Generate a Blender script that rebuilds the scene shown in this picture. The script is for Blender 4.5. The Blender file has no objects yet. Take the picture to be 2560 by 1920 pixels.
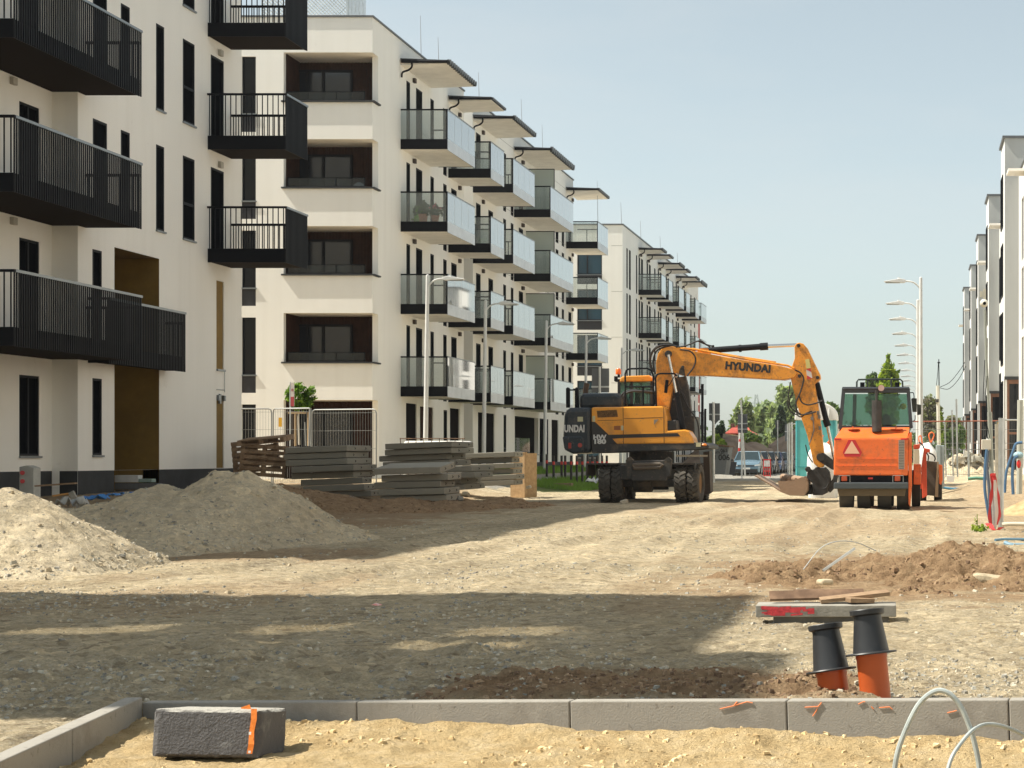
import bpy, math, random
import numpy as np
from mathutils import Vector, Matrix
R = math.radians
random.seed(7); np.random.seed(7)
SC = bpy.context.scene
COL = SC.collection

# ------------------------------------------------------------ camera
F = 4500.0; VX = 2280.0; VY = 1140.0; H = 1.25      # focal length, vanishing point (2560 px wide frame), eye height
cd = bpy.data.cameras.new('camera'); cam = bpy.data.objects.new('camera', cd); COL.objects.link(cam)
cam.location = (0, 0, H); cam.rotation_euler = (R(90), 0, 0)
cd.sensor_width = 36; cd.sensor_fit = 'HORIZONTAL'; cd.lens = F/2560*36
cd.shift_x = -(VX-1280)/2560; cd.shift_y = (VY-960)/2560
cd.clip_start = 0.1; cd.clip_end = 6000
SC.camera = cam
SC.render.resolution_x = 1024; SC.render.resolution_y = 768

# ------------------------------------------------------------ light
SUN_EL = 54.0
SUN_AZ = 9.0        # the sun stands to the left (-X), this many degrees towards the camera side
sd = bpy.data.lights.new('sun', 'SUN'); sun = bpy.data.objects.new('sun', sd); COL.objects.link(sun)
sd.energy = 5.0; sd.angle = R(0.5); sd.color = (1.0, 0.94, 0.82)
Ld = Vector((math.cos(R(SUN_AZ))*math.cos(R(SUN_EL)), math.sin(R(SUN_AZ))*math.cos(R(SUN_EL)), -math.sin(R(SUN_EL))))
sun.rotation_euler = Ld.to_track_quat('-Z', 'Y').to_euler()
sun.location = (-30, -10, 60)
w = bpy.data.worlds.new('World'); SC.world = w; w.use_nodes = True
nt = w.node_tree; bg = nt.nodes['Background']
sky = nt.nodes.new('ShaderNodeTexSky'); sky.sky_type = 'NISHITA'; sky.sun_disc = False
sky.sun_elevation = R(SUN_EL)
sky.sun_rotation = math.atan2(-Ld.x, -Ld.y)
sky.air_density = 1.0; sky.dust_density = 1.0; sky.ozone_density = 1.0; sky.altitude = 0
hs = nt.nodes.new('ShaderNodeHueSaturation'); hs.inputs['Saturation'].default_value = 0.42
tn = nt.nodes.new('ShaderNodeMix'); tn.data_type = 'RGBA'; tn.blend_type = 'MULTIPLY'; tn.inputs[0].default_value = 1.0; tn.inputs[7].default_value = (.915, .99, .955, 1)
nt.links.new(sky.outputs[0], hs.inputs['Color']); nt.links.new(hs.outputs[0], tn.inputs[6])
# thin high cloud, barely there, thicker low down
wc_ = nt.nodes.new('ShaderNodeTexCoord'); wm = nt.nodes.new('ShaderNodeMapping'); wm.inputs['Scale'].default_value = (1.2, 1.2, 5.5); nt.links.new(wc_.outputs['Generated'], wm.inputs[0])
wn = nt.nodes.new('ShaderNodeTexNoise'); wn.inputs['Scale'].default_value = 2.2; wn.inputs['Detail'].default_value = 7; wn.inputs['Roughness'].default_value = .6; nt.links.new(wm.outputs[0], wn.inputs['Vector'])
wr = nt.nodes.new('ShaderNodeMapRange'); wr.inputs[1].default_value = .42; wr.inputs[2].default_value = .75; wr.inputs[3].default_value = 0; wr.inputs[4].default_value = .40; nt.links.new(wn.outputs[0], wr.inputs[0])
wx = nt.nodes.new('ShaderNodeMix'); wx.data_type = 'RGBA'; wx.inputs[7].default_value = (4.9, 5.05, 5.0, 1); nt.links.new(wr.outputs[0], wx.inputs[0]); nt.links.new(tn.outputs[2], wx.inputs[6]); nt.links.new(wx.outputs[2], bg.inputs[0])
bg.inputs[1].default_value = 0.096
SC.view_settings.view_transform = 'Standard'; SC.view_settings.look = 'None'
SC.view_settings.exposure = 0.72; SC.view_settings.gamma = 1.0
SC.render.engine = 'CYCLES'
SC.cycles.max_bounces = 10; SC.cycles.diffuse_bounces = 6; SC.cycles.transparent_max_bounces = 24

# ------------------------------------------------------------ helpers
def X_(px, Y): return (px-VX)*Y/F
def Z_(py, Y): return H-(py-VY)*Y/F
def at(px, py, Y): return (X_(px, Y), Y, Z_(py, Y))
def Yp(px, X): return X*F/(px-VX)                    # depth at which the line X=const stands at column px

def tag(o, label=None, cat=None, group=None, kind=None):
    if label: o['label'] = label
    if cat: o['category'] = cat
    if group: o['group'] = group
    if kind: o['kind'] = kind
    return o
def thing(name, label, cat, loc=(0, 0, 0), group=None, kind=None, rz=0):
    o = bpy.data.objects.new(name, None); COL.objects.link(o)
    o.location = loc; o.empty_display_size = 0.2
    if rz: o.rotation_euler = (0, 0, rz)
    return tag(o, label, cat, group, kind)
def wloc(o):
    v = Vector((0, 0, 0))
    while o is not None: v += o.location; o = o.parent
    return v
def copy_tree(o, parent=None):
    c = o.copy(); COL.objects.link(c); c.parent = parent
    for ch in list(o.children): copy_tree(ch, c)
    return c

class MB:
    def __init__(s): s.v = []; s.f = []; s.m = []; s.mi = 0
    def add(s, vs, fs):
        b = len(s.v); s.v.extend([tuple(p) for p in vs])
        for f in fs: s.f.append([b+i for i in f]); s.m.append(s.mi)
        return s
    def quad(s, a, b, c, d): return s.add([a, b, c, d], [(0, 1, 2, 3)])
    def box(s, x0, x1, y0, y1, z0, z1):
        if x0 > x1: x0, x1 = x1, x0
        if y0 > y1: y0, y1 = y1, y0
        if z0 > z1: z0, z1 = z1, z0
        return s.add([(x0,y0,z0),(x1,y0,z0),(x1,y1,z0),(x0,y1,z0),(x0,y0,z1),(x1,y0,z1),(x1,y1,z1),(x0,y1,z1)],
                     [(0,3,2,1),(4,5,6,7),(0,1,5,4),(1,2,6,5),(2,3,7,6),(3,0,4,7)])
    def obox(s, c, size, M=None):
        hx, hy, hz = size[0]/2, size[1]/2, size[2]/2
        P = [Vector(p) for p in ((-hx,-hy,-hz),(hx,-hy,-hz),(hx,hy,-hz),(-hx,hy,-hz),(-hx,-hy,hz),(hx,-hy,hz),(hx,hy,hz),(-hx,hy,hz))]
        if M is not None: P = [M @ p for p in P]
        c = Vector(c)
        return s.add([c+p for p in P], [(0,3,2,1),(4,5,6,7),(0,1,5,4),(1,2,6,5),(2,3,7,6),(3,0,4,7)])
    def cyl(s, p0, p1, r0, r1=None, n=12, caps=True):
        if r1 is None: r1 = r0
        p0 = Vector(p0); p1 = Vector(p1); d = (p1-p0)
        if d.length < 1e-6: return s
        d.normalize(); a = d.orthogonal().normalized(); b = d.cross(a)
        vs = []; fs = []
        for p, r in ((p0, r0), (p1, r1)):
            for i in range(n):
                t = 2*math.pi*i/n; vs.append(p+a*(r*math.cos(t))+b*(r*math.sin(t)))
        for i in range(n): j = (i+1) % n; fs.append((i, j, n+j, n+i))
        if caps: fs.append(tuple(range(n-1, -1, -1))); fs.append(tuple(range(n, 2*n)))
        return s.add(vs, fs)
    def tube(s, pts, r, n=8, caps=True, r1=None):
        pts = [Vector(p) for p in pts]; k = len(pts)
        if k < 2: return s
        vs = []; fs = []; a = None
        for i, p in enumerate(pts):
            d = (pts[min(i+1, k-1)]-pts[max(i-1, 0)]).normalized()
            if a is None: a = d.orthogonal().normalized()
            else:
                a = (a-d*a.dot(d))
                a = a.normalized() if a.length > 1e-5 else d.orthogonal().normalized()
            b = d.cross(a); rr = r if r1 is None else r+(r1-r)*i/(k-1)
            for j in range(n):
                t = 2*math.pi*j/n; vs.append(p+a*(rr*math.cos(t))+b*(rr*math.sin(t)))
        for i in range(k-1):
            for j in range(n):
                q = (j+1) % n; fs.append((i*n+j, i*n+q, (i+1)*n+q, (i+1)*n+j))
        if caps: fs.append(tuple(range(n-1, -1, -1))); fs.append(tuple(range((k-1)*n, k*n)))
        return s.add(vs, fs)
    def lathe(s, prof, c=(0, 0, 0), axis=(0, 0, 1), n=24):
        d = Vector(axis).normalized(); a = d.orthogonal().normalized(); b = d.cross(a); c = Vector(c)
        vs = []; fs = []
        for r, h in prof:
            for i in range(n):
                t = 2*math.pi*i/n; vs.append(c+d*h+a*(r*math.cos(t))+b*(r*math.sin(t)))
        for k in range(len(prof)-1):
            for i in range(n): j = (i+1) % n; fs.append((k*n+i, k*n+j, (k+1)*n+j, (k+1)*n+i))
        return s.add(vs, fs)
    def prism(s, poly, y0, y1):                       # poly of (x, z), extruded along Y
        n = len(poly); vs = [(x, y0, z) for x, z in poly]+[(x, y1, z) for x, z in poly]
        fs = [tuple(range(n)), tuple(range(2*n-1, n-1, -1))]
        for i in range(n): j = (i+1) % n; fs.append((j, i, n+i, n+j))
        return s.add(vs, fs)
    def prismx(s, poly, x0, x1):                      # poly of (y, z), extruded along X
        n = len(poly); vs = [(x0, y, z) for y, z in poly]+[(x1, y, z) for y, z in poly]
        fs = [tuple(range(n)), tuple(range(2*n-1, n-1, -1))]
        for i in range(n): j = (i+1) % n; fs.append((j, i, n+i, n+j))
        return s.add(vs, fs)
    def sphere(s, c, r, n=12, m=8, sq=(1, 1, 1)):
        vs = []; fs = []
        for i in range(m+1):
            ph = math.pi*i/m
            for j in range(n):
                t = 2*math.pi*j/n
                vs.append((c[0]+r*sq[0]*math.sin(ph)*math.cos(t), c[1]+r*sq[1]*math.sin(ph)*math.sin(t), c[2]+r*sq[2]*math.cos(ph)))
        for i in range(m):
            for j in range(n): q = (j+1) % n; fs.append((i*n+j, (i+1)*n+j, (i+1)*n+q, i*n+q))
        return s.add(vs, fs)
    def build(s, name, mats, parent=None, smooth=False, bevel=0, local=False, recalc=True):
        me = bpy.data.meshes.new(name)
        off = Vector((0, 0, 0)) if (local or parent is None) else wloc(parent)
        me.from_pydata([(p[0]-off.x, p[1]-off.y, p[2]-off.z) for p in s.v], [], s.f)
        if not isinstance(mats, (list, tuple)): mats = [mats]
        for m in mats: me.materials.append(m)
        if len(mats) > 1: me.polygons.foreach_set('material_index', s.m)
        if recalc:
            import bmesh
            bm = bmesh.new(); bm.from_mesh(me); bmesh.ops.recalc_face_normals(bm, faces=bm.faces); bm.to_mesh(me); bm.free()
        if smooth:
            me.polygons.foreach_set('use_smooth', [True]*len(me.polygons))
            try: me.set_sharp_from_angle(angle=R(40))
            except Exception: pass
        me.update()
        o = bpy.data.objects.new(name, me); COL.objects.link(o)
        if parent is not None: o.parent = parent
        if bevel:
            md = o.modifiers.new('bevel', 'BEVEL'); md.width = bevel; md.segments = 2; md.limit_method = 'ANGLE'; md.angle_limit = R(40)
        return o

def facade(mb, ax, c, u0, u1, z0, z1, holes, depth, sg):
    """wall sheet in the plane X=c (ax 'x', u=Y) or Y=c (ax 'y', u=X), outward side sg, with openings and their reveals"""
    def P(u, z, d=0): return (c-sg*d, u, z) if ax == 'x' else (u, c-sg*d, z)
    hs = []
    for h in holes:
        a, b, e, g = max(h[0], u0), min(h[1], u1), max(h[2], z0), min(h[3], z1)
        if b > a and g > e: hs.append((a, b, e, g)+tuple(h[4:]))
    us = sorted(set([u0, u1]+[h[0] for h in hs]+[h[1] for h in hs]))
    zs = sorted(set([z0, z1]+[h[2] for h in hs]+[h[3] for h in hs]))
    for i in range(len(us)-1):
        cu = (us[i]+us[i+1])/2; run = None
        for j in range(len(zs)-1):
            cz = (zs[j]+zs[j+1])/2
            solid = not any(h[0] < cu < h[1] and h[2] < cz < h[3] for h in hs)
            if solid and run is None: run = zs[j]
            if (not solid) and run is not None:
                mb.quad(P(us[i], run), P(us[i+1], run), P(us[i+1], zs[j]), P(us[i], zs[j])); run = None
        if run is not None: mb.quad(P(us[i], run), P(us[i+1], run), P(us[i+1], z1), P(us[i], z1))
    for a, b, e, g, *fl in hs:
        if 'a' not in fl: mb.quad(P(a, e), P(a, g), P(a, g, depth), P(a, e, depth))
        if 'b' not in fl: mb.quad(P(b, e), P(b, g), P(b, g, depth), P(b, e, depth))
        mb.quad(P(a, g), P(b, g), P(b, g, depth), P(a, g, depth)); mb.quad(P(a, e), P(b, e), P(b, e, depth), P(a, e, depth))

# ------------------------------------------------------------ materials
MATS = {}
def mat(name, col, rough=0.7, metal=0.0, var=0.0, vs=4.0, bump=0.0, bs=40.0, spec=0.5, col2=None, detail=4, stretch=None, coat=0, emit=0):
    if name in MATS: return MATS[name]
    m = bpy.data.materials.new(name); m.use_nodes = True; MATS[name] = m
    t = m.node_tree; p = t.nodes['Principled BSDF']
    p.inputs['Base Color'].default_value = (*col, 1); p.inputs['Roughness'].default_value = rough
    p.inputs['Metallic'].default_value = metal; p.inputs['Specular IOR Level'].default_value = spec
    if coat: p.inputs['Coat Weight'].default_value = coat
    if emit: p.inputs['Emission Color'].default_value = (*col, 1); p.inputs['Emission Strength'].default_value = emit
    tc = t.nodes.new('ShaderNodeTexCoord'); mp = t.nodes.new('ShaderNodeMapping'); t.links.new(tc.outputs['Object'], mp.inputs[0])
    if stretch: mp.inputs['Scale'].default_value = stretch
    if var or col2:
        n = t.nodes.new('ShaderNodeTexNoise'); n.inputs['Scale'].default_value = vs; n.inputs['Detail'].default_value = detail
        n.inputs['Roughness'].default_value = 0.65
        t.links.new(mp.outputs[0], n.inputs['Vector'])
        cr = t.nodes.new('ShaderNodeValToRGB')
        if col2: a, b = col, col2
        else: a = tuple(max(0, c*(1-var)) for c in col); b = tuple(min(1, c*(1+var)) for c in col)
        cr.color_ramp.elements[0].position = 0.36; cr.color_ramp.elements[1].position = 0.64
        cr.color_ramp.elements[0].color = (*a, 1); cr.color_ramp.elements[1].color = (*b, 1)
        t.links.new(n.outputs[0], cr.inputs[0]); t.links.new(cr.outputs[0], p.inputs['Base Color'])
    if bump:
        n2 = t.nodes.new('ShaderNodeTexNoise'); n2.inputs['Scale'].default_value = bs; n2.inputs['Detail'].default_value = 5
        t.links.new(mp.outputs[0], n2.inputs['Vector'])
        bp = t.nodes.new('ShaderNodeBump'); bp.inputs['Strength'].default_value = 1.0; bp.inputs['Distance'].default_value = bump
        t.links.new(n2.outputs[0], bp.inputs['Height']); t.links.new(bp.outputs[0], p.inputs['Normal'])
    return m

def dirty(name, col, dirt, amount=0.45, scale=3.0, rough=0.45, metal=0.0, bump=0.004, bs=18.0, coat=0.0, thr=0.0):
    """painted surface with uneven fading plus spots and scrapes of dirt"""
    if name in MATS: return MATS[name]
    m = mat(name, col, rough=rough, metal=metal, bump=bump, bs=bs, coat=coat)
    t = m.node_tree; p = t.nodes['Principled BSDF']
    tc = [n for n in t.nodes if n.type == 'TEX_COORD'][0]
    def noise(sc, det, ro=0.6):
        n = t.nodes.new('ShaderNodeTexNoise'); n.inputs['Scale'].default_value = sc; n.inputs['Detail'].default_value = det
        n.inputs['Roughness'].default_value = ro; t.links.new(tc.outputs['Object'], n.inputs['Vector']); return n
    n1 = noise(scale, 8, 0.75); n2 = noise(scale*9, 4, 0.6); n3 = noise(scale*0.5, 2)
    r1 = t.nodes.new('ShaderNodeValToRGB'); r1.color_ramp.elements[0].position = 0.56-thr; r1.color_ramp.elements[1].position = 0.72-thr
    r1.color_ramp.elements[0].color = (0, 0, 0, 1); r1.color_ramp.elements[1].color = (amount, amount, amount, 1)
    t.links.new(n1.outputs[0], r1.inputs[0])
    r2 = t.nodes.new('ShaderNodeValToRGB'); r2.color_ramp.elements[0].position = 0.68-thr; r2.color_ramp.elements[1].position = 0.74-thr
    r2.color_ramp.elements[0].color = (0, 0, 0, 1); r2.color_ramp.elements[1].color = (.7, .7, .7, 1)
    t.links.new(n2.outputs[0], r2.inputs[0])
    mx = t.nodes.new('ShaderNodeMath'); mx.operation = 'MAXIMUM'; t.links.new(r1.outputs[0], mx.inputs[0]); t.links.new(r2.outputs[0], mx.inputs[1])
    base = t.nodes.new('ShaderNodeMix'); base.data_type = 'RGBA'
    base.inputs[6].default_value = tuple(c*0.86 for c in col)+(1,); base.inputs[7].default_value = tuple(min(1, c*1.1+.01) for c in col)+(1,)
    t.links.new(n3.outputs[0], base.inputs[0])
    if 'plaster' in name:       # faint rain streaks running down the render
        mp2 = t.nodes.new('ShaderNodeMapping'); mp2.inputs['Scale'].default_value = (2.6, 2.6, .16); t.links.new(tc.outputs['Object'], mp2.inputs[0])
        n5 = t.nodes.new('ShaderNodeTexNoise'); n5.inputs['Scale'].default_value = 1.0; n5.inputs['Detail'].default_value = 6; t.links.new(mp2.outputs[0], n5.inputs['Vector'])
        r5 = t.nodes.new('ShaderNodeMapRange'); r5.inputs[1].default_value = .45; r5.inputs[2].default_value = .8; r5.inputs[3].default_value = 0; r5.inputs[4].default_value = .5; t.links.new(n5.outputs[0], r5.inputs[0])
        mx5 = t.nodes.new('ShaderNodeMath'); mx5.operation = 'MAXIMUM'; t.links.new(mx.outputs[0], mx5.inputs[0]); t.links.new(r5.outputs[0], mx5.inputs[1]); mx = mx5
    mm = t.nodes.new('ShaderNodeMix'); mm.data_type = 'RGBA'; mm.inputs[7].default_value = (*dirt, 1)
    t.links.new(mx.outputs[0], mm.inputs[0]); t.links.new(base.outputs[2], mm.inputs[6]); t.links.new(mm.outputs[2], p.inputs['Base Color'])
    rr = t.nodes.new('ShaderNodeMapRange'); rr.inputs[3].default_value = rough; rr.inputs[4].default_value = 0.9
    t.links.new(mx.outputs[0], rr.inputs[0]); t.links.new(rr.outputs[0], p.inputs['Roughness'])
    return m

def glass(name, tint, frost=0.0, fcol=(.8, .85, .85), ior=1.5, boost=1.0):
    m = bpy.data.materials.new(name); m.use_nodes = True; t = m.node_tree
    for n in list(t.nodes):
        if n.type == 'BSDF_PRINCIPLED': t.nodes.remove(n)
    out = t.nodes['Material Output']
    tr = t.nodes.new('ShaderNodeBsdfTransparent'); tr.inputs[0].default_value = (*tint, 1)
    gl = t.nodes.new('ShaderNodeBsdfGlossy'); gl.inputs['Roughness'].default_value = 0.03
    fr = t.nodes.new('ShaderNodeFresnel'); fr.inputs[0].default_value = ior
    ml = t.nodes.new('ShaderNodeMath'); ml.operation = 'MULTIPLY'; ml.inputs[1].default_value = boost; ml.use_clamp = True
    t.links.new(fr.outputs[0], ml.inputs[0])
    last = tr
    if frost:
        di = t.nodes.new('ShaderNodeBsdfDiffuse'); di.inputs[0].default_value = (*fcol, 1)
        tl = t.nodes.new('ShaderNodeBsdfTranslucent'); tl.inputs[0].default_value = (*fcol, 1)
        m1 = t.nodes.new('ShaderNodeMixShader'); m1.inputs[0].default_value = 0.5
        t.links.new(di.outputs[0], m1.inputs[1]); t.links.new(tl.outputs[0], m1.inputs[2])
        m2 = t.nodes.new('ShaderNodeMixShader'); m2.inputs[0].default_value = frost
        t.links.new(tr.outputs[0], m2.inputs[1]); t.links.new(m1.outputs[0], m2.inputs[2]); last = m2
    mx = t.nodes.new('ShaderNodeMixShader')
    t.links.new(ml.outputs[0], mx.inputs[0]); t.links.new(last.outputs[0], mx.inputs[1]); t.links.new(gl.outputs[0], mx.inputs[2])
    t.links.new(mx.outputs[0], out.inputs[0])
    MATS[name] = m
    return m

PLA = dirty('cream_plaster', (.85, .83, .775), (.76, .735, .675), amount=.35, scale=.35, rough=.92, bump=.006, bs=60)
PLW = dirty('white_plaster', (.70, .69, .66), (.6, .59, .56), amount=.35, scale=.3, rough=.92, bump=.006, bs=60)
ANT = mat('anthracite_render', (.028, .03, .033), rough=.8, var=.2, vs=3, bump=.004, bs=60)
BLK = mat('black_powder_coat', (.005, .006, .009), rough=.55, spec=.12)
BLKS = mat('black_slat_metal', (.007, .008, .011), rough=.5, spec=.2)
GRYR = mat('grey_rail_top', (.22, .24, .25), rough=.35, metal=.6)
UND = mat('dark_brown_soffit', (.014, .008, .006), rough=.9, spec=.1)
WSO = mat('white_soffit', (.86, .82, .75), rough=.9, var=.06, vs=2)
FRM = mat('dark_window_frame', (.014, .016, .02), rough=.6, spec=.15)
PANE = mat('dark_window_glass', (.008, .010, .013), rough=.06, spec=.3)
GLL = glass('dim_loggia_glass', (.55, .6, .62), frost=.03, fcol=(.3, .34, .36))
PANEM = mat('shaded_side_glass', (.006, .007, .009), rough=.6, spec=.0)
OCH = mat('ochre_brown_render', (.20, .12, .022), rough=.85, var=.12, vs=1.5)
SLAT = mat('brown_timber_cladding', (.045, .020, .013), rough=.7, spec=.2, var=.25, vs=3)
GLC = glass('clear_balcony_glass', (.90, .93, .92), frost=.16, fcol=(.75, .8, .78))
GLF = glass('reflection_pale_glass', (.6, .66, .66), frost=.62, fcol=(.95, .98, .98), boost=2.6)  # pale frost puts the bright reflection on the side glass into its colour
GLD = glass('frosted_divider_glass', (.5, .55, .52), frost=.7, fcol=(.80, .86, .81))
FASL = mat('pale_fascia_panel', (.55, .57, .59), rough=.35, metal=.25, var=.08, vs=2)
CON = mat('concrete', (.27, .255, .22), rough=.9, var=.18, vs=5, bump=.004, bs=45)
CONK = dirty('kerb_concrete', (.30, .28, .245), (.17, .15, .125), amount=.6, scale=2.2, rough=.92, bump=.0022, bs=110, thr=.05)
STEEL = mat('galvanised_steel', (.48, .50, .50), rough=.4, metal=.75, var=.12, vs=5)
WPOL = mat('lamp_grey_paint', (.62, .63, .62), rough=.4, var=.05, vs=3)
WOOD = mat('weathered_timber', (.20, .125, .07), rough=.85, col2=(.33, .22, .13), vs=7, bump=.003, bs=60, stretch=(1, 1, 6))
PALW = mat('pallet_timber', (.20, .125, .07), rough=.9, col2=(.34, .23, .14), vs=6, bump=.003, bs=60)
RUST = mat('rusty_steel', (.10, .055, .03), rough=.85, col2=(.20, .12, .07), vs=6)
RUB = mat('black_rubber', (.035, .032, .028), rough=.9, col2=(.10, .09, .075), vs=5, bump=.004, bs=30)
# ============================================================ terrain
def _h(ix, iy, s):
    n = (ix.astype(np.int64)*374761393+iy.astype(np.int64)*668265263+s*974634777) & 0xffffffff
    n = ((n ^ (n >> 13))*1274126177) & 0xffffffff
    n = n ^ (n >> 16)
    return (n & 0xffff)/65535.0
def vn(x, y, s=0):
    xi = np.floor(x); yi = np.floor(y); fx = x-xi; fy = y-yi
    fx = fx*fx*(3-2*fx); fy = fy*fy*(3-2*fy)
    a = _h(xi, yi, s); b = _h(xi+1, yi, s); c = _h(xi, yi+1, s); d = _h(xi+1, yi+1, s)
    return (a*(1-fx)+b*fx)*(1-fy)+(c*(1-fx)+d*fx)*fy
def fbm(x, y, o=4, s=0):
    r = 0; a = 0.5; t = 0
    for i in range(o): r = r+a*vn(x*2**i+i*13.7, y*2**i+i*7.3, s+i); t += a; a *= 0.55
    return r/t
def sst(x): x = np.clip(x, 0, 1); return x*x*(3-2*x)
def boxm(x, y, x0, x1, y0, y1, e=0.3, n=0.0, s=3):
    d = (fbm(x*1.7, y*1.7, 3, s)-.5)*n*2 if n else 0
    return sst((x-x0)/e+.5+d)*sst((x1-x)/e+.5+d)*sst((y-y0)/e+.5+d)*sst((y1-y)/e+.5+d)

KA = np.array([-3.70, 8.66]); KB = np.array([1.60, 7.78])          # the long kerb line
def kerb_y(x): return KA[1]+(x-KA[0])*(KB[1]-KA[1])/(KB[0]-KA[0])
def inner_sand(x, y):
    left = -3.70+(8.66-y)*.128
    return (y < kerb_y(x)+.04) & (x > left-.04)
def G(x, y, fine=True):
    x = np.asarray(x, float); y = np.asarray(y, float)
    z = 0*x
    z = z+.42*sst((-12.5-x)/3.5)*sst((y-30)/12)+.20*sst((-11.5-x)/3)*sst((y-58)/10)
    z = z+.45*sst((x-.2)/2.5)*sst((y-46)/12)
    sand = inner_sand(x, y)
    big = (fbm(x*.35, y*.35, 3, 11)-.5)*.10
    z = z+big*np.clip((y-9)/8, 0, 1)*np.clip(1.6-np.abs(y-30)/60, 0, 1)
    # long wheel ruts running up the street
    xr = x+.12*y*0
    z = z+.018*np.sin((xr*3.1)+.6*np.sin(y*.09))*sst((y-14)/6)*np.exp(-((x+3.5)/3.2)**2)
    if fine:
        n = (fbm(x*2.2, y*2.2, 4, 5)-.5)*.05+(fbm(x*14, y*14, 3, 9)-.5)*(.022+.016*np.clip((15-y)/4, 0, 1))
        z = np.where(sand, z, z+n)
    # pairs of tyre ruts crossing the gravel
    if fine:
        for (a0, a1, a2, w0, w1) in ((-5.2, .055, 0, 15, 50), (-2.2, -.02, .4, 16, 48), (-1.0, .0, -.5, 22, 44), (-7.5, .16, .3, 17, 34)):
            for s_ in (-.9, .9):
                xc = a0+a1*(y-15)+a2*np.sin(y*.14)+s_; dd = (x-xc)/.17
                z = z-(.035*np.exp(-dd**2)-.022*np.exp(-((np.abs(dd)-1.7)/.6)**2))*sst((y-w0)/3)*sst((w1-y)/5)*(.5+.9*vn(y*1.2, x*0, 77))
    # rough ground right behind the long kerb: soil bank, hollows, low gravel ridge on the left
    bk = boxm(x, y, -2.55, -.15, 8.75, 10.25, .55, .8, 21)
    z = z+bk*(.035+(fbm(x*5, y*5, 4, 31)-.35)*.13)
    rl = boxm(x, y, -5.3, -3.2, 8.9, 11.6, .9, .6, 22)
    z = z+rl*(.05+(fbm(x*4, y*4, 4, 33)-.4)*.12)
    rc = boxm(x, y, -3.3, -2.2, 9.6, 12.0, .7, .8, 23)
    z = z+rc*(fbm(x*4, y*4, 4, 35)-.4)*.12
    # outside of the short kerb on the left the fill reaches almost its top
    z = z+np.where((x < -3.45) & (y < 9.0), .055*sst((9.1-y)/.6), 0)
    s2 = -.035+(fbm(x*1.6, y*1.6, 3, 41)-.5)*.045
    if fine: s2 = s2+(fbm(x*7, y*7, 4, 43)-.5)*.050+(fbm(x*30, y*30, 2, 44)-.5)*.010
    # a little bank of sand thrown up against the kerb
    s2 = s2+.032*np.exp(-((kerb_y(x)-.08-y)/.16)**2)*(.4+1.3*fbm(x*2.3, y*0, 2, 47))
    return np.where(sand, s2, z)
def g1(x, y): return float(G(np.array([x]), np.array([y]))[0])
def gs(x, y): return float(G(np.array([x]), np.array([y]), False)[0])

def grid_obj(name, Xg, Yg, Zg, m, attrs=None, parent=None, off=(0, 0, 0)):
    r, c = Xg.shape
    co = np.stack([Xg-off[0], Yg-off[1], Zg-off[2]], -1).reshape(-1, 3)
    i = np.arange(r*c).reshape(r, c)
    q = np.stack([i[:-1, :-1], i[:-1, 1:], i[1:, 1:], i[1:, :-1]], -1).reshape(-1, 4)
    me = bpy.data.meshes.new(name)
    me.vertices.add(len(co)); me.vertices.foreach_set('co', co.ravel().astype(np.float32))
    me.loops.add(q.size); me.loops.foreach_set('vertex_index', q.ravel().astype(np.int32))
    me.polygons.add(len(q)); me.polygons.foreach_set('loop_start', np.arange(0, q.size, 4, dtype=np.int32))
    me.update(calc_edges=True)
    me.polygons.foreach_set('use_smooth', np.ones(len(q), bool))
    if attrs is not None:
        a = me.color_attributes.new('zone', 'FLOAT_COLOR', 'POINT'); a.data.foreach_set('color', attrs.reshape(-1, 4).ravel().astype(np.float32))
    me.materials.append(m)
    o = bpy.data.objects.new(name, me); COL.objects.link(o)
    if parent is not None: o.parent = parent
    return o

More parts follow.
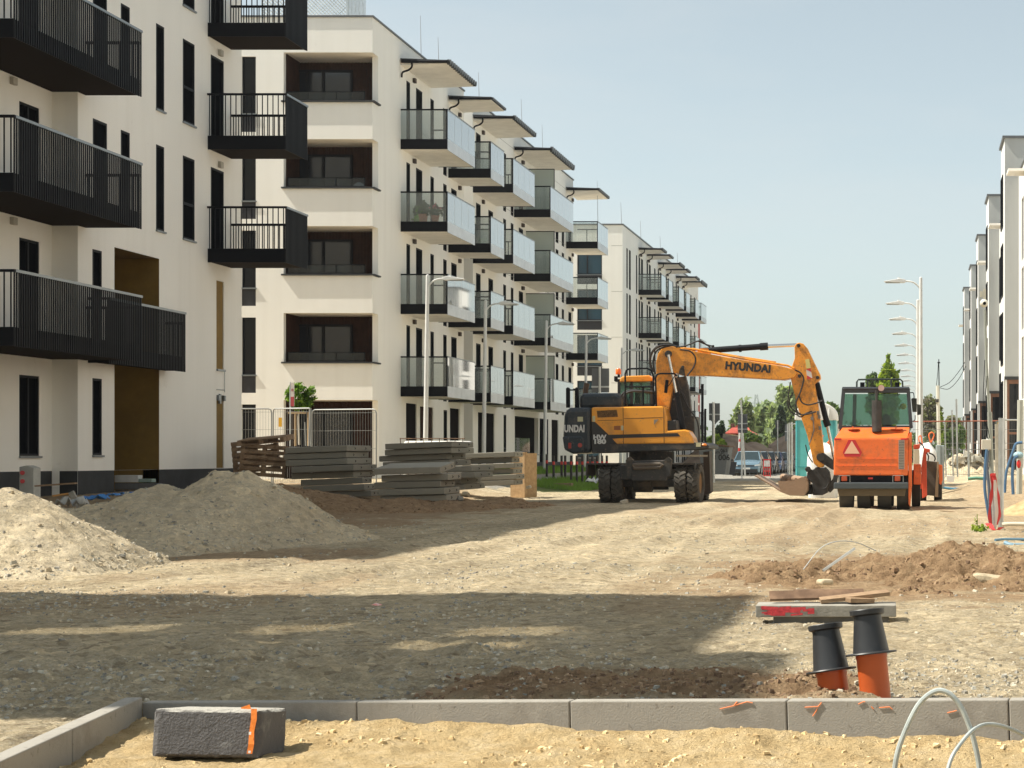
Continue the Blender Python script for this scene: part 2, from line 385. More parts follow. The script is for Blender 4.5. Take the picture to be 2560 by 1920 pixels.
def ground_material(name, mode='ground'):
    m = bpy.data.materials.new(name); m.use_nodes = True; t = m.node_tree; p = t.nodes['Principled BSDF']
    p.inputs['Roughness'].default_value = .95; p.inputs['Specular IOR Level'].default_value = .15
    L = t.links.new
    tc = t.nodes.new('ShaderNodeTexCoord')
    def noise(sc, det=4, ro=.6):
        n = t.nodes.new('ShaderNodeTexNoise'); n.inputs['Scale'].default_value = sc; n.inputs['Detail'].default_value = det
        n.inputs['Roughness'].default_value = ro; L(tc.outputs['Object'], n.inputs['Vector']); return n.outputs[0]
    def vor(sc, out='Color'):
        n = t.nodes.new('ShaderNodeTexVoronoi'); n.inputs['Scale'].default_value = sc; L(tc.outputs['Object'], n.inputs['Vector']); return n.outputs[out]
    def ramp(inp, stops):
        r = t.nodes.new('ShaderNodeValToRGB'); L(inp, r.inputs[0])
        while len(r.color_ramp.elements) < len(stops): r.color_ramp.elements.new(.5)
        for e, (ps, c) in zip(r.color_ramp.elements, stops): e.position = ps; e.color = (*c, 1)
        return r.outputs[0]
    def mix(f, a, b, bt='MIX'):
        x = t.nodes.new('ShaderNodeMix'); x.data_type = 'RGBA'; x.blend_type = bt
        if isinstance(f, float): x.inputs[0].default_value = f
        else: L(f, x.inputs[0])
        for k, v in ((6, a), (7, b)):
            if isinstance(v, tuple): x.inputs[k].default_value = (*v, 1)
            else: L(v, x.inputs[k])
        return x.outputs[2]
    def sep(c):
        s = t.nodes.new('ShaderNodeSeparateColor'); L(c, s.inputs[0]); return s.outputs
    # crushed stone: every pebble its own tone, earthy fines between
    v1 = sep(vor(38))[0]; v2 = sep(vor(95))[0]
    st = ramp(v1, [(0, (.31, .275, .215)), (.35, (.46, .39, .28)), (.62, (.57, .485, .35)), (.85, (.66, .58, .45)), (1, (.40, .39, .36))])
    st2 = ramp(v2, [(0, (.40, .33, .22)), (.5, (.54, .455, .315)), (1, (.62, .545, .42))])
    fines = ramp(noise(3.0, 6, .7), [(.35, (.50, .40, .26)), (.62, (.62, .52, .36))])
    gm = ramp(noise(1.4, 8, .75), [(.42, (0, 0, 0)), (.56, (1, 1, 1))])
    gr = mix(.5, st, st2)
    grav = mix(gm, mix(.45, fines, gr), gr)
    bigt = ramp(noise(.22, 3), [(.35, (.93, .915, .88)), (.65, (1.17, 1.15, 1.11))])
    grav = mix(1.0, grav, bigt, 'MULTIPLY')
    spk = ramp(sep(vor(13))[1], [(0, (.66, .64, .62)), (.22, (.93, .93, .93)), (.75, (1.02, 1.02, 1.02)), (1, (1.24, 1.24, 1.22))])
    grav = mix(1.0, grav, spk, 'MULTIPLY')
    mid = ramp(noise(4.5, 10, .82), [(.36, (.76, .74, .70)), (.5, (1.0, 1.0, 1.0)), (.66, (1.17, 1.17, 1.16))])
    grav = mix(1.0, grav, mid, 'MULTIPLY')
    mpl = t.nodes.new('ShaderNodeMapping'); mpl.inputs['Scale'].default_value = (1.5, .10, 1); mpl.inputs['Rotation'].default_value = (0, 0, .10); L(tc.outputs['Object'], mpl.inputs[0])
    nl = t.nodes.new('ShaderNodeTexNoise'); nl.inputs['Scale'].default_value = 1.0; nl.inputs['Detail'].default_value = 5; L(mpl.outputs[0], nl.inputs['Vector'])
    grav = mix(1.0, grav, ramp(nl.outputs[0], [(.38, (.88, .87, .85)), (.62, (1.08, 1.08, 1.07))]), 'MULTIPLY')
    sandc = ramp(noise(5, 8, .7), [(.3, (.50, .345, .165)), (.5, (.66, .49, .26)), (.72, (.76, .60, .37))])
    soil = ramp(noise(6, 8, .75), [(.3, (.20, .125, .07)), (.52, (.37, .245, .14)), (.72, (.50, .36, .22))])
    asph = ramp(noise(8, 5), [(.3, (.30, .28, .245)), (.7, (.38, .36, .31))])
    gras = ramp(noise(4, 8, .7), [(.3, (.05, .09, .015)), (.7, (.16, .22, .05))])
    if mode == 'ground':
        at_ = t.nodes.new('ShaderNodeAttribute'); at_.attribute_name = 'zone'; z = sep(at_.outputs['Color'])
        c = mix(z[1], grav, soil); c = mix(z[2], c, asph); c = mix(at_.outputs['Alpha'], c, gras); c = mix(z[0], c, sandc)
    else:
        c = {'gravel': grav, 'soil': soil, 'sand': sandc}[mode]
        if mode == 'gravel': c = mix(1.0, mix(.35, c, (.56, .51, .42)), (1.24, 1.22, 1.18), 'MULTIPLY')
    L(c, p.inputs['Base Color'])
    hb = t.nodes.new('ShaderNodeMath'); hb.operation = 'ADD'
    m1 = t.nodes.new('ShaderNodeMath'); m1.operation = 'MULTIPLY'; m1.inputs[1].default_value = -.6; L(vor(38, 'Distance'), m1.inputs[0])
    L(m1.outputs[0], hb.inputs[0]); L(noise(60, 5, .7), hb.inputs[1])
    b = t.nodes.new('ShaderNodeBump'); b.inputs['Strength'].default_value = 1; b.inputs['Distance'].default_value = .024 if mode != 'sand' else .012
    L(hb.outputs[0], b.inputs['Height'])
    b2 = t.nodes.new('ShaderNodeBump'); b2.inputs['Strength'].default_value = 1; b2.inputs['Distance'].default_value = .10 if mode != 'sand' else .03
    L(noise(7, 7, .72), b2.inputs['Height']); L(b.outputs[0], b2.inputs['Normal']); L(b2.outputs[0], p.inputs['Normal'])
    return m

ys = np.concatenate([np.linspace(-80, 2, 24)[:-1], np.linspace(2, 6.4, 14)[:-1], np.arange(6.4, 10.6, .028), np.arange(10.6, 17.5, .045),
                     17.5*1.012**np.arange(0, 240), 17.5*1.012**239*1.12**np.arange(1, 32)])
ss = np.concatenate([-np.geomspace(6, .56, 36)[:-1], np.linspace(-.56, .10, 560), np.geomspace(.103, 6, 36)])
Yg, Sg = np.meshgrid(ys, ss, indexing='ij')
Xg = Sg*np.maximum(Yg, 6.0)
Zg = G(Xg, Yg)
zn = np.zeros(Xg.shape+(4,))
zn[..., 0] = np.where(inner_sand(Xg, Yg), 1, 0)
soilm = np.maximum.reduce([boxm(Xg, Yg, -2.55, -.15, 8.8, 10.1, .5, 1.0, 21)*1.0,
                           boxm(Xg, Yg, -1.9, 2.2, 15.6, 23, 2.2, .9, 51)*.85,
                           boxm(Xg, Yg, -15, -9.6, 29, 49, 2.2, 1.0, 52)*.85,
                           boxm(Xg, Yg, -10.5, -6.8, 21.5, 23.8, 1.2, 1.0, 53)*.7,
                           boxm(Xg, Yg, 1.2, 12, 27, 60, 3, .8, 54)*.55,
                           boxm(Xg, Yg, -30, -12.5, 20, 55, 3, .8, 57)*.7,
                           sst((fbm(Xg*.5, Yg*.18, 4, 55)-.56)/.12)*.40])
zn[..., 1] = soilm
zn[..., 2] = sst((Yg-84)/14)*sst((Xg+15)/2)*sst((6-Xg)/3)
pave = boxm(Xg, Yg, -14.9, -13.9, 60, 100, .05)
zn[..., 2] = np.maximum(zn[..., 2], pave)
zn[..., 3] = np.maximum(np.maximum(boxm(Xg, Yg, -18.4, -14.95, 66, 118, .15), boxm(Xg, Yg, -13.8, -11.6, 62, 86, 1.2, .5, 61)), sst((Yg-230)/20))*.92
GROUND = ground_material('construction_ground')
grid_obj('ground', Xg, Yg, Zg, GROUND, zn)['kind'] = 'structure'

# loose stones lying on the gravel
def rocks(name, pts, sizes, cols, mats, label, cat, kind='stuff'):
    base = np.array([(-1,-1,-1),(1,-1,-1),(1,1,-1),(-1,1,-1),(-1,-1,1),(1,-1,1),(1,1,1),(-1,1,1)], float)*.5
    fq = np.array([(0,3,2,1),(4,5,6,7),(0,1,5,4),(1,2,6,5),(2,3,7,6),(3,0,4,7)])
    n = len(pts); rng = np.random.RandomState(5)
    V = np.repeat(base[None], n, 0)*(1+rng.uniform(-.35, .35, (n, 8, 3)))
    V[:, 4:, :2] *= rng.uniform(.45, .9, (n, 1, 1))
    V *= sizes[:, None, None]*rng.uniform(.6, 1.2, (n, 1, 3))*np.array([1, 1, .62])
    a = rng.uniform(0, 6.28, n); ca, sa = np.cos(a), np.sin(a)
    x = V[..., 0]*ca[:, None]-V[..., 1]*sa[:, None]; y = V[..., 0]*sa[:, None]+V[..., 1]*ca[:, None]
    t = rng.uniform(-.5, .5, n); z = V[..., 2]+x*np.tan(t)[:, None]*.6
    co = np.stack([x, y, z], -1)+pts[:, None, :]
    F_ = (fq[None]+8*np.arange(n)[:, None, None]).reshape(-1, 4)
    me = bpy.data.meshes.new(name)
    me.vertices.add(n*8); me.vertices.foreach_set('co', co.reshape(-1).astype(np.float32))
    me.loops.add(F_.size); me.loops.foreach_set('vertex_index', F_.ravel().astype(np.int32))
    me.polygons.add(len(F_)); me.polygons.foreach_set('loop_start', np.arange(0, F_.size, 4, dtype=np.int32))
    me.update(calc_edges=True)
    for m in mats: me.materials.append(m)
    me.polygons.foreach_set('material_index', np.repeat(rng.randint(0, len(mats), n), 6).astype(np.int32))
    me.polygons.foreach_set('use_smooth', np.zeros(len(F_), bool))
    o = bpy.data.objects.new(name, me); COL.objects.link(o)
    return tag(o, label, cat, None, kind)
ST = [mat('stone_'+k, c, rough=.9, var=.18, vs=30) for k, c in (('pale', (.44, .395, .31)), ('grey', (.32, .31, .265)), ('tan', (.46, .38, .26)), ('dark', (.25, .235, .20)), ('cream', (.50, .45, .35)))]
rng = np.random.RandomState(3)
def scatter(n, y0, y1, s0, s1, smin, smax, power=2.2, dens=None):
    y = np.exp(rng.uniform(math.log(y0), math.log(y1), n)); s = rng.uniform(s0, s1, n); x = s*y
    sz = smin+(smax-smin)*rng.uniform(0, 1, n)**power
    k = ~inner_sand(x, y-.12)
    if dens is not None: k &= rng.uniform(0, 1, n) < dens(x, y)
    x, y, sz = x[k], y[k], sz[k]
    z = G(x, y)+sz*.08
    return np.stack([x, y, z], -1), sz
dn = lambda x, y: np.clip((fbm(x*.9, y*.5, 3, 71)-.40)*5, .08, 1)*(1-.85*boxm(x, y, -2.55, -.15, 8.8, 10.1, .4, 1.0, 21))
p1_, z1_ = scatter(22000, 8.2, 16, -.53, .09, .006, .034, 3.6, dn)
p2_, z2_ = scatter(13000, 15, 36, -.53, .09, .009, .042, 3.4, dn)
rocks('gravel_stones', np.concatenate([p1_, p2_]), np.concatenate([z1_, z2_]), None, ST, 'loose crushed stones scattered over the gravel road', 'gravel')
# sand clods in front
n = 5200; y = rng.uniform(6.3, 8.6, n); x = rng.uniform(-3.8, 1.4, n); k = inner_sand(x, y+.10) & (rng.uniform(0, 1, n) < np.clip((fbm(x*2.5, y*2.5, 3, 81)-.4)*5, .05, 1)); x, y = x[k], y[k]
sz = .005+.026*rng.uniform(0, 1, len(x))**3.4
SD = [mat('sand_clod_'+k, c, rough=.95, var=.15, vs=20) for k, c in (('a', (.62, .46, .245)), ('b', (.54, .385, .19)), ('c', (.68, .54, .32)))]
rocks('sand_clods', np.stack([x, y, G(x, y)+sz*.1], -1), sz, None, SD, 'small clods and pebbles lying on the yellow sand', 'sand clods')

SC_ = [mat('soil_clod_'+k, c, rough=.95, var=.2, vs=20) for k, c in (('a', (.24, .15, .085)), ('b', (.33, .225, .135)), ('c', (.16, .10, .06)))]
n = 2600; y = rng.uniform(8.7, 10.4, n); x = rng.uniform(-2.7, 0, n); k = (rng.uniform(0, 1, n) < boxm(x, y, -2.55, -.15, 8.8, 10.1, .4, 1.0, 21)) & ~inner_sand(x, y-.1); x, y = x[k], y[k]
sz = .006+.032*rng.uniform(0, 1, len(x))**2.8
rocks('soil_clods', np.stack([x, y, G(x, y)+sz*.1], -1), sz, None, SC_, 'brown clods on the bank of soil right behind the long kerb', 'soil clods')
# ---- heaps
def heap(name, label, cat, x0, x1, y0, y1, step, cones, mode, rough=.10, lump=.05, m=None, group=None):
    xs = np.arange(x0, x1, step); yv = np.arange(y0, y1, step); Yh, Xh = np.meshgrid(yv, xs, indexing='ij')
    f = np.full(Xh.shape, -9.0)
    for cx, cy, h, sl, asp in cones:
        d = np.sqrt((Xh-cx)**2+((Yh-cy)*asp)**2)
        dd = d*(1+(fbm(Xh*.9+cx, Yh*.9, 3, 91)-.5)*.5)
        f = np.maximum(f, h-sl*np.sqrt(dd**2+.02*h))
    f = f+(fbm(Xh*2.2, Yh*2.2, 4, 93)-.5)*rough+(fbm(Xh*9, Yh*9, 4, 95)-.5)*lump*sst((f+.1)/.15)
    f = np.maximum(f, -.12)
    e = np.minimum.reduce([(Xh-x0), (x1-step-Xh), (Yh-y0), (y1-step-Yh)])
    f = np.where(e < step*1.5, -.15, f)
    o = grid_obj(name, Xh, Yh, G(Xh, Yh, False)+f, m or MATS_G[mode])
    tag(o, label, cat, group); return o
MATS_G = {k: ground_material(k+'_heap_surface', k) for k in ('gravel', 'soil', 'sand')}
heap('gravel_heap', 'sunlit pale gravel heap at the left edge in front of the larger shaded heap', 'gravel heap', -13.5, -7.2, 16.6, 23.6, .045,
     [(-10.05, 20, .98, .68, .8), (-10.7, 20.1, .95, .6, .8), (-9.35, 19.8, .42, .6, .8), (-9.1, 18.8, .16, .35, .7), (-10.3, 18.5, .38, .42, .8), (-11.8, 20, 1.05, .6, .8), (-9.8, 18.0, .2, .35, 1)], 'gravel', .12, .10)
heap('gravel_heap', 'large grey gravel heap in the shade below the building with black balconies', 'gravel heap', -15.0, -7.2, 21.6, 31, .05,
     [(-9.75, 26.2, 1.08, .70, .62), (-10.15, 26.4, 1.10, .62, .62), (-9.45, 26.0, .70, .64, .6), (-10.9, 26.2, .93, .50, .6), (-11.5, 25.8, .66, .36, .6), (-12.3, 26, .55, .3, .6), (-10.1, 24.9, .7, .4, .7)], 'gravel', .14, .10)
heap('soil_heap', 'brown heap of dug soil behind the concrete slab with red paint', 'soil heap', -2.4, 2.6, 15.4, 24.5, .035,
     [(-.35, 19.0, .20, .32, .6), (.35, 18.6, .20, .25, .6), (.95, 18.8, .20, .28, .6), (.5, 20.6, .22, .28, .7), (-1.2, 18.6, .11, .14, .7), (.2, 17.4, .09, .16, .7), (1.4, 18.0, .18, .25, .6), (.75, 22, .18, .3, 1)], 'soil', .26, .20)
heap('soil_heap', 'low ridge of brown soil in front of the concrete slab stacks', 'soil heap', -15.5, -8.2, 33.5, 45.2, .09,
     [(-13.5, 42.2, .28, .16, .6), (-12.2, 42.6, .26, .15, .5), (-11, 43.4, .22, .14, .5), (-10.1, 44.2, .24, .2, .6), (-14.6, 42, .3, .2, .6)], 'soil', .20, .12)
heap('sand_heap', 'small orange sand heap at the right edge beyond the pole with tape', 'sand heap', 1.2, 6, 35.5, 43, .07,
     [(2.7, 39, .42, .5, .8), (3.6, 39.2, .6, .5, .8)], 'sand', .12, .06, mat('orange_sand', (.36, .225, .11), rough=.95, col2=(.52, .35, .19), vs=5, bump=.03, bs=9))
BRM = mat('far_brown_earth', (.21, .145, .10), rough=.95, col2=(.32, .235, .17), vs=.6, bump=.1, bs=1.5)
heap('earth_mound', 'long brown earth mound behind the parked cars', 'earth mound', -19, -9, 138, 160, .35,
     [(-14.6, 148, 2.6, .6, .6), (-12.9, 150, 2.4, .5, .6), (-16, 150, 2.0, .5, .6)], 'soil', .5, .3, BRM)
heap('earth_mound', 'tallest brown earth mound rising behind the turquoise toilet', 'earth mound', -13, -3, 146, 170, .35,
     [(-8.6, 158, 4.6, .62, .7), (-7.2, 158, 4.4, .5, .7), (-10.4, 156, 2.6, .5, .7)], 'soil', .6, .3, BRM)

hp = []
rgh = np.random.RandomState(8)
dg = bpy.context.evaluated_depsgraph_get()
for ob, n_, sm in [(o_, 2600, .05) for o_ in COL.objects if o_.name.startswith('gravel_heap')]+[(o_, 2200, .042) for o_ in COL.objects if o_.name.startswith('soil_heap')]:
    me_ = ob.data; co_ = np.empty(len(me_.vertices)*3); me_.vertices.foreach_get('co', co_); co_ = co_.reshape(-1, 3)
    hgt = co_[:, 2]-G(co_[:, 0], co_[:, 1], False); ok = np.where((hgt > .02) & (co_[:, 1] < (22.5 if ob.name == 'gravel_heap' else 27 if co_[:, 1].min() < 30 else 99)))[0]
    wt = .25+np.exp(-hgt[ok]/.18); pk = rgh.choice(ok, n_, p=wt/wt.sum()); szz = .008+sm*rgh.uniform(0, 1, n_)**2.6
    o_ = rocks('heap_stones', co_[pk]+rgh.normal(size=(n_, 3))*np.array([.03, .03, 0]), szz, None, ST if 'gravel' in ob.name else SC_, 'loose stones lying on the '+ob['label'][:40], 'gravel')
    me2 = o_.data; bpy.data.objects.remove(o_)
    nb = bpy.data.objects.new('loose_stones', me2); COL.objects.link(nb); nb.parent = ob; nb['kind'] = 'stuff'

# ============================================================ kerbs
def kerb(p, q, z0, z1, t, label, last=False):
    p = Vector((p[0], p[1], 0)); q = Vector((q[0], q[1], 0)); d = (q-p); L_ = d.length; d.normalize()
    ang = math.atan2(d.y, d.x)
    o = thing('kerb_stone', label, 'kerb stone', (p.x, p.y, (z0)-.3), 'grey concrete kerb stones edging the sand', rz=ang)
    o.rotation_euler = (0, -math.atan2(z1-z0, L_), ang)
    b = MB(); b.box(.002, L_-.002, 0, t, 0, .3); ob = b.build('concrete_body', CONK, o, bevel=.006, local=True)
    return o
d_ = (KB-KA)/np.linalg.norm(KB-KA)
pos = {1: .0, }
xj = [-3.70]+[(885-VX)*8.42/F, (1421-VX)*8.24/F, (1969-VX)*8.10/F, (2527-VX)*7.93/F, 1.50]
def zk(x): return .092+(x+2.6)/(.43+2.6)*.078
names = ['long kerb stone behind the dark stone block at the inner corner', 'plain kerb stone just right of the dark stone block', 'plain kerb stone in the middle of the long row',
         'kerb stone with orange twine scraps below the left black pipe cap', 'kerb stone behind the tall white plastic hoop at the right edge']
names[0] = 'kerb stone half hidden by the dark stone block'
for i in range(5):
    a = (xj[i], kerb_y(xj[i])); c = (xj[i+1], kerb_y(xj[i+1]))
    kerb(a, c, zk(a[0]), zk(c[0]), .08, names[i])
lk = [(-3.70, 8.66), (-3.57, 7.66), (-3.44, 6.67), (-3.31, 5.68)]
lnm = ['short side kerb stone meeting the long row at the corner', 'side kerb stone running towards the camera at the left edge', 'nearest side kerb stone cut off by the lower left corner']
for i in range(3):
    p, q = lk[i], lk[i+1]
    kerb(q, (p[0], p[1]), .087+.0*i, .09, .08, lnm[i]) if False else None
    d = Vector((q[0]-p[0], q[1]-p[1], 0)); L_ = d.length
    o = thing('kerb_stone', lnm[i], 'kerb stone', (p[0], p[1], -.21), 'grey concrete kerb stones edging the sand', rz=math.atan2(d.y, d.x))
    b = MB(); b.box(.004 if i else -.0, L_-.004, -.082, -.002, 0, .3); b.build('concrete_body', CONK, o, bevel=.006, local=True)

ORG = mat('orange_twine', (.75, .22, .07), rough=.7)
def kpt(px, py, off=.004):
    # point on the front face of the long kerb under picture column px
    s = (px-VX)/F; k = (KB[1]-KA[1])/(KB[0]-KA[0]); Y = (KA[1]-k*KA[0])/(1-k*s); x = s*Y
    return Vector((x, Y-off, Z_(py, Y)))
tw = [([(1800, 1772), (1835, 1764), (1868, 1754), (1882, 1757)], 'long branching orange twine scrap on the kerb left of the joint'),
      ([(2012, 1768), (2046, 1766), (2040, 1778), (2032, 1790)], 'T shaped orange twine scrap on the kerb below the left orange pipe'),
      ([(2146, 1760), (2158, 1754), (2163, 1754)], 'short slanted orange twine scrap on the kerb below the right orange pipe'),
      ([(2178, 1766), (2184, 1772)], 'tiny orange twine scrap between the slanted and the flat one on the kerb'),
      ([(2198, 1769), (2224, 1767), (2231, 1773)], 'flat orange twine scrap on the kerb left of the white hoop'),
      ([(2368, 1782), (2392, 1776)], 'orange twine scrap seen through the tall white hoop')]
for pts, lb in tw:
    b = MB(); b.tube([kpt(*p) for p in pts], .0026, 6)
    if len(pts) > 3: b.tube([kpt(*pts[1]), kpt(pts[1][0]+8, pts[1][1]-10)], .003, 5)
    tag(b.build('twine_scrap', ORG), lb, 'twine', 'orange twine scraps stuck on the kerb')

# ============================================================ dark stone block with orange tape
BLKSTONE = dirty('dark_porous_stone', (.105, .10, .10), (.42, .42, .40), amount=.5, scale=2.6, rough=.95, bump=.006, bs=95)
Yb = 7.62
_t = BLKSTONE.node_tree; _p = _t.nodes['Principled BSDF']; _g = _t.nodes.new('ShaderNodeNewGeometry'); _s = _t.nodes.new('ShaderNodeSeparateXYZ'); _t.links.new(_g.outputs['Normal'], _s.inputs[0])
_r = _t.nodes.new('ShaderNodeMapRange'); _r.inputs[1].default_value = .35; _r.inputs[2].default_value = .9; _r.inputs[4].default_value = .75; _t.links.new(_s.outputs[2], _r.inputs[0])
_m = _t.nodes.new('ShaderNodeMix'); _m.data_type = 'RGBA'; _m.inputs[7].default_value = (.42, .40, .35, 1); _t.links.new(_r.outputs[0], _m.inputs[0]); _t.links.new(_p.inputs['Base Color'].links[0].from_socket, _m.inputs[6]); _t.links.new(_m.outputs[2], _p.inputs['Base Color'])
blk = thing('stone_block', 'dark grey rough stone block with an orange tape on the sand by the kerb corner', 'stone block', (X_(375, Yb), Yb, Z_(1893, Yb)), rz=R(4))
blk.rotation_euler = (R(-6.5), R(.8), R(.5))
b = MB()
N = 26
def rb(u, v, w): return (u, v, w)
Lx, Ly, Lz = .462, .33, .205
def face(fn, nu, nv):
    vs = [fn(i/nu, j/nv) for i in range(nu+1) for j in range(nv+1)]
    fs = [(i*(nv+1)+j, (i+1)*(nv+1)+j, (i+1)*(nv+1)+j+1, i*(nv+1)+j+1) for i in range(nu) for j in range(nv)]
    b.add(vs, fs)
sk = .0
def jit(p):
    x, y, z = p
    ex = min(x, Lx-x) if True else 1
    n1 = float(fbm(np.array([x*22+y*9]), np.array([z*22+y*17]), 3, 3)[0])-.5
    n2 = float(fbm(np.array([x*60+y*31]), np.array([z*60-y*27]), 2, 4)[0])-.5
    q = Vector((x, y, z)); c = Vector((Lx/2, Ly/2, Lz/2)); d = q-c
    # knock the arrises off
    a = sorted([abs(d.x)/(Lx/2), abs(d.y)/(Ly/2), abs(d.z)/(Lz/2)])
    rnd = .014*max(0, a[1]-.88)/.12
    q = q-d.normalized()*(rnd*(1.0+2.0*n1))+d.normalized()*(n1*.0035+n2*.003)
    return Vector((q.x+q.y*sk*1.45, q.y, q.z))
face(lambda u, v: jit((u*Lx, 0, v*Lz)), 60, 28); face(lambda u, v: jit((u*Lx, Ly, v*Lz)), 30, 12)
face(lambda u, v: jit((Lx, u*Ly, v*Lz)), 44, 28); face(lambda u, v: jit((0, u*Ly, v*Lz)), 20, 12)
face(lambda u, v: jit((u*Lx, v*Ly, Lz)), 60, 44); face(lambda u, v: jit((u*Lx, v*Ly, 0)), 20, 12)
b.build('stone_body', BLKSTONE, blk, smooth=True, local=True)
TAPE = mat('orange_marking_tape', (.85, .23, .03), rough=.45, bump=.002, bs=60)
b = MB()
tx = Lx-.030
path = [(tx-.055, -.012, Lz+.006), (tx-.02, -.013, Lz+.012), (tx, -.013, Lz+.004), (tx+.003, -.016, Lz*.8), (tx-.004, -.014, Lz*.55), (tx-.002, -.018, Lz*.3), (tx-.008, -.016, Lz*.1)]
wd = [.006, .02, .024, .024, .021, .024, .022]
vs = []; fs = []
for i, (p, w_) in enumerate(zip(path, wd)):
    o_ = .012*math.sin(i*1.9)
    if i < 2: vs += [(p[0], p[1], p[2]+w_/2), (p[0], p[1], p[2]-w_/2), (p[0], p[1]+.0015, p[2]-w_/2), (p[0], p[1]+.0015, p[2]+w_/2)]
    else: vs += [(p[0]-w_/2, p[1]+o_*.1, p[2]), (p[0]+w_/2, p[1]-o_*.1, p[2]), (p[0]+w_/2, p[1]+.0015-o_*.1, p[2]), (p[0]-w_/2, p[1]+.0015+o_*.1, p[2])]
for i in range(len(path)-1):
    for j in range(4): k = (j+1) % 4; fs.append((i*4+j, i*4+k, i*4+4+k, i*4+4+j))
fs += [(0, 3, 2, 1), tuple(range(len(vs)-4, len(vs)))]
b.add(vs, fs); tp = b.build('orange_tape', TAPE, blk, local=True)
tp['label'] = 'strip of orange marking tape hanging over the block'
b = MB(); b.obox((tx-.008, -.022, Lz*.52), (.010, .001, .012)); b.obox((tx-.006, -.022, Lz*.14), (.010, .001, .010))
b.build('white_print_spot', mat('white_print', (.75, .75, .72)), tp, local=True)

# ============================================================ capped pipes
def cap_pipe(px, pyf, pyt, tilt, lean, Y, label):
    x, _, zf = at(px, pyf, Y); zt = Z_(pyt, Y)
    L_ = zt-zf
    o = thing('capped_pipe', label, 'pipe', (x, Y, zf), 'orange pipes with black caps standing behind the kerb')
    o.rotation_euler = (R(lean), R(tilt), 0)
    b = MB(); b.lathe([(.0, -.32), (.079, -.32), (.079, -.028), (.082, -.02), (.082, .0)], n=36)
    b.build('orange_pipe', mat('orange_drain_plastic', (.50, .095, .022), rough=.32, var=.06, vs=6), o, smooth=True, local=True)
    b = MB(); b.lathe([(.070, -.004), (.130, -.004), (.133, .001), (.130, .006), (.094, .009), (.092, .02), (.072, L_-.045), (.072, L_-.034), (.089, L_-.026), (.091, L_-.004), (.088, L_), (.070, L_), (.068, L_-.05), (.0, L_-.06)], n=40)
    b.build('black_cap', dirty('black_cap_plastic', (.018, .019, .021), (.11, .10, .085), amount=.35, scale=9, rough=.45, bump=.002), o, smooth=True, local=True)
cap_pipe(2078, 1677, 1560, -8, -8, 9.35, 'shorter left orange pipe with a black flanged cap, tilted left')
cap_pipe(2178, 1634, 1523, -6, -6, 9.25, 'taller right orange pipe with a black flanged cap')

# ============================================================ slab with red paint and planks
ys0 = 13.5
o = thing('concrete_slab', 'concrete slab with sprayed red paint lying behind the black capped pipes', 'concrete slab', (X_(1889, ys0), ys0, Z_(1543, ys0)), rz=R(1.0))
b = MB(); b.box(0, 1.055, 0, .33, 0, .088); b.build('slab_body', CON, o, bevel=.006, local=True)
b = MB()
for k in range(26):
    u = random.uniform(.02, .40); l = random.uniform(.05, .16); w_ = random.uniform(.008, .02); z = .045+random.uniform(-.028, .028)
    if u+l > .44: l = .44-u
    b.obox((u+l/2, -.002-k*.00004, z), (max(l, .02), .001, w_), Matrix.Rotation(R(random.uniform(-6, 6)), 3, 'Y'))
b.build('red_paint', mat('red_spray_paint', (.55, .05, .06), rough=.8, var=.25, vs=30), o, local=True)
b = MB(); b.box(.13, 1.0, .04, .28, -.075, -.002); b.build('timber_bearer', mat('dark_bearer', (.16, .145, .12), rough=.9, var=.2, vs=5), o, local=True)
def plank(px0, py0, px1, py1, Y, w_, t, label, m, name='plank', roll=0):
    p = Vector(at(px0, py0, Y)); q = Vector(at(px1, py1, Y+.1)); d = q-p; L_ = d.length; d.normalize()
    s = Vector((0, 1, 0)); s = (s-d*s.dot(d)).normalized(); n_ = d.cross(s)
    M = Matrix((d, s, n_)).transposed() @ Matrix.Rotation(R(roll), 3, 'X')
    b = MB(); b.obox((p+q)/2, (L_, w_, t), M)
    return tag(b.build(name, m, bevel=.002), label, 'plank', 'planks on the painted slab')
plank(1924, 1490, 2160, 1484, 13.72, .10, .022, 'dark rusty board lying across the red painted slab', RUST, roll=35)
plank(2050, 1501, 2222, 1481, 13.66, .10, .03, 'pale plank pointing up right on the red painted slab', WOOD, roll=10)
plank(2120, 1500, 2180, 1501, 13.60, .09, .035, 'short brown block under the pale plank', WOOD)
plank(1990, 1478, 2065, 1477, 13.95, .12, .02, 'small dark board behind the rusty board', RUST)

GP = mat('grey_plastic', (.40, .42, .42), rough=.5); WP = mat('milky_conduit', (.38, .42, .41), rough=.35, var=.12, vs=12)
def arc(pts, n=10):
    """smooth curve through points (Catmull-Rom)"""
    P = [Vector(p) for p in pts]; P = [P[0]*2-P[1]]+P+[P[-1]*2-P[-2]]; out = []
    for i in range(1, len(P)-2):
        for k in range(n):
            t = k/n; a, b_, c, d = P[i-1], P[i], P[i+1], P[i+2]
            out.append(.5*((2*b_)+(c-a)*t+(2*a-5*b_+4*c-d)*t*t+(3*b_-a-3*c+d)*t**3))
    out.append(P[-2]); return out
def hose(name, pts, r, m, label=None, cat=None, parent=None, group=None, n=8):
    b = MB(); b.tube(arc(pts), r, n); o = b.build(name, m, parent, smooth=True)
    if label: tag(o, label, cat, group)
    return o
hose('plastic_hoop', [at(2232, 1990, 7.2), at(2240, 1900, 7.2), at(2262, 1830, 7.2), at(2300, 1757, 7.2), at(2348, 1726, 7.2), at(2392, 1752, 7.2), at(2425, 1820, 7.2), at(2447, 1910, 7.2), at(2447, 1980, 7.2)], .0108, WP,
     'tall pale plastic conduit bent into a hoop over the sand', 'conduit', group='pale conduits bent over the sand')
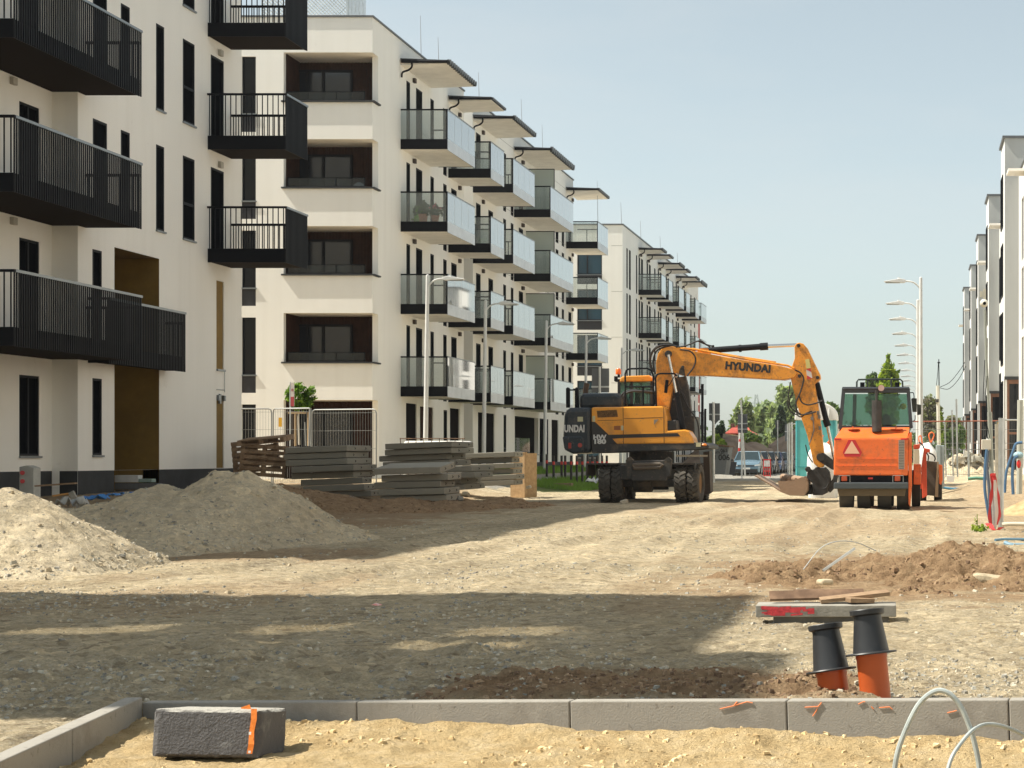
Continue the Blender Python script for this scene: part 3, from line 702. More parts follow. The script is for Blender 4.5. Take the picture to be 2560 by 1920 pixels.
hose('plastic_hoop', [at(2355, 2010, 7.0), at(2372, 1915, 7.05), at(2395, 1868, 7.1), at(2440, 1820, 7.2), at(2490, 1812, 7.3), at(2560, 1838, 7.4), at(2640, 1900, 7.5)], .0085, WP,
     'lower pale conduit arching right at the lower right corner', 'conduit', group='pale conduits bent over the sand')
hose('thin_rod', [at(2008, 1424, 17.9), at(2050, 1372, 18), at(2090, 1354, 18), at(2140, 1356, 18.2), at(2190, 1377, 18.4)], .005, GP, 'thin grey rod arching out of the brown soil heap', 'rod')
b = MB(); p = Vector(at(2057, 1427, 17.6)); q = Vector(at(2137, 1371, 17.8)); b.cyl(p, q, .016, n=4); tag(b.build('metal_strip', STEEL), 'grey metal strip stuck slanting in the brown soil heap', 'metal strip')
b = MB(); b.obox(at(2062, 1455, 16.6), (.13, .12, .05), Matrix.Rotation(.6, 3, 'Z')); tag(b.build('rubble_lump', ST[2], bevel=.02), 'tan lump of rubble left of the slanting metal strip', 'rubble')
b = MB(); b.obox(at(2475, 1452, 17.4), (.36, .26, .12), Matrix.Rotation(.12, 3, 'Y')); tag(b.build('rubble_lump', mat('earthy_rubble', (.40, .33, .22), rough=.95, var=.25, vs=12, bump=.02, bs=14), bevel=.05), 'large pale flat lump of rubble on the right part of the soil heap', 'rubble')
b = MB(); b.obox(at(2445, 1664, 11.0), (.04, .05, .03), Matrix.Rotation(.5, 3, 'Y')); b.cyl(at(2460, 1668, 11), at(2476, 1660, 11.02), .017, n=10); tag(b.build('pipe_end', mat('pale_blue_plastic', (.36, .45, .48), rough=.5)), 'small pale blue pipe end lying on gravel at the right', 'pipe end')
b = MB(); P3 = [Vector(at(924, 1514, 15.2)), Vector(at(940, 1507, 15.3)), Vector(at(957, 1512, 15.2)), Vector(at(952, 1521, 15.1)), Vector(at(935, 1519, 15.05))]
b.add(P3+[v+Vector((0, .01, -.012)) for v in P3], [(0, 1, 2, 3, 4), (9, 8, 7, 6, 5)]+[(i, (i+1) % 5, 5+(i+1) % 5, 5+i) for i in range(5)])
tag(b.build('tape_scrap', mat('red_white_tape', (.62, .10, .07), col2=(.75, .6, .55), vs=25, rough=.6)), 'crumpled scrap of red tape lying in the shadow on the gravel', 'tape scrap')
# ============================================================ buildings on the left
LV = [4.82, 7.77, 10.72, 13.67]            # handrail heights of the balcony storeys
def window(parent, ax, c, sg, u0, u1, z0, z1, depth=.16, mull=(), trans=(), sill=False, fr=.05, pm=None, name='window'):
    pl = c-sg*depth
    def P(b, ua, ub, za, zb, d0, d1):
        if ax == 'x': b.box(pl+sg*d0, pl+sg*d1, ua, ub, za, zb)
        else: b.box(ua, ub, pl+sg*d0, pl+sg*d1, za, zb)
    b = MB(); e = .0015
    P(b, u0+e, u0+fr, z0+e, z1-e, -.03, .05); P(b, u1-fr, u1-e, z0+e, z1-e, -.03, .05)
    P(b, u0+fr, u1-fr, z1-fr, z1-e, -.03, .05); P(b, u0+fr, u1-fr, z0+e, z0+fr, -.03, .05)
    for m in mull: P(b, m-fr*.6, m+fr*.6, z0+fr, z1-fr, -.028, .048)
    for t in trans: P(b, u0+fr, u1-fr, t-fr*.6, t+fr*.6, -.026, .046)
    w_ = b.build(name, FRM, parent)
    b = MB(); P(b, u0+fr*.9, u1-fr*.9, z0+fr*.9, z1-fr*.9, -.012, .004)
    b.build('pane', pm or PANE, w_)
    if sill:
        b = MB()
        if ax == 'x': b.box(c-sg*depth*.9, c+sg*.05, u0-.02, u1+.05, z0-.045, z0-.002)
        else: b.box(u0-.03, u1+.03, c-sg*depth*.9, c+sg*.05, z0-.045, z0-.002)
        b.build('sill', GRYR, w_)
    return w_

# ---------------- building A: black slatted balconies
XA = -18.4; XR = -18.97; YA0, YA1 = 20.1, 49.4; YST = 39.7; HA = 17.3
A = thing('apartment_building', 'nearest cream apartment building with black slatted balconies at the left edge', 'building', (-24, 35, 0), 'apartment buildings along the left side of the site')
def YA(px): return Yp(px, XA)
hw = []      # holes main plane
tall = []
W1 = (YA(390), YA(410)); W2 = (YA(457), YA(486)); DB = (YA(527), YA(559)); W0a = (YA(232), YA(267)); W0b = (YA(302), YA(324)); WL = (YA(231), YA(254))
PG = (YA(286), YA(398)); BS = (YA(541), YA(559.5))
for k, zt in enumerate((8.84, 11.79, 14.74)):
    tall.append(('w', W1[0], W1[1], zt-2.08, zt)); tall.append(('w', W2[0], W2[1], zt-2.09, zt))
    tall.append(('d', DB[0], DB[1], zt-2.34, zt)); tall.append(('d', W0a[0], W0a[1], zt-2.3, zt)); tall.append(('w', W0b[0], W0b[1], zt-1.9, zt))
tall += [('d', WL[0], WL[1], 3.6, 5.9), ('w', WL[0], WL[1], 1.27, 3.0)]
holes = [(t[1], t[2], t[3], t[4]) for t in tall]+[(PG[0], PG[1], .72, 6.07), (BS[0], BS[1], 3.56, 5.9), (BS[0], BS[1], .93, 2.87)]
b = MB()
facade(b, 'x', XA, YST, YA1, .92, HA, [h for h in holes if not (h[0] == PG[0])]+[(PG[0], PG[1], .5, 6.07, 'a', 'b')], .2, 1)
rh = []
for zt in (8.80, 11.75, 14.7): rh.append((Yp(48, XR), Yp(98, XR), zt-2.3, zt))
for zt in (5.9,): rh.append((Yp(48, XR), Yp(98, XR), 3.6, zt))
rh.append((Yp(48, XR), Yp(98, XR), 1.25, 2.98)); rh.append((34.6, 36.5, 1.25, 2.98))
for yy in (23, 28, 31.6):
    for k in range(5): rh.append((yy, yy+1.1, .3+2.95*k+1.0, .3+2.95*k+2.7))
facade(b, 'x', XR, YA0, YST, .92, HA, rh, .2, 1)
b.quad((XR, YST, .0), (XA, YST, .0), (XA, YST, HA), (XR, YST, HA))                                    # return
b.quad((XA, YA1, 0), (-31, YA1, 0), (-31, YA1, HA), (XA, YA1, HA)); b.quad((-31, YA0, 0), (XR, YA0, 0), (XR, YA0, HA), (-31, YA0, HA))
b.quad((-31, YA0, 0), (-31, YA1, 0), (-31, YA1, HA), (-31, YA0, HA)); b.quad((-31, YA0, HA), (XR, YA0, HA), (XR, YST, HA), (-31, YST, HA)); b.quad((-31, YST, HA), (XA, YST, HA), (XA, YA1, HA), (-31, YA1, HA))
b.build('wall', PLA, A, recalc=False)
b = MB(); b.box(XR-.4, XR-.006, YA0, YST-.002, -.5, .918); b.box(XA-.4, XA-.006, YST-.002, PG[0], -.5, .918); b.box(XA-.4, XA-.006, PG[1], YA1-.004, -.5, .918); b.build('plinth', ANT, A)
# ochre passage
b = MB(); x1, x2 = XA-.004, XA-3.2
b.quad((x2, PG[0], -.2), (x2, PG[1], -.2), (x2, PG[1], 6.07), (x2, PG[0], 6.07)); b.quad((x1, PG[1]+.0, -.2), (x2, PG[1], -.2), (x2, PG[1], 6.068), (x1, PG[1], 6.068))
b.quad((x1, PG[0], -.2), (x2, PG[0], -.2), (x2, PG[0], 6.068), (x1, PG[0], 6.068)); b.quad((x1, PG[0], 6.066), (x1, PG[1], 6.066), (x2, PG[1], 6.066), (x2, PG[0], 6.066)); b.quad((x1, PG[0], .1), (x1, PG[1], .1), (x2, PG[1], .1), (x2, PG[0], .1))
b.build('passage_lining', OCH, A)
for z0, z1 in ((3.56, 5.9), (.93, 2.87)):
    b = MB(); b.box(XA-.08, XA-.025, BS[0]+.003, BS[1]-.003, z0+.003, z1-.003); o = b.build('infill_panel', OCH, A); o['label'] = 'narrow ochre infill panel'
b = MB(); b.box(XA-.02, XA+.05, BS[0], BS[1]+.02, 3.50, 3.555); b.build('window_ledge', GRYR, A)
b = MB(); b.box(XA+.001, XA+.02, BS[0], BS[1], 3.0, 3.02); b.cyl((XA+.03, YA(559), 3.5), (XA+.03, YA(559), 2.95), .008); b.box(XA+.002, XA+.07, BS[0]+.02, BS[0]+.11, 2.72, 2.86); b.box(XA+.002, XA+.07, BS[1]-.12, BS[1]-.03, 2.72, 2.86); b.box(XA+.002, XA+.05, BS[0]+.14, BS[0]+.22, 2.64, 2.9)
b.build('wall_bracket', GRYR, A)
for kd, a, c, e, g in tall: window(A, 'x', XA, 1, a, c, e, g, .045, sill=(kd == 'w'), trans=((e+.9,) if kd == 'w' and g-e > 2 and a == W2[0] else ()), pm=PANEM)
for a, c, e, g in rh: window(A, 'x', XR, 1, a, c, e, g, .06, sill=(e < 3), pm=PANEM, mull=((a+c)/2-.02,))
LGT = mat('wall_light_plastic', (.40, .38, .33), rough=.6)
for X0, px, z in ((XR, 29, 9.15), (XR, 29, 6.2), (XR, 29, 12.1), (XA, 548, 11.95), (XA, 548, 8.98), (XA, 548, 14.9)):
    y = Yp(px, X0); b = MB(); b.box(X0+.003, X0+.09, y-.09, y+.09, z-.08, z+.08); b.build('wall_light', LGT, A, bevel=.01)
# balconies
def bars(b, x0, y0, x1, y1, z0, z1, step, wd, th):
    L_ = math.hypot(x1-x0, y1-y0); n = max(1, int(round(L_/step))); ux, uy = (x1-x0)/L_, (y1-y0)/L_; nx, ny = -uy, ux
    for i in range(n+1):
        cx, cy = x0+ux*L_*i/n, y0+uy*L_*i/n
        b.box(cx-abs(ux)*wd/2-abs(nx)*th/2, cx+abs(ux)*wd/2+abs(nx)*th/2, cy-abs(uy)*wd/2-abs(ny)*th/2, cy+abs(uy)*wd/2+abs(ny)*th/2, z0, z1)
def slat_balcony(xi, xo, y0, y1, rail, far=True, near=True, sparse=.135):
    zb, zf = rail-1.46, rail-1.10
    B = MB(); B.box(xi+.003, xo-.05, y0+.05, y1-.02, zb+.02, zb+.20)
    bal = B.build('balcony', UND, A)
    b = MB(); b.box(xi+.003, xo-.02, y0+.02, y0+.045, zb, zf); b.box(xo-.045, xo-.02, y0+.045, y1-.02, zb, zf); b.build('fascia', BLK, bal)
    b = MB()
    bars(b, xo, y0+.03, xo, y1-.02, zb-.01, rail-.04, .092, .025, .026)
    b.box(xo-.045, xo-.04, y0+.03, y1-.03, zf, rail-.05) if False else None
    b.build('side_slats', BLKS, bal)
    if near:
        b = MB(); bars(b, xi+.06, y0+.0, xo-.05, y0+.0, zf, rail-.05, sparse, .022, .02); b.build('front_bars', BLK, bal)
    if far:
        b = MB(); bars(b, xi+.06, y1-.02, xo-.05, y1-.02, zf, rail-.3, sparse*1.02, .022, .02); b.box(xi+.003, xo-.03, y1-.045, y1+.005, rail-.3, rail-.24); b.build('back_bars', BLK, bal)
    b = MB(); b.box(xi+.003, xo+.03, y0-.03, y0+.03, rail-.05, rail); b.build('handrail', BLK, bal)
    b = MB(); b.box(xo-.03, xo+.035, y0+.03, y1, rail-.05, rail+.004); b.build('side_handrail', GRYR, bal)
for r in LV[:3]: slat_balcony(XR, -17.17, 34.4, 40.1, r)
slat_balcony(XR, -17.17, 34.4, 40.1, LV[3])
slat_balcony(XA, -17.93, 40.16, 44.4, LV[0]-.03, near=False)
for r in LV[1:]: slat_balcony(XA, -16.36, 47.0, 48.68, r)

# ---------------- building B
XB = -18.3; YB0 = 61.05; HB = 16.13
def YB(px): return Yp(px, XB)
def xb(px): return X_(px, YB0)
B_ = thing('apartment_building', 'white apartment building with glass balconies and brown corner loggias behind the lamps', 'building', (-24, 78, .4), 'apartment buildings along the left side of the site')
XW = -36.0
log_y = YB(945.5)
lg = [(14.94, 13.30), (12.0, 10.37), (9.05, 7.42), (6.1, 4.44), (3.15, .3)]
endh = []
for zt, zs in lg: endh.append((xb(709), XB+.001, zs, zt, 'b'))
wn = [(14.8, 12.24), (11.85, 9.29), (8.9, 6.34), (5.95, 3.39), (3.0, .6)]
for zt, zb in wn: endh.append((xb(604), xb(639.5), zb, zt))
endh.append((-31, -29.4, .6, 3)); 
b = MB()
facade(b, 'y', YB0, XW, XB, -.3, HB, endh, .22, -1)
YE1 = 73.5; YE2 = 75.0
sh1 = [(YB0-.001, log_y, zs, zt, 'a') for zt, zs in lg]; sh2 = []
sideW = []
for k in range(4):
    zt = 14.84-2.95*k; zf = zt-2.3
    sideW += [(YB(1016), YB(1024.5), zf, zt, 's'), (YB(1040), YB(1055), zf, zt, 'd'), (YB(1076), YB(1084), zf, zt, 's'), (YB(1108), YB(1116), zt-2.6, zt, 'w'), (YB(1128), YB(1141), zf, zt, 'd'),
              (YB(1190), YB(1201), zf, zt, 'd'), (YB(1221), YB(1232), zf, zt, 'd'), (YB(1258), YB(1264.5), zt-2.6, zt, 'w'), (YB(1277), YB(1283), zt-2.6, zt, 'w'), (YB(1297), YB(1307), zf, zt, 'd'),
              (YB(1330), YB(1339), zf, zt, 'd'), (YB(1389), YB(1395.5), zt-2.6, zt, 'w'), (YB(1404.5), YB(1409.5), zt-2.6, zt, 'w'), (YB(1421), YB(1428), zf, zt, 'd')]
gW = [(YB(1015), YB(1042), .5, 3.17, 'g'), (YB(1050), YB(1083), .5, 3.1, 'b'), (YB(1109), YB(1117), .7, 3.05, 'w'), (YB(1125), YB(1149), .6, 3.15, 'g'),
      (YB(1195), YB(1236), .5, 3.1, 'g'), (YB(1259), YB(1265), .7, 3.1, 'w'), (YB(1287), YB(1346), 1.35, 3.1, 'o'), (YB(1349), YB(1358), .5, 3.1, 'd'), (YB(1379), YB(1396), .5, 3.1, 'g'), (YB(1366), YB(1370), .5, 3.1, 'd')]
allW = sideW+gW
facade(b, 'x', XB, YB0, YE1, -.3, HB, sh1+[w_[:4] for w_ in allW if w_[0] < YE1], .2, 1)
facade(b, 'x', XB, YE2, 97.2, -.3, HB, [w_[:4] for w_ in allW if w_[0] > YE2], .2, 1)
for y in (YE1, YE2, 97.2): b.quad((XB, y, -.3), (-22 if y < 90 else XW, y, -.3), (-22 if y < 90 else XW, y, HB), (XB, y, HB))
b.quad((-22, YE1, -.3), (-22, YE2, -.3), (-22, YE2, HB-1), (-22, YE1, HB-1))
b.quad((XW, YB0, HB-.4), (XB-.2, YB0, HB-.4), (XB-.2, YE1, HB-.4), (XW, YE1, HB-.4)); b.quad((XW, YE2, HB-.4), (XB-.2, YE2, HB-.4), (XB-.2, 97.2, HB-.4), (XW, 97.2, HB-.4))
b.quad((XW, YB0, 0), (XW, 97.2, 0), (XW, 97.2, HB), (XW, YB0, HB))
b.build('wall', PLA, B_, recalc=False)
b = MB()
b.box(XW, XB+.05, YB0-.05, YB0+.25, HB, HB+.06); b.box(XB-.25, XB+.05, YB0+.25, YE1+.03, HB, HB+.06); b.box(XB-.25, XB+.05, YE2-.03, 97.25, HB, HB+.06); b.box(XW, XB-.25, YE2-.03, YE2+.25, HB, HB+.06)
b.build('roof_coping', mat('dark_coping_sheet', (.10, .105, .11), rough=.5), B_)
b = MB(); b.box(XB-.15, XB-.012, YE2+.01, YB(1287), -.3, .93) if False else None
# loggias: niches, cladding, windows, glass rail
for i, (zt, zs) in enumerate(lg):
    fl = zt-2.35; x0, x1 = xb(709), XB; yb = YB0+1.6
    zf = fl if i < 4 else .3
    b = MB()
    # corner niche lined with upright slats
    b.quad((x0, yb, zf), (x1-.25, yb, zf), (x1-.25, yb, zt), (x0, yb, zt))
    b.quad((x0+.001, YB0+.22, zf), (x0+.001, yb, zf), (x0+.001, yb, zt), (x0+.001, YB0+.22, zt))
    b.quad((x1-.20, log_y, zf), (x1-.20, yb, zf), (x1-.20, yb, zt), (x1-.20, log_y, zt))
    for kx in range(int((x1-.25-x0)/.11)):
        xx = x0+.06+kx*.11; b.box(xx, xx+.07, yb-.03, yb-.002, zf, zt-.002)
    for ky in range(12):
        yy = YB0+.26+ky*.11; b.box(x0+.003, x0+.03, yy, yy+.07, zf, zt-.002)
    for ky in range(int((log_y-YB0-.01)/.11)-1, 14):
        yy = log_y+.02+ky*.07
        if yy+.05 < yb: b.box(x1-.23, x1-.202, yy, yy+.05, zf, zt-.002)
    nc = b.build('loggia_cladding', SLAT, B_)
    b = MB(); b.box(x0+.01, x1-.01, YB0+.01, yb, zt-.002, zt+.10) ; b.build('loggia_ceiling', WSO, B_)
    if i < 4:
        b = MB(); b.box(x0-.06, XB+.09, YB0-.09, YB0+.24, zs-.05, zs+.002); b.box(XB-.24, XB+.09, YB0+.24, log_y+.03, zs-.05, zs+.002); b.build('loggia_sill', ANT, B_)
        b = MB(); b.box(x0, XB-.2, YB0+.23, yb, fl-.1, fl); b.build('loggia_floor', CON, B_)
        b = MB()
        for zz in (zs+.04, zs+.33): b.box(x0+.1, XB-.28, YB0+.10, YB0+.13, zz-.015, zz+.015)
        for xx in (x0+.1, x0+(x1-x0)*.58, XB-.3): b.box(xx-.012, xx+.012, YB0+.10, YB0+.13, zs, zs+.34)
        rl = b.build('loggia_railing', BLK, B_)
        b = MB(); b.box(x0+.1, XB-.28, YB0+.112, YB0+.118, zs+.02, zs+.32); b.build('glass_panel', GLL, rl)
    xa, xc = X_(729, yb), X_(884, yb)
    window(B_, 'y', yb-.10, -1, xa, xc, fl+.05, zt-.28, .0, mull=(xa+(xc-xa)*.27, xa+(xc-xa)*.53), fr=.08, pm=mat('loggia_window_glass', (.022, .026, .034), rough=.08, spec=.7))
for zt, zb in wn:
    window(B_, 'y', YB0, -1, xb(604), xb(639.5), zb+.62, zt, .12, sill=True)
    b = MB(); b.box(xb(604)+.004, xb(639.5)-.004, YB0+.03, YB0+.08, zb+.004, zb+.57); b.build('spandrel_panel', mat('dark_spandrel', (.022, .022, .026), rough=.6), B_)
for a, c, e, g, kd in allW:
    if kd in 'sdw': window(B_, 'x', XB, 1, a, c, e, g, .04, trans=((e+.9,) if kd == 'w' else ()), pm=PANEM, name='window' if kd != 'd' else 'balcony_door')
    else:
        b = MB(); b.box(XB-.06, XB-.05, a+.003, c-.003, e, g-.003)
        n = int((c-a)/.14)
        for i in range(n): b.box(XB-.048, XB-.02, a+.02+i*.14, a+.08+i*.14, e, g-.003)
        if kd != 'o': b.build('slatted_door', SLAT if kd == 'b' else mat('dark_slats', (.012, .009, .010), rough=.8, spec=.1), B_)
        else:
            b = MB(); b.box(XB-3, XB-2.9, a, c, .9, g+.2); b.box(XB-3, XB-.2, a-.05, a, .9, g+.2); b.box(XB-3, XB-.2, c, c+.05, .9, g+.2); b.box(XB-3, XB-.2, a, c, g+.02, g+.1); b.build('dark_opening', mat('dark_interior', (.02, .02, .022)), B_)
            b = MB(); b.box(XB-.18, XB+.07, a-.03, c+.05, e-.06, e-.002); b.build('terrace_sill', GRYR, B_)
            b = MB(); b.box(XB-.12, XB-.1, a+.1, c-1.5, e, e+.75); b.build('glass_panel', GLC, B_)
b = MB(); b.box(XB-.1, XB+.02, YB(1340), 97.15, -.3, .95); b.build('plinth', ANT, B_)
def glass_balcony(par, xi, xo, y0, y1, rail, npan=2, inner_rail=True, divider=None, sub=False, dirty_=False):
    zb, zf = rail-1.44, rail-1.08
    b = MB(); b.box(xi+.004, xo-.06, y0+.03, y1-.03, zb+.015, zb+.22); bal = b.build('balcony', WSO, par)
    b = MB(); b.box(xi+.004, xo-.002, y0, y0+.028, zb, zf); b.build('dark_fascia', BLK, bal)
    b = MB(); b.box(xi+.3, xo-.05, y1-.028, y1, zb, zf); b.build('back_fascia', BLK, bal)
    b = MB(); L_ = (y1-y0)/npan
    for i in range(npan): b.box(xo-.03, xo, y0+.004+i*L_+(.026 if i == 0 else 0), y0+(i+1)*L_-.006, zb-.02, zf+.01)
    b.build('pale_fascia', FASL, bal)
    b = MB(); b.box(xi+.004, xo, y0-.0, y0+.04, rail-.05, rail); b.box(xo-.04, xo, y0, y0+.03, zf, rail); b.build('handrail', BLK, bal)
    b = MB(); b.box(xo-.035, xo+.01, y0+.04, y1, rail-.025, rail+.003); b.build('side_handrail', GRYR, bal)
    b = MB(); b.box(xi+.01, xo-.05, y0+.012, y0+.024, zf, rail-.05); b.build('end_glass', GLC, bal)
    n = npan*2; L2 = (y1-y0)/n; b = MB()
    for i in range(n): b.box(xo-.022, xo-.010, y0+.03+i*L2, y0+(i+1)*L2-.012+.02, zf+.012, rail-.026)
    b.build('side_glass', GLF, bal)
    b = MB(); b.box(xi+.004, xo-.02, y1-.04, y1, rail-.06, rail-.01); b.box(xi+.5, xi+.54, y1-.035, y1-.005, zf, rail-.06)
    b.build('back_rail', BLK, bal)
    if divider:
        b = MB(); b.box(xi+.01, xo-.35, divider, divider+.02, zf-.1, rail+1.15); d_ = b.build('divider_glass', GLD, bal)
        b = MB(); b.box(xi+.004, xo-.32, divider-.01, divider+.03, rail+1.15, rail+1.19); b.box(xo-.35, xo-.32, divider-.01, divider+.03, zf, rail+1.15); b.build('divider_frame', BLK, d_)
    return bal
XO = -16.62
bays = [(64.4, 68.45, 2, None), (71.02, 73.35, 2, None), (75.0, 79.3, 2, None), (82.75, 88.35, 3, 85.3), (95.2, 98.45, 2, None)]
DK = mat('dark_wall_light', (.05, .035, .03), rough=.6)
ROOFD = mat('dark_roof_sheet', (.045, .048, .052), rough=.45)
def canopy(par, xi, xo, y0, y1, z, n=14):
    b = MB(); b.prism([(xi+.004, z+.14), (xo, z+.08), (xo, z-.0), (xi+.004, z-.06)], y0+.03, y1); c_ = b.build('canopy', WSO, par)
    b = MB(); b.prism([(xi+.004, z+.17), (xo+.06, z+.11), (xo+.06, z+.082), (xi+.004, z+.142)], y0-.05, y1+.02)
    # crimped sheet edge along the outer side
    L_ = (y1-y0)/n
    for i in range(n): b.cyl((xo-.02, y0+(i+.3)*L_, z+.07), (xo+.10, y0+(i+.3)*L_, z+.055), L_*.34, n=8)
    b.build('roof_sheet', ROOFD, c_)
    b = MB(); b.tube([(xi+.05, y0-.06, z+.06), (xo+.02, y0-.06, z+.055)], .06, 8); b.build('gutter', BLK, c_, smooth=True)
    b = MB(); b.tube(arc([(xi+.42, y0-.06, z+.02), (xi+.42, y0-.06, z-.14), (xi+.3, y0-.05, z-.25), (xi+.08, y0-.02, z-.33), (xi+.04, y0+.02, z-.5)], 5), .035, 8); b.build('downpipe', BLK, c_, smooth=True)
for j, (y0, y1, npn, dv) in enumerate(bays):
    for k, r in enumerate(LV): glass_balcony(B_, XB, XO, y0, y1, r, npn, divider=dv)
    canopy(B_, XB, XO, y0, y1, 15.3)
    for k in range(5 if j < 99 else 4):
        z = 15.02-2.95*k
        if k < 4: b = MB(); b.box(XB+.003, XB+.10, y0+1.55, y0+1.75, z-.08, z+.08); b.build('wall_light', DK, B_)
        if dv and k < 4: b = MB(); b.box(XB+.003, XB+.12, dv-.9, dv-.75, z-.08, z+.08); b.build('wall_light', DK, B_)
# fine movement joints in the render
b = MB()
for k in range(4):
    z = 15.75-2.95*k
    b.box(XB+.0005, XB+.004, YE2+.02, 97.1, z-.4, z-.385); 
b.build('wall_joint', mat('joint_line', (.30, .28, .24)), B_)
# roof: perforated screen, lightning rods, cable clamps
SCRN = STEEL
def screen(par, x0, x1, y, z0, z1, st=.13, r=.018):
    b = MB(); W_ = x1-x0; Hh = z1-z0; n = int((W_+Hh)/st)
    for i in range(n):
        t = i*st
        a = (x0+min(t, W_), z0+max(0, t-W_)); c = (x0+max(0, t-Hh), z0+min(t, Hh)); b.cyl((a[0], y, a[1]), (c[0], y, c[1]), r, n=4, caps=False)
        a = (x1-min(t, W_), z0+max(0, t-W_)); c = (x1-max(0, t-Hh), z0+min(t, Hh)); b.cyl((a[0], y+.01, a[1]), (c[0], y+.01, c[1]), r, n=4, caps=False)
    b.box(x0-.02, x0+.02, y-.02, y+.03, z0, z1); b.box(x1-.02, x1+.02, y-.02, y+.03, z0, z1)
    return b.build('roof_screen', SCRN, par)
screen(B_, X_(655, 63.5), X_(868, 63.5), 63.5, HB-.3, HB+1.9)
b = MB()
for i in range(14): b.cyl((X_(868, 63.5), 63.5+i*.16, HB-.3), (X_(868, 63.5), 63.5+i*.16, HB+1.9), .02, n=4)
b.build('roof_screen', SCRN, B_)
def rod(px, py0, py1, Y, par=None, r=.012, label=None):
    b = MB(); b.cyl(at(px+2, py1, Y), at(px, py0, Y), r*1.2, r*.6, 5)
    return b.build('lightning_rod', mat('rod_steel', (.30, .31, .32), rough=.5, metal=.6), par)
for px, y0, y1, Y in ((1051, 39, 150, 69), (1095, 93, 160, 71), (1196, 181, 250, 77), (1303, 248, 320, 84), (1355, 312, 378, 92), (1493, 452, 560, 97)): rod(px, y0, y1, Y, B_, .014)
for px in (891, 908): b = MB(); b.box(X_(px, 61.4)-.06, X_(px, 61.4)+.06, 61.4, 61.5, HB+.06, HB+.16); b.build('roof_clamp', ANT, B_)
# things on the balconies
def pot(px, py, Y, s, label, fol, flo=None):
    x, y, z = at(px, py, Y); z = 12.62-2.95+.02-.10
    t = thing('potted_plant', label, 'plant', (x, y, z), 'potted plants on the second glass balcony')
    b = MB(); b.lathe([(0, 0), (.09*s, 0), (.12*s, .24*s), (.135*s, .24*s), (.135*s, .29*s), (.11*s, .29*s), (.10*s, .25*s), (0, .25*s)], n=16)
    b.build('flower_pot', mat('terracotta', (.62, .22, .11), rough=.8), t, local=True)
    b = MB()
    for i in range(260):
        a = random.uniform(0, 6.28); rr = random.uniform(0, .27*s); zz = .27*s+random.uniform(0, .42*s)*(1-rr/.6/s)
        d = Vector((random.uniform(-1, 1), random.uniform(-1, 1), random.uniform(-.3, 1))).normalized()*.05*s; e = d.orthogonal().normalized()*.025*s
        c = Vector((rr*math.cos(a), rr*math.sin(a), zz)); b.mi = 1 if (flo and random.random() < .35 and zz > .5*s) else 0; b.quad(c-d, c-e, c+d, c+e)
    b.build('leaves', [mat('pot_leaves', fol, var=.3)]+([mat('pink_petals', flo, rough=.6)] if flo else [mat('pot_leaves', fol, var=.3)]), t, local=True, recalc=False)
pot(1088, 560, 64.75, 1.1, 'pink flowering plant in a terracotta pot behind the balcony glass', (.05, .09, .03), (.80, .08, .18))
pot(1058, 560, 64.9, 1.3, 'leafy green plant left of the pink flowers on the balcony', (.04, .09, .02))
pot(1140, 480, 67.6, 1.5, 'green plant overtopping the far end of the flower balcony rail', (.06, .09, .03))
GCH = mat('lime_green_plastic', (.30, .62, .03), rough=.5)
for px, lb in ((1027, 'lime green plastic chair on the flower balcony, the left one'), (1044, 'lime green plastic chair on the flower balcony, the right one')):
    x, y, z = at(px, 560, 66.0); z = 12.62-2.95-.2
    t = thing('balcony_chair', lb, 'chair', (x, y, z), 'lime green balcony chairs')
    b = MB(); b.obox((0, .2, .72), (.42, .04, .5), Matrix.Rotation(-.15, 3, 'X')); b.build('backrest', GCH, t, local=True, bevel=.015)
    b = MB(); b.box(-.22, .22, -.22, .2, .42, .46); b.build('seat', GCH, t, local=True)
    for sx in (-1, 1):
        for sy in (-1, 1): b = MB(); b.box(sx*.2-.02, sx*.2+.02, sy*.19-.02, sy*.19+.02, 0, .42); b.build('leg', GCH, t, local=True)
x, y, z = at(897, 457, 62.0); fan = thing('round_fan', 'round white fan or dish standing behind the second loggia rail', 'fan', (x, y, z-.2))
b = MB(); b.cyl((0, 0, .02), (0, .05, .02), .20, n=24); b.build('disc', mat('pale_disc', (.45, .46, .44), rough=.6), fan, local=True)
b = MB(); b.cyl((0, .0, -.2), (0, .04, -.9), .03); b.build('stand', BLK, fan, local=True)

# ---------------- building C
XC = -18.65; YC0 = 116.0; YC1 = 157.0
def YCf(px): return Yp(px, XC)
def xc_(px): return X_(px, YC0)
C_ = thing('apartment_building', 'farthest white apartment building on the left behind the yellow excavator boom', 'building', (-25, 135, .4), 'apartment buildings along the left side of the site')
cw = [(14.95-2.95*k, 12.95-2.95*k) for k in range(5)]
x0c, x1c = xc_(1443), xc_(1505)
b = MB()
facade(b, 'y', YC0, -40, XC, -.3, HB, [(x0c, x1c, zb-.62, zt) for zt, zb in cw], .2, -1)
cs = []
bayC = [(122.7, 124.9), (126.4, 128.4), (132.0, 134.8), (136.2, 138.4), (142.0, 144.3), (145.8, 149.6)]
for k in range(5):
    zt = 14.84-2.95*k
    for a, c in ((1566, 1569), (1572.5, 1576.5), (1590, 1592.5)): cs.append((YCf(a), YCf(c), zt-2.6, zt))
    for y0, y1 in bayC:
        cs.append((y0+.1, y0+.7, zt-2.3, zt)); cs.append((y0+1.2, y0+2.0, zt-2.3, zt))
    for y in (130.2, 140.0, 151.5, 154): cs.append((y, y+.6, zt-2.6, zt))
facade(b, 'x', XC, YC0, YC1, -.3, HB, cs, .2, 1)
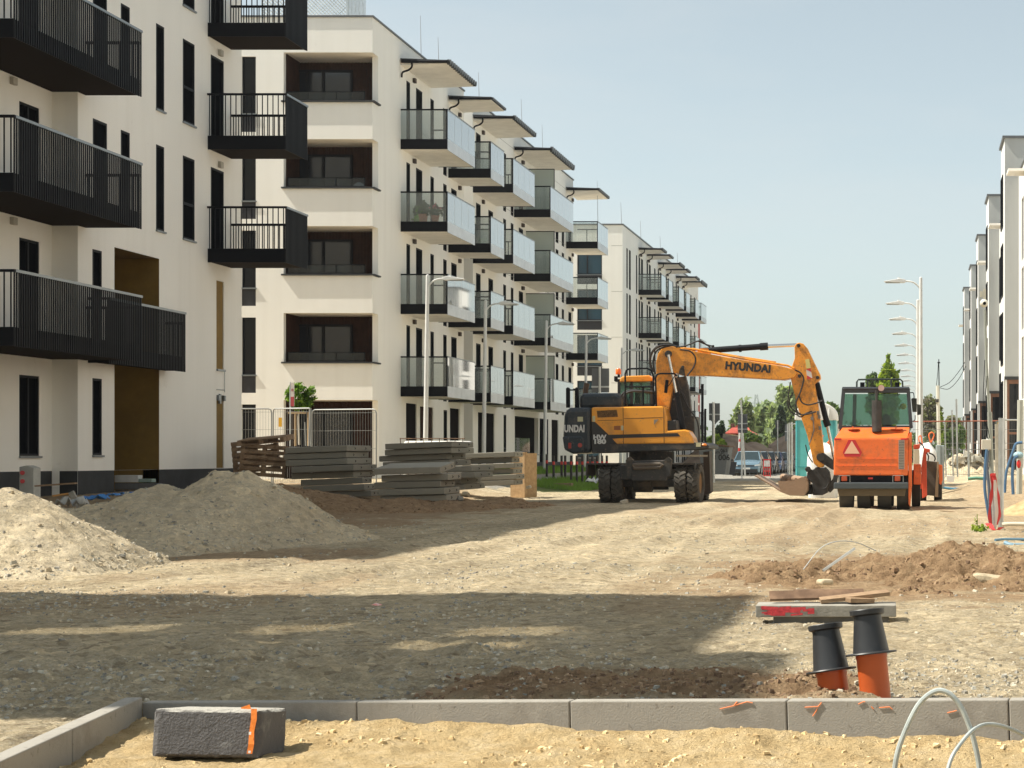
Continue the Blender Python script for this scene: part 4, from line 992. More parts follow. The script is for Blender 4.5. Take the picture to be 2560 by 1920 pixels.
b.quad((XC, YC1, 0), (-40, YC1, 0), (-40, YC1, HB), (XC, YC1, HB)); b.quad((-40, YC0, HB), (XC, YC0, HB), (XC, YC1, HB), (-40, YC1, HB)); b.quad((-40, YC0, 0), (-40, YC1, 0), (-40, YC1, HB), (-40, YC0, HB))
b.build('wall', PLA, C_, recalc=False)
b = MB(); b.box(-40, XC+.06, YC0-.06, YC0+.3, HB, HB+.09); b.box(XC-.3, XC+.06, YC0+.3, YC1, HB, HB+.09); b.build('roof_coping', MATS['dark_coping_sheet'], C_)
for zt, zb in cw:
    window(C_, 'y', YC0, -1, x0c, x1c, zb, zt, .12, mull=((x0c+(x1c-x0c)*.4),), sill=True, fr=.07, pm=mat('blue_reflecting_glass', (.015, .05, .075), rough=.12, spec=.5))
    b = MB(); b.box(x0c+.004, x1c-.004, YC0+.02, YC0+.08, zb-.615, zb-.05); b.build('spandrel_panel', MATS['dark_spandrel'], C_)
for a, c, e, g in cs: window(C_, 'x', XC, 1, a, c, e, g, .04, pm=PANEM)
for y0, y1 in bayC:
    for r in LV: glass_balcony(C_, XC, -17.08, y0, y1, r, 2)
    canopy(C_, XC, -17.08, y0, y1, 15.3, 8)
    for k in range(4): b = MB(); b.box(XC+.003, XC+.12, y0+.75, y0+.98, 14.94-2.95*k, 15.12-2.95*k); b.build('wall_light', DK, C_)
b = MB()
for z in (15.6, 12.65, 9.7, 6.75): b.box(x1c+.6, XC-.01, YC0-.004, YC0-.0005, z-.8, z-.78)
b.build('wall_joint', MATS['joint_line'], C_)
for px, y0, y1, Y in ((1552, 506, 562, 118), (1601, 552, 625, 124), (1650, 590, 650, 132), (1693, 632, 680, 138), (1740, 735, 770, 150)): rod(px, y0, y1, Y, C_, .02)
RD = thing('red_building', 'narrow strip of red clad building just beyond the farthest white building', 'building', (-19, 168, .4))
b = MB(); b.box(-30, X_(1748, 168), 168, 168.7, -.2, Z_(800, 168)); b.build('wall', mat('dull_red_cladding', (.42, .10, .09), rough=.7, var=.15, vs=1), RD)
b = MB()
for k in range(4): b.box(-22, X_(1748, 168)+.02, 167.95, 168.02, 3+3*k, 3.2+3*k)
b.build('floor_band', WSO, RD)

# ---------------- block outside the left edge (casts the near shadow)
N0 = thing('apartment_building', 'apartment block standing left of the frame whose shadow covers the near gravel', 'building', (-20, 10, 0))
b = MB(); x0, x1, y0, y1, zz = -27, -13.75, 6.7, 14.15, 17.3
hs0 = [(y, y+1.2, .9+2.95*k, 2.7+2.95*k) for k in range(5) for y in (7.6, 9.8, 11.9)]
# added slots through wall and roof that let sun patches fall on the gravel
sun_slots = [(-5.9, 13.0, .5, .33), (-4.45, 13.1, .34, .30), (-2.85, 12.8, .40, .34), (-4.6, 11.7, .45, .32), (-2.9, 11.6, .42, .30)]
lf = []; rfh = []
for gx, gy, hx_, hy_ in sun_slots:
    k1 = math.tan(R(SUN_EL))/math.cos(R(SUN_AZ)); d1 = gx-x1; yy = gy-d1*math.tan(R(SUN_AZ)); zc = d1*k1
    lf.append((yy-hy_, yy+hy_, zc-hx_*k1, zc+hx_*k1)); xr0 = gx-zz/k1; yr = gy-(gx-xr0)*math.tan(R(SUN_AZ)); rfh.append((xr0-hx_*1.5, xr0+hx_*1.5, yr-hy_*1.5, yr+hy_*1.5))
hs0 = [h for h in hs0 if not any(l[0] < h[1]+.1 and l[1] > h[0]-.1 and l[2] < h[3]+.1 and l[3] > h[2]-.1 for l in lf)]
facade(b, 'x', x1, y0, y1, -.3, zz, hs0+lf, .02, 1); b.quad((x0, y0, 0), (x1, y0, 0), (x1, y0, zz), (x0, y0, zz)); b.quad((x0, y1, 0), (x1, y1, 0), (x1, y1, zz), (x0, y1, zz)); b.quad((x0, y0, 0), (x0, y1, 0), (x0, y1, zz), (x0, y0, zz)); 
rb_ = MB(); facade(rb_, 'x', 0, x0, x1, y0, y1, rfh, .02, 1); b.add([(p[1], p[2], zz-.02+p[0]) for p in rb_.v], rb_.f)
b.build('wall', PLA, N0, recalc=False)
b = MB(); b.box(-17.5, x1, y0+.01, 9.4, zz+.01, 18.15); b.build('shadow_box', PLA, N0)  # unseen roof box, added to stretch the near shadow further right
GT = glass('sun_slot_glass', (.40, .38, .33))  # tinted panes that dim the sun in the added slots
for l in lf:
    q_ = MB(); q_.quad((x1-.02, l[0], l[2]), (x1-.02, l[1], l[2]), (x1-.02, l[1], l[3]), (x1-.02, l[0], l[3])); q_.build('sun_slot_pane', GT, N0)
for h in hs0: window(N0, 'x', x1, 1, *h, .15)

# ============================================================ right row
XT, XM = 4.1, 4.72
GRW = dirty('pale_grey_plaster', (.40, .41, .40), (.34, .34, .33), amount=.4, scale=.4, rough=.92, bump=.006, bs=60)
FT = mat('brown_entry_frame', (.19, .085, .045), rough=.5, var=.15, vs=5)
def right_block(i, Y0, xt, label):
    xm = xt+.62; Y1 = Y0+3.2; Yn = Y0+17.6
    o = thing('row_building', label, 'building', (xt+3, Y0+2, .2), 'stepped white buildings along the right side')
    b = MB(); HT = 15.2; HM = 13.55
    tw = [(Y0+1.2, Y0+3.1, 11.47-3.07*k, 13.8-3.07*k) for k in range(4)]
    mw = [(Yn-4.6, Yn-.5, 9.4-3.07*k, 11.75-3.07*k) for k in range(4)]
    mw += [(Yn-7.5, Yn-6.5, 9.57-2.95*k, 12.2-2.95*k) for k in range(4)]
    xr = 16
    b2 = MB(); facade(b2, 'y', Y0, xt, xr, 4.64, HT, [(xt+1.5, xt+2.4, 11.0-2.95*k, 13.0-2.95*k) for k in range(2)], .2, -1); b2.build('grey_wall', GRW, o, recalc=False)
    b.box(xt, xt+.10, Y0+.002, Y0+.5, 0, 4.64)
    facade(b, 'x', xt, Y0, Y1, 0, HT, tw, .2, -1)
    b.quad((xt, Y1, 0), (xm+.01, Y1, 0), (xm+.01, Y1, HT), (xt, Y1, HT)); b.quad((xt, Y0, HT), (xr, Y0, HT), (xr, Y1, HT), (xt, Y1, HT)); b.quad((xm, Y1, HM), (xr, Y1, HM), (xr, Y1, HT), (xm, Y1, HT))
    facade(b, 'x', xm, Y1, Yn if i < 4 else Yn-9, 0, HM, [m_ for m_ in mw if m_[1] < (Yn if i < 4 else Yn-9)], .2, -1)
    b.quad((xm, Y1, HM), (xr, Y1, HM), (xr, Yn-(0 if i < 4 else 9), HM), (xm, Yn-(0 if i < 4 else 9), HM))
    b.build('wall', PLW, o, recalc=False)
    for w_ in tw: window(o, 'x', xt, -1, *w_, .012, pm=PANEM)
    for w_ in mw:
        if w_[1] < (Yn if i < 4 else Yn-9): window(o, 'x', xm, -1, *w_, .012, pm=PANEM)
    for k in range(2): window(o, 'y', Y0, -1, xt+1.5, xt+2.4, 11.0-2.95*k, 13.0-2.95*k, .15, sill=True)
    b = MB(); b.box(xt-.10, xr, Y0-.10, Y0+.25, HT, HT+.10); b.box(xt-.10, xt+.25, Y0+.25, Y1+.05, HT, HT+.10); b.box(xm-.06, xm+.2, Y1+.05, Yn-(0 if i < 4 else 9), HM, HM+.08); b.build('roof_coping', MATS['dark_coping_sheet'], o)
    b = MB(); b.box(xm-.75, xm, Yn-5.0, Yn-3.4, 13.0, 13.1); b.box(xm-.75, xm, Yn-5.0, Yn-3.4, 10.0, 10.1) if False else None; b.build('small_canopy', WSO, o)
    # entry: brown frames with dark glass under the overhanging storeys
    e = MB(); xa = xt+.10; e.box(xa, xr, Y0+.02, Y0+.12, 4.42, 4.64-.002)
    xs = [xa]
    while xs[-1] < xt+7: xs.append(xs[-1]+.85)
    for x in xs: e.box(x, x+.10, Y0+.02, Y0+.12, 0, 4.42)
    e.box(xa, xr, Y0+.025, Y0+.115, 2.2, 2.3); en = e.build('entry_frame', FT, o)
    b = MB(); b.box(xa, xr, Y0+.07, Y0+.09, 0, 4.6); b.build('entry_glass', PANE, en)
    b = MB(); b.box(xt-.02, xr, Y0-.04, Y0+.01, 4.60, 4.74); b.build('dark_lintel', ANT, o)
GT = glass('sun_slot_glass', (.34, .33, .30))
lbs = ['nearest stepped white building cut off by the right edge', 'second stepped white building of the right row', 'third stepped white building of the right row', 'fourth white building of the right row, last but one', 'farthest white building of the right row']
for Y0 in (8.6, 26.2, 43.8): right_block(0, Y0, 4.07, {8.6: 'stepped white building out of the frame, nearest the camera', 26.2: 'stepped white building out of the frame beside the camera pole', 43.8: 'stepped white building just outside the right edge'}[Y0])
for i, (Y0, xt) in enumerate(((79.0, 4.07), (96.6, 4.12), (114.0, 4.2), (132.0, 4.34), (149.5, 4.35))): right_block(i, Y0, xt, lbs[i])
# the storey strip nearer than the first tower
o = thing('row_building', 'sunlit white wall end of the building nearest to the right edge', 'building', (8, 72, .2), 'stepped white buildings along the right side')
b = MB(); mw = [(75.6, 77.0, 9.57-2.95*k, 12.2-2.95*k) for k in range(4)]
facade(b, 'x', 4.69, 61.41, 79.0, 0, 13.55, mw, .2, -1); facade(b, 'y', 61.41, 4.69, 16, 0, 13.55, [], .2, -1); b.quad((4.69, 61.41, 13.55), (16, 61.41, 13.55), (16, 79, 13.55), (4.69, 79, 13.55)); b.build('wall', PLW, o, recalc=False)
for w_ in mw: window(o, 'x', 4.69, -1, *w_, .15, pm=PANEM)
b = MB(); b.box(4.63, 16, 61.35, 61.6, 13.55, 13.63); b.box(4.63, 4.9, 61.6, 78.9, 13.55, 13.63); b.build('roof_coping', MATS['dark_coping_sheet'], o)
b = MB(); b.box(3.95, 4.69, 73.8, 75.2, 12.95, 13.05); b.build('small_canopy', WSO, o)
# ============================================================ text helper
def text_mesh(name, s, size, m, parent, loc, rot=(90, 0, 0), bold=.0, ext=.004, shear=0, sx=1.0):
    cu = bpy.data.curves.new(name, 'FONT'); cu.body = s; cu.size = size; cu.extrude = ext; cu.offset = bold; cu.shear = shear; cu.space_character = 1.02+bold*2
    t = bpy.data.objects.new(name+'_tmp', cu); COL.objects.link(t)
    bpy.context.view_layer.update()
    me = bpy.data.meshes.new_from_object(t.evaluated_get(bpy.context.evaluated_depsgraph_get()))
    bpy.data.objects.remove(t)
    me.materials.clear(); me.materials.append(m)
    M = Matrix.Translation(Vector(loc)) @ Matrix.Rotation(R(rot[2]), 4, 'Z') @ Matrix.Rotation(R(rot[1]), 4, 'Y') @ Matrix.Rotation(R(rot[0]), 4, 'X') @ Matrix.Diagonal((sx, 1, 1, 1))
    me.transform(M)
    o = bpy.data.objects.new(name, me); COL.objects.link(o)
    if parent is not None:
        o.parent = parent; off = wloc(parent); me.transform(Matrix.Translation(-off))
    return o

# ============================================================ street lamps
def lamp(x, y, ztop, zb, side, label, group, lean=0):
    o = thing('street_lamp', label, 'street lamp', (x, y, zb), group)
    hh = ztop-zb
    b = MB(); b.cyl((-lean, 0, 0), (0, 0, hh), .085, .055, 12); b.lathe([(.055, 0), (.05, .03), (.0, .06)], (0, 0, hh), n=12); b.build('pole', WPOL, o, smooth=True, local=True)
    b = MB(); s = side
    b.tube(arc([(0, 0, hh-.38), (s*.10, 0, hh-.24), (s*.25, 0, hh-.13), (s*.44, 0, hh-.09), (s*.55, 0, hh-.085)], 6), .028, 8); b.build('arm', WPOL, o, smooth=True, local=True)
    b = MB()
    pr = [(s*.50, hh-.12), (s*.58, hh-.15), (s*.66, hh-.145), (s*1.22, hh-.125), (s*1.24, hh-.10), (s*.95, hh-.045), (s*.68, hh-.005), (s*.52, hh-.04)]
    b.prism(pr, -.11, .11); b.build('lamp_head', WPOL, o, bevel=.015, local=True)
    b = MB(); b.cyl((s*.74, 0, hh-.02), (s*.74, 0, hh+.035), .035, n=10); b.build('sensor', WPOL, o, local=True)
    b = MB(); b.box(s*.7, s*1.18, -.085, .085, hh-.155, hh-.128); b.build('led_panel', mat('led_lens', (.25, .26, .26), rough=.3), o, local=True)
    return o
LL = [(1069, 690, 59.5), (1214, 753, 67.4), (1366, 804, 77.7), (1466, 841, 87.3), (1555, 871, 96.7)]
ln = ['nearest left street lamp rising behind the concrete slab stacks', 'second left street lamp in front of the second column of glass balconies', 'third left street lamp standing on the grass by the bollards', 'fourth left street lamp above the black rear of the excavator', 'fifth left street lamp, smaller, right behind the excavator cab']
ln[4] = 'farthest left street lamp rising just left of the excavator boom'
for (px, py, Y), lb in zip(LL, ln):
    x = X_(px, Y); lamp(x, Y, Z_(py, Y), gs(x, Y), 1, lb, 'street lamps on the left side', .08)
rl = [(2302, 700, 67), (2294, 756, 76)]
ords = ['nearest', 'second', 'third', 'fourth', 'fifth', 'sixth', 'seventh', 'eighth', 'ninth', 'tenth', 'eleventh', 'twelfth']
hd = [440, 384, 344, 307, 277, 253, 232, 214, 199, 188, 175, 166]
for i, h_ in enumerate(hd):
    Y = 5.8*F/h_+1.0; px = 2302 if i == 0 else 2294.5-.25*i
    x = X_(px, Y); lamp(x, Y, H+5.95, gs(x, Y), -1, ords[i]+' street lamp of the long right hand row, counted from the camera', 'street lamps on the right side')

# ============================================================ bollards
bx = [(1367, 71.0), (1384, 70.6), (1404, 71.5), (1413, 71.6), (1428, 71), (1442, 71), (1456, 71.4), (1469, 71.6), (1481, 72), (1493, 72.3), (1505, 72.5), (1517, 72.8)]
RED = mat('red_reflective_band', (.60, .03, .025), rough=.4); BPL = mat('black_bollard_plastic', (.018, .017, .018), rough=.5)
for i, (px, Y) in enumerate(bx):
    x = X_(px, Y); o = thing('bollard', ['first', 'second', 'third', 'fourth', 'fifth', 'sixth', 'seventh', 'eighth', 'ninth', 'tenth', 'eleventh', 'twelfth'][i]+' black bollard with a red band, counted from the left', 'bollard', (x, Y, gs(x, Y)-.05), 'black and red bollards by the grass')
    h_ = 1.25-(gs(x, Y)-.05)+.02
    if px == 1367: h_ += .05
    b = MB(); b.cyl((0, 0, 0), (0, 0, h_), .048, n=12); b.build('post', BPL, o, smooth=True, local=True)
    b = MB(); b.cyl((0, 0, h_-.36), (0, 0, h_-.24), .052, n=12); b.build('red_band', RED, o, smooth=True, local=True)

# ============================================================ wheeled excavator
YE = 50.0
YEL = dirty('excavator_yellow', (.80, .31, .018), (.16, .09, .045), amount=.8, scale=2.2, rough=.42, bump=.002, coat=.2, thr=.075)
YELC = dirty('excavator_yellow_clean', (.80, .325, .02), (.33, .18, .07), amount=.6, scale=1.3, rough=.38, bump=.001, coat=.2, thr=.05)
NAVY = dirty('excavator_dark_blue', (.012, .022, .032), (.12, .105, .09), amount=.5, thr=.06, scale=1.5, rough=.42, bump=.002)
DGR = dirty('excavator_dark_grey', (.028, .028, .028), (.17, .135, .095), amount=.7, scale=1.6, thr=.07, rough=.6, bump=.004)
CHR = mat('chrome_rod', (.75, .72, .68), rough=.12, metal=1.0)
EXC = thing('excavator', 'yellow wheeled excavator with its boom stretched out to the right', 'excavator', (X_(1630, YE), YE, 0))
def poly(pts, Y): return [(X_(a, Y), Z_(c, Y)) for a, c in pts]
def ep(name, pts, y0, y1, m, par=EXC, bevel=.02, smooth=False, label=None):
    b = MB(); b.prism(poly(pts, y0), y0, y1); o = b.build(name, m, par, bevel=bevel, smooth=smooth)
    if label: o['label'] = label
    return o
yn, yf = 48.75, 51.25       # near and far flanks of the upper structure
ep('counterweight', [(1409, 1040), (1413, 1024), (1425, 1019), (1479, 1018), (1479, 1133), (1432, 1133), (1412, 1124), (1406.5, 1088)], yn+.05, yf-.05, NAVY, bevel=.12)
ep('counterweight_step', [(1405, 1090), (1452, 1089), (1460, 1096), (1460, 1131), (1432, 1135), (1410, 1124)], yn+.02, yf-.02, NAVY, bevel=.08)
bd = ep('side_body', [(1478.5, 1019), (1488, 1018), (1656, 1015.5), (1662, 1022), (1668, 1048), (1668, 1077), (1712, 1074), (1722, 1078), (1732, 1094), (1736, 1109), (1478.5, 1111)], yn, yn+.9, YELC, bevel=.035)
ep('far_body', [(1478.5, 1025), (1640, 1022), (1640, 1111), (1478.5, 1111)], yn+.902, yf, DGR, bevel=.03)
ep('rear_graphic', [(1478.8, 1054), (1488, 1055), (1522, 1087), (1560, 1086), (1694, 1082.5), (1701, 1091), (1560, 1095), (1531, 1097), (1544, 1111), (1478.8, 1111)], yn-.004, yn+.0005, mat('graphite_decal', (.022, .021, .02), rough=.5), bd, bevel=0)
ep('skirt', [(1479.5, 1109.8), (1758, 1106), (1772, 1113), (1772, 1121), (1740, 1124), (1560, 1130), (1479.5, 1133)], yn+.01, yf, DGR, bevel=.02)
# grille, door seams, decals
b = MB(); b.prism(poly([(1492, 1027), (1542, 1024.5), (1545, 1042), (1494, 1044)], yn), yn-.006, yn+.001); gr = b.build('vent_grille', mat('vent_grille', (.13, .065, .02), rough=.8, var=.8, vs=60), bd)
b = MB()
for px, y0, y1 in ((1557, 1018, 1110), (1658.5, 1018, 1108)): b.prism(poly([(px, y0), (px+1.3, y0), (px+2.5, y1), (px+1.2, y1)], yn), yn-.005, yn+.001)
b.prism(poly([(1494, 1051), (1556, 1049.5), (1556, 1050.5), (1494, 1052)], yn), yn-.003, yn+.001); b.prism(poly([(1560, 1046), (1657, 1043), (1657, 1044), (1560, 1047)], yn), yn-.003, yn+.001)
b.build('door_seam', mat('seam_shadow_gap', (.05, .025, .01)), bd)
b = MB(); b.prism(poly([(1444, 1042), (1457.5, 1042), (1457.5, 1054), (1444, 1054)], yn+.05), yn+.04, yn+.06); b.prism(poly([(1481, 1040), (1488, 1040), (1488, 1054), (1481, 1054)], yn), yn-.006, yn+.001); b.prism(poly([(1553, 1064), (1558.5, 1064), (1558.5, 1076), (1553, 1076)], yn), yn-.007, yn+.001)
b.prism(poly([(1740, 1107), (1752, 1107), (1752, 1117), (1740, 1117)], yn), yn-.0, yn+.02); b.build('pale_sticker', mat('sticker_cream', (.50, .48, .30), rough=.6), bd)
b = MB(); b.prism(poly([(1535, 1065), (1551, 1064.5), (1551, 1075), (1535, 1075)], yn), yn-.006, yn+.001); b.build('warning_sticker', mat('sticker_brown', (.30, .10, .03), rough=.6), bd)
b = MB(); b.prism(poly([(1635, 1049), (1647, 1048), (1635, 1062)], yn), yn-.006, yn+.001); b.build('triangle_decal', mat('decal_grey', (.25, .22, .17), rough=.6), bd)
WT = mat('white_lettering', (.62, .62, .60), rough=.5); BT = mat('black_lettering', (.02, .02, .02), rough=.5)
x, z = X_(1483, yn), Z_(1098, yn); text_mesh('lettering', 'HW', .17, WT, bd, (x, yn-.008, z), bold=.008, shear=.0, sx=1.15)
x, z = X_(1483, yn), Z_(1109, yn); text_mesh('lettering', '180', .17, WT, bd, (x, yn-.008, z), bold=.009, sx=1.32)
cw_ = [o for o in EXC.children if o.name.startswith('counterweight')][0]
text_mesh('lettering', 'UNDAI', .26, WT, cw_, (X_(1409.5, yn), yn+.044, Z_(1079.5, yn)), bold=.012, sx=.66)
b = MB(); b.cyl(at(1450, 1113, yn-.02), at(1450, 1113, yn+.06), .06, n=12); b.box(X_(1421, yn), X_(1428, yn), yn-.01, yn+.05, Z_(1121, yn), Z_(1107, yn)); b.build('tail_light', mat('red_lamp', (.35, .03, .02), rough=.3), EXC)
b = MB(); b.sphere(at(1761, 1112, yn-.01), .07, 12, 8, (1, .4, .5)); b.build('side_marker', mat('amber_lamp', (.75, .22, .03), rough=.3), EXC)
# hood, exhaust, rails
ep('engine_hood', [(1447, 1021), (1447, 990), (1458, 983), (1540, 982), (1551, 988), (1556, 1004), (1556, 1021)], yn+.45, yf-.35, NAVY, bevel=.10)
b = MB(); b.tube([at(1464, 990, 50.3), at(1464, 972, 50.3), at(1468, 958, 50.3)], .075, 10); b.build('exhaust_pipe', mat('burnt_pipe', (.05, .03, .02), rough=.6, col2=(.12, .07, .04), vs=4), EXC)
for px in (1419, 1441): b = MB(); b.prism(poly([(px-4, 971), (px, 968), (px+4, 971), (px+4, 1019), (px-4, 1019)], yn+.3), yn+.3, yn+.45); b.build('tail_post', BLK, EXC)
b = MB(); b.cyl(at(1419, 975, yn+.37), at(1441, 975, yn+.37), .02); b.build('tail_rail', BLK, EXC)
hr = [[(1563, 1016), (1563, 935), (1566, 926), (1573, 922), (1618, 921), (1628, 926), (1633, 938), (1634, 1016)], [(1563, 967), (1632, 967)], [(1641, 1016), (1639, 945), (1643, 936), (1650, 934), (1686, 934), (1692, 940)], [(1608, 967), (1608, 1014)]]
for i, l_ in enumerate(hr):
    b = MB(); b.tube([at(p[0], p[1], yn+.15) for p in l_], .024, 8); b.build('handrail', BLK, EXC, smooth=True)
# cab on the far side
CABG = glass('cab_glass', (.62, .76, .70), frost=.08, fcol=(.4, .55, .48), boost=1.0)
cb = ep('cab_frame_roof', [(1548, 955), (1552, 943), (1560, 940), (1622, 938), (1630, 944), (1632, 953)], 50.1, 51.3, YELC, bevel=.03)
b = MB()
for px in (1547, 1579, 1629):
    for yy in (50.12, 51.2): b.box(X_(px, yy)-.035, X_(px, yy)+.035, yy, yy+.07, Z_(1020, yy), Z_(952, yy))
b.box(X_(1545, 50.1), X_(1632, 50.1), 50.12, 51.27, Z_(1022, 50.1), Z_(1010, 50.1)); b.build('cab_pillars', mat('cab_black', (.02, .02, .022), rough=.6), EXC)
b = MB()
for yy in (50.15, 51.22): b.box(X_(1550, yy), X_(1626, yy), yy, yy+.006, Z_(1012, yy), Z_(953, yy))
b.box(X_(1546, 50.1)-.003, X_(1546, 50.1)+.003, 50.2, 51.2, Z_(1012, 50.1), Z_(953, 50.1)); b.build('cab_window', CABG, EXC)
ep('seat_back', [(1585, 1012), (1588, 975), (1598, 973), (1602, 1012)], 50.5, 50.95, mat('seat_cloth', (.06, .06, .06), rough=.9), bevel=.03)
b = MB(); b.cyl(at(1547, 944, 50.4), at(1547, 935, 50.4), .035); b.build('beacon_base', BLK, EXC)
b = MB(); b.lathe([(.0, 0), (.075, 0), (.08, .02), (.075, .13), (.05, .165), (0, .17)], at(1546, 936, 50.4), n=14); b.build('beacon', mat('orange_beacon', (.85, .16, .02), rough=.15), EXC, smooth=True)
b = MB(); b.box(X_(1539, 50.3), X_(1557, 50.3), 50.25, 50.32, Z_(955, 50.3), Z_(948, 50.3)); b.obox(at(1540, 947, 50.2), (.09, .1, .14)); b.build('work_light', BLK, EXC)
b = MB(); b.obox(at(1666, 966, 49.2), (.09, .05, .36), Matrix.Rotation(.12, 3, 'Y')); mr = b.build('mirror', BLK, EXC, bevel=.015)
hose('mirror_arm', [at(1669, 967, 49.2), at(1676, 958, 49.2), at(1684, 944, 49.2), at(1690, 938, 49.2)], .012, BLK, parent=EXC)
# side box, tank
ep('side_box', [(1668, 1052), (1690, 1050), (1694, 1077), (1668, 1078)], yn+.05, yn+.6, DGR, bevel=.02)
# boom, arm
by0, by1 = 49.55, 50.15
BP = [(1641, 1018), (1640, 906), (1645, 884), (1655, 870), (1668, 865), (1690, 866.5), (1740, 879), (1860, 900), (1950, 914), (1982, 922), (1993, 934), (1986, 944), (1960, 949.5), (1940, 948.5), (1765, 938.5), (1712, 938.5), (1699, 937), (1690, 930), (1684, 945), (1677, 1000), (1669, 1046), (1672, 1052), (1642, 1053)]
bm = ep('boom', BP, by0, by1, YEL, bevel=.02)
text_mesh('lettering', 'HYUNDAI', .285, BT, bm, (X_(1812.5, by0), by0-.006, Z_(922, by0)), rot=(90, 4.6, 0), bold=.016, sx=.95)
for (px, py, r) in ((1671, 885, .10), (1707, 918, .045)): b = MB(); b.cyl(at(px, py, by0-.10), at(px, py, by1+.06), r, n=18); b.build('pin', DGR, bm, bevel=.01)
b = MB(); b.prism(poly([(1697, 935), (1700, 922), (1706, 914), (1711, 922), (1713, 940), (1704, 937)], by0), by0-.03, by0-.001); b.build('dark_bracket', DGR, bm)
b = MB(); b.tube([at(1690, 869, by0+.06), at(1742, 874, by0+.06), at(1860, 897, by0+.06), at(1970, 914, by0+.06), at(1985, 921, by0+.06)], .03, 8); b.tube([at(1730, 872, by0+.2), at(1860, 894, by0+.2), at(1940, 906, by0+.2)], .03, 8); b.build('hydraulic_line', YEL, bm, smooth=True)
# lift cylinder on both sides of the boom and the dark base between
for yy in (49.42, 50.25):
    b = MB(); b.cyl(at(1671, 887, yy), at(1692, 988, yy), .045, n=14); c_ = b.build('boom_cylinder_rod', CHR, EXC, smooth=True)
    b = MB(); b.cyl(at(1690, 982, yy), at(1694, 992, yy), .10, n=16); b.cyl(at(1692, 988, yy), at(1709, 1074, yy), .082, n=16); b.build('boom_cylinder', BLKS, EXC, smooth=True)
ep('boom_bracket', [(1684, 945), (1713, 940), (1722, 975), (1733, 1080), (1705, 1080), (1672, 1048), (1677, 1000)], 49.75, 50.05, DGR)
ep('boom_base', [(1640, 1040), (1735, 1040), (1738, 1112), (1640, 1112)], 49.7, 51.1, DGR)
b = MB(); b.cyl(at(1757, 877, 49.85), at(1904, 866.5, 49.85), .085, n=18); b.cyl(at(1900, 867, 49.85), at(1920, 865.5, 49.85), .105, n=18); b.cyl(at(1782, 863, 49.85), at(1783, 883, 49.85), .04); b.cyl(at(1850, 862, 49.85), at(1851, 880, 49.85), .04)
b.build('arm_cylinder', BLKS, EXC, smooth=True)
b = MB(); b.cyl(at(1918, 865.5, 49.85), at(1993, 862.5, 49.85), .05, n=14); b.build('arm_cylinder_rod', CHR, EXC, smooth=True)
b = MB(); b.prism(poly([(1740, 882), (1752, 870), (1770, 871), (1776, 886)], 49.7), 49.7, 50.0); b.build('cylinder_lug', YEL, EXC)
AP = [(1986, 866), (1990, 859), (1998, 856.5), (2008, 859), (2018, 870), (2036, 908), (2050, 936), (2051.5, 946), (2046, 953), (2037, 960), (2045, 1010), (2055, 1090), (2062, 1160), (2057, 1168), (2046, 1170), (2034, 1158), (2018, 1088), (1993, 1015), (1978, 952), (1975, 935), (1980, 915), (1987, 895)]
ar = ep('stick', AP, 49.62, 50.08, YEL, bevel=.018)
b = MB(); b.prism(poly([(1988, 918), (1999, 888), (2005, 875), (2012, 876), (2022, 896), (2027, 915), (2033, 945), (2025, 965), (1990, 960), (1978, 945)], 49.62), 49.605, 49.619); b.build('side_plate', YEL, ar)
for px, py in ((1996.5, 864), (2044, 944), (1999, 940)): b = MB(); b.cyl(at(px, py, 49.57), at(px, py, 50.12), .05, n=14); b.build('pin', DGR, ar)
b = MB(); b.prism(poly([(2013, 899), (2023, 897), (2027, 920), (2016, 921)], 49.6), 49.597, 49.604); b.build('pale_sticker', mat('sticker_yellow', (.62, .55, .2), rough=.6), ar)
rp = [(2015.5, 924), (2026, 920), (2031, 945), (2018, 949)]
b = MB(); b.mi = 0; b.prism(poly(rp, 49.6), 49.598, 49.604); b.mi = 1; b.prism(poly([(2015.5, 924), (2026, 920), (2028, 930), (2021, 926.5)], 49.6), 49.594, 49.5975); b.prism(poly([(2017, 938), (2029, 945), (2031, 945), (2018, 949)], 49.6), 49.594, 49.5975)
b.build('warning_chevron', [mat('chevron_white', (.62, .58, .55)), mat('chevron_red', (.55, .04, .04))], ar)
b = MB()
for px, py in ((2048, 1042), (2050, 1070), (2030, 1046), (2045, 1032)): b.obox(at(px, py, 49.58), (.07, .08, .10))
b.tube([at(2030, 1028, 49.58), at(2033, 1048, 49.58), at(2035, 1075, 49.58), at(2028, 1098, 49.58), at(2022, 1112, 49.58)], .018, 6); b.build('valve_block', mat('grey_fittings', (.20, .18, .16), rough=.5), ar)
b = MB(); b.cyl(at(2042, 957, 49.85), at(2067, 1056, 49.85), .078, n=18); b.cyl(at(2064, 1048, 49.85), at(2070, 1066, 49.85), .095, n=18); b.build('bucket_cylinder', BLKS, EXC, smooth=True)
b = MB(); b.cyl(at(2068, 1062, 49.85), at(2088, 1158, 49.85), .045, n=14); b.build('bucket_cylinder_rod', CHR, EXC, smooth=True)
LKM = mat('black_linkage', (.03, .028, .026), rough=.7, var=.3, vs=4)
b = MB(); b.cyl(at(2051, 1143, 49.55), at(2051, 1143, 50.2), .11, n=18); b.prism(poly([(2046, 1134), (2058, 1132), (2094, 1160), (2092, 1176), (2080, 1174), (2046, 1152)], 49.6), 49.6, 50.1); b.build('link_arm', LKM, EXC, bevel=.01)
b = MB(); b.prism(poly([(2090, 1165), (2098, 1170), (2090, 1215), (2075, 1232), (2066, 1222), (2082, 1196)], 49.6), 49.6, 50.1); b.build('link_rod', LKM, EXC, bevel=.01)
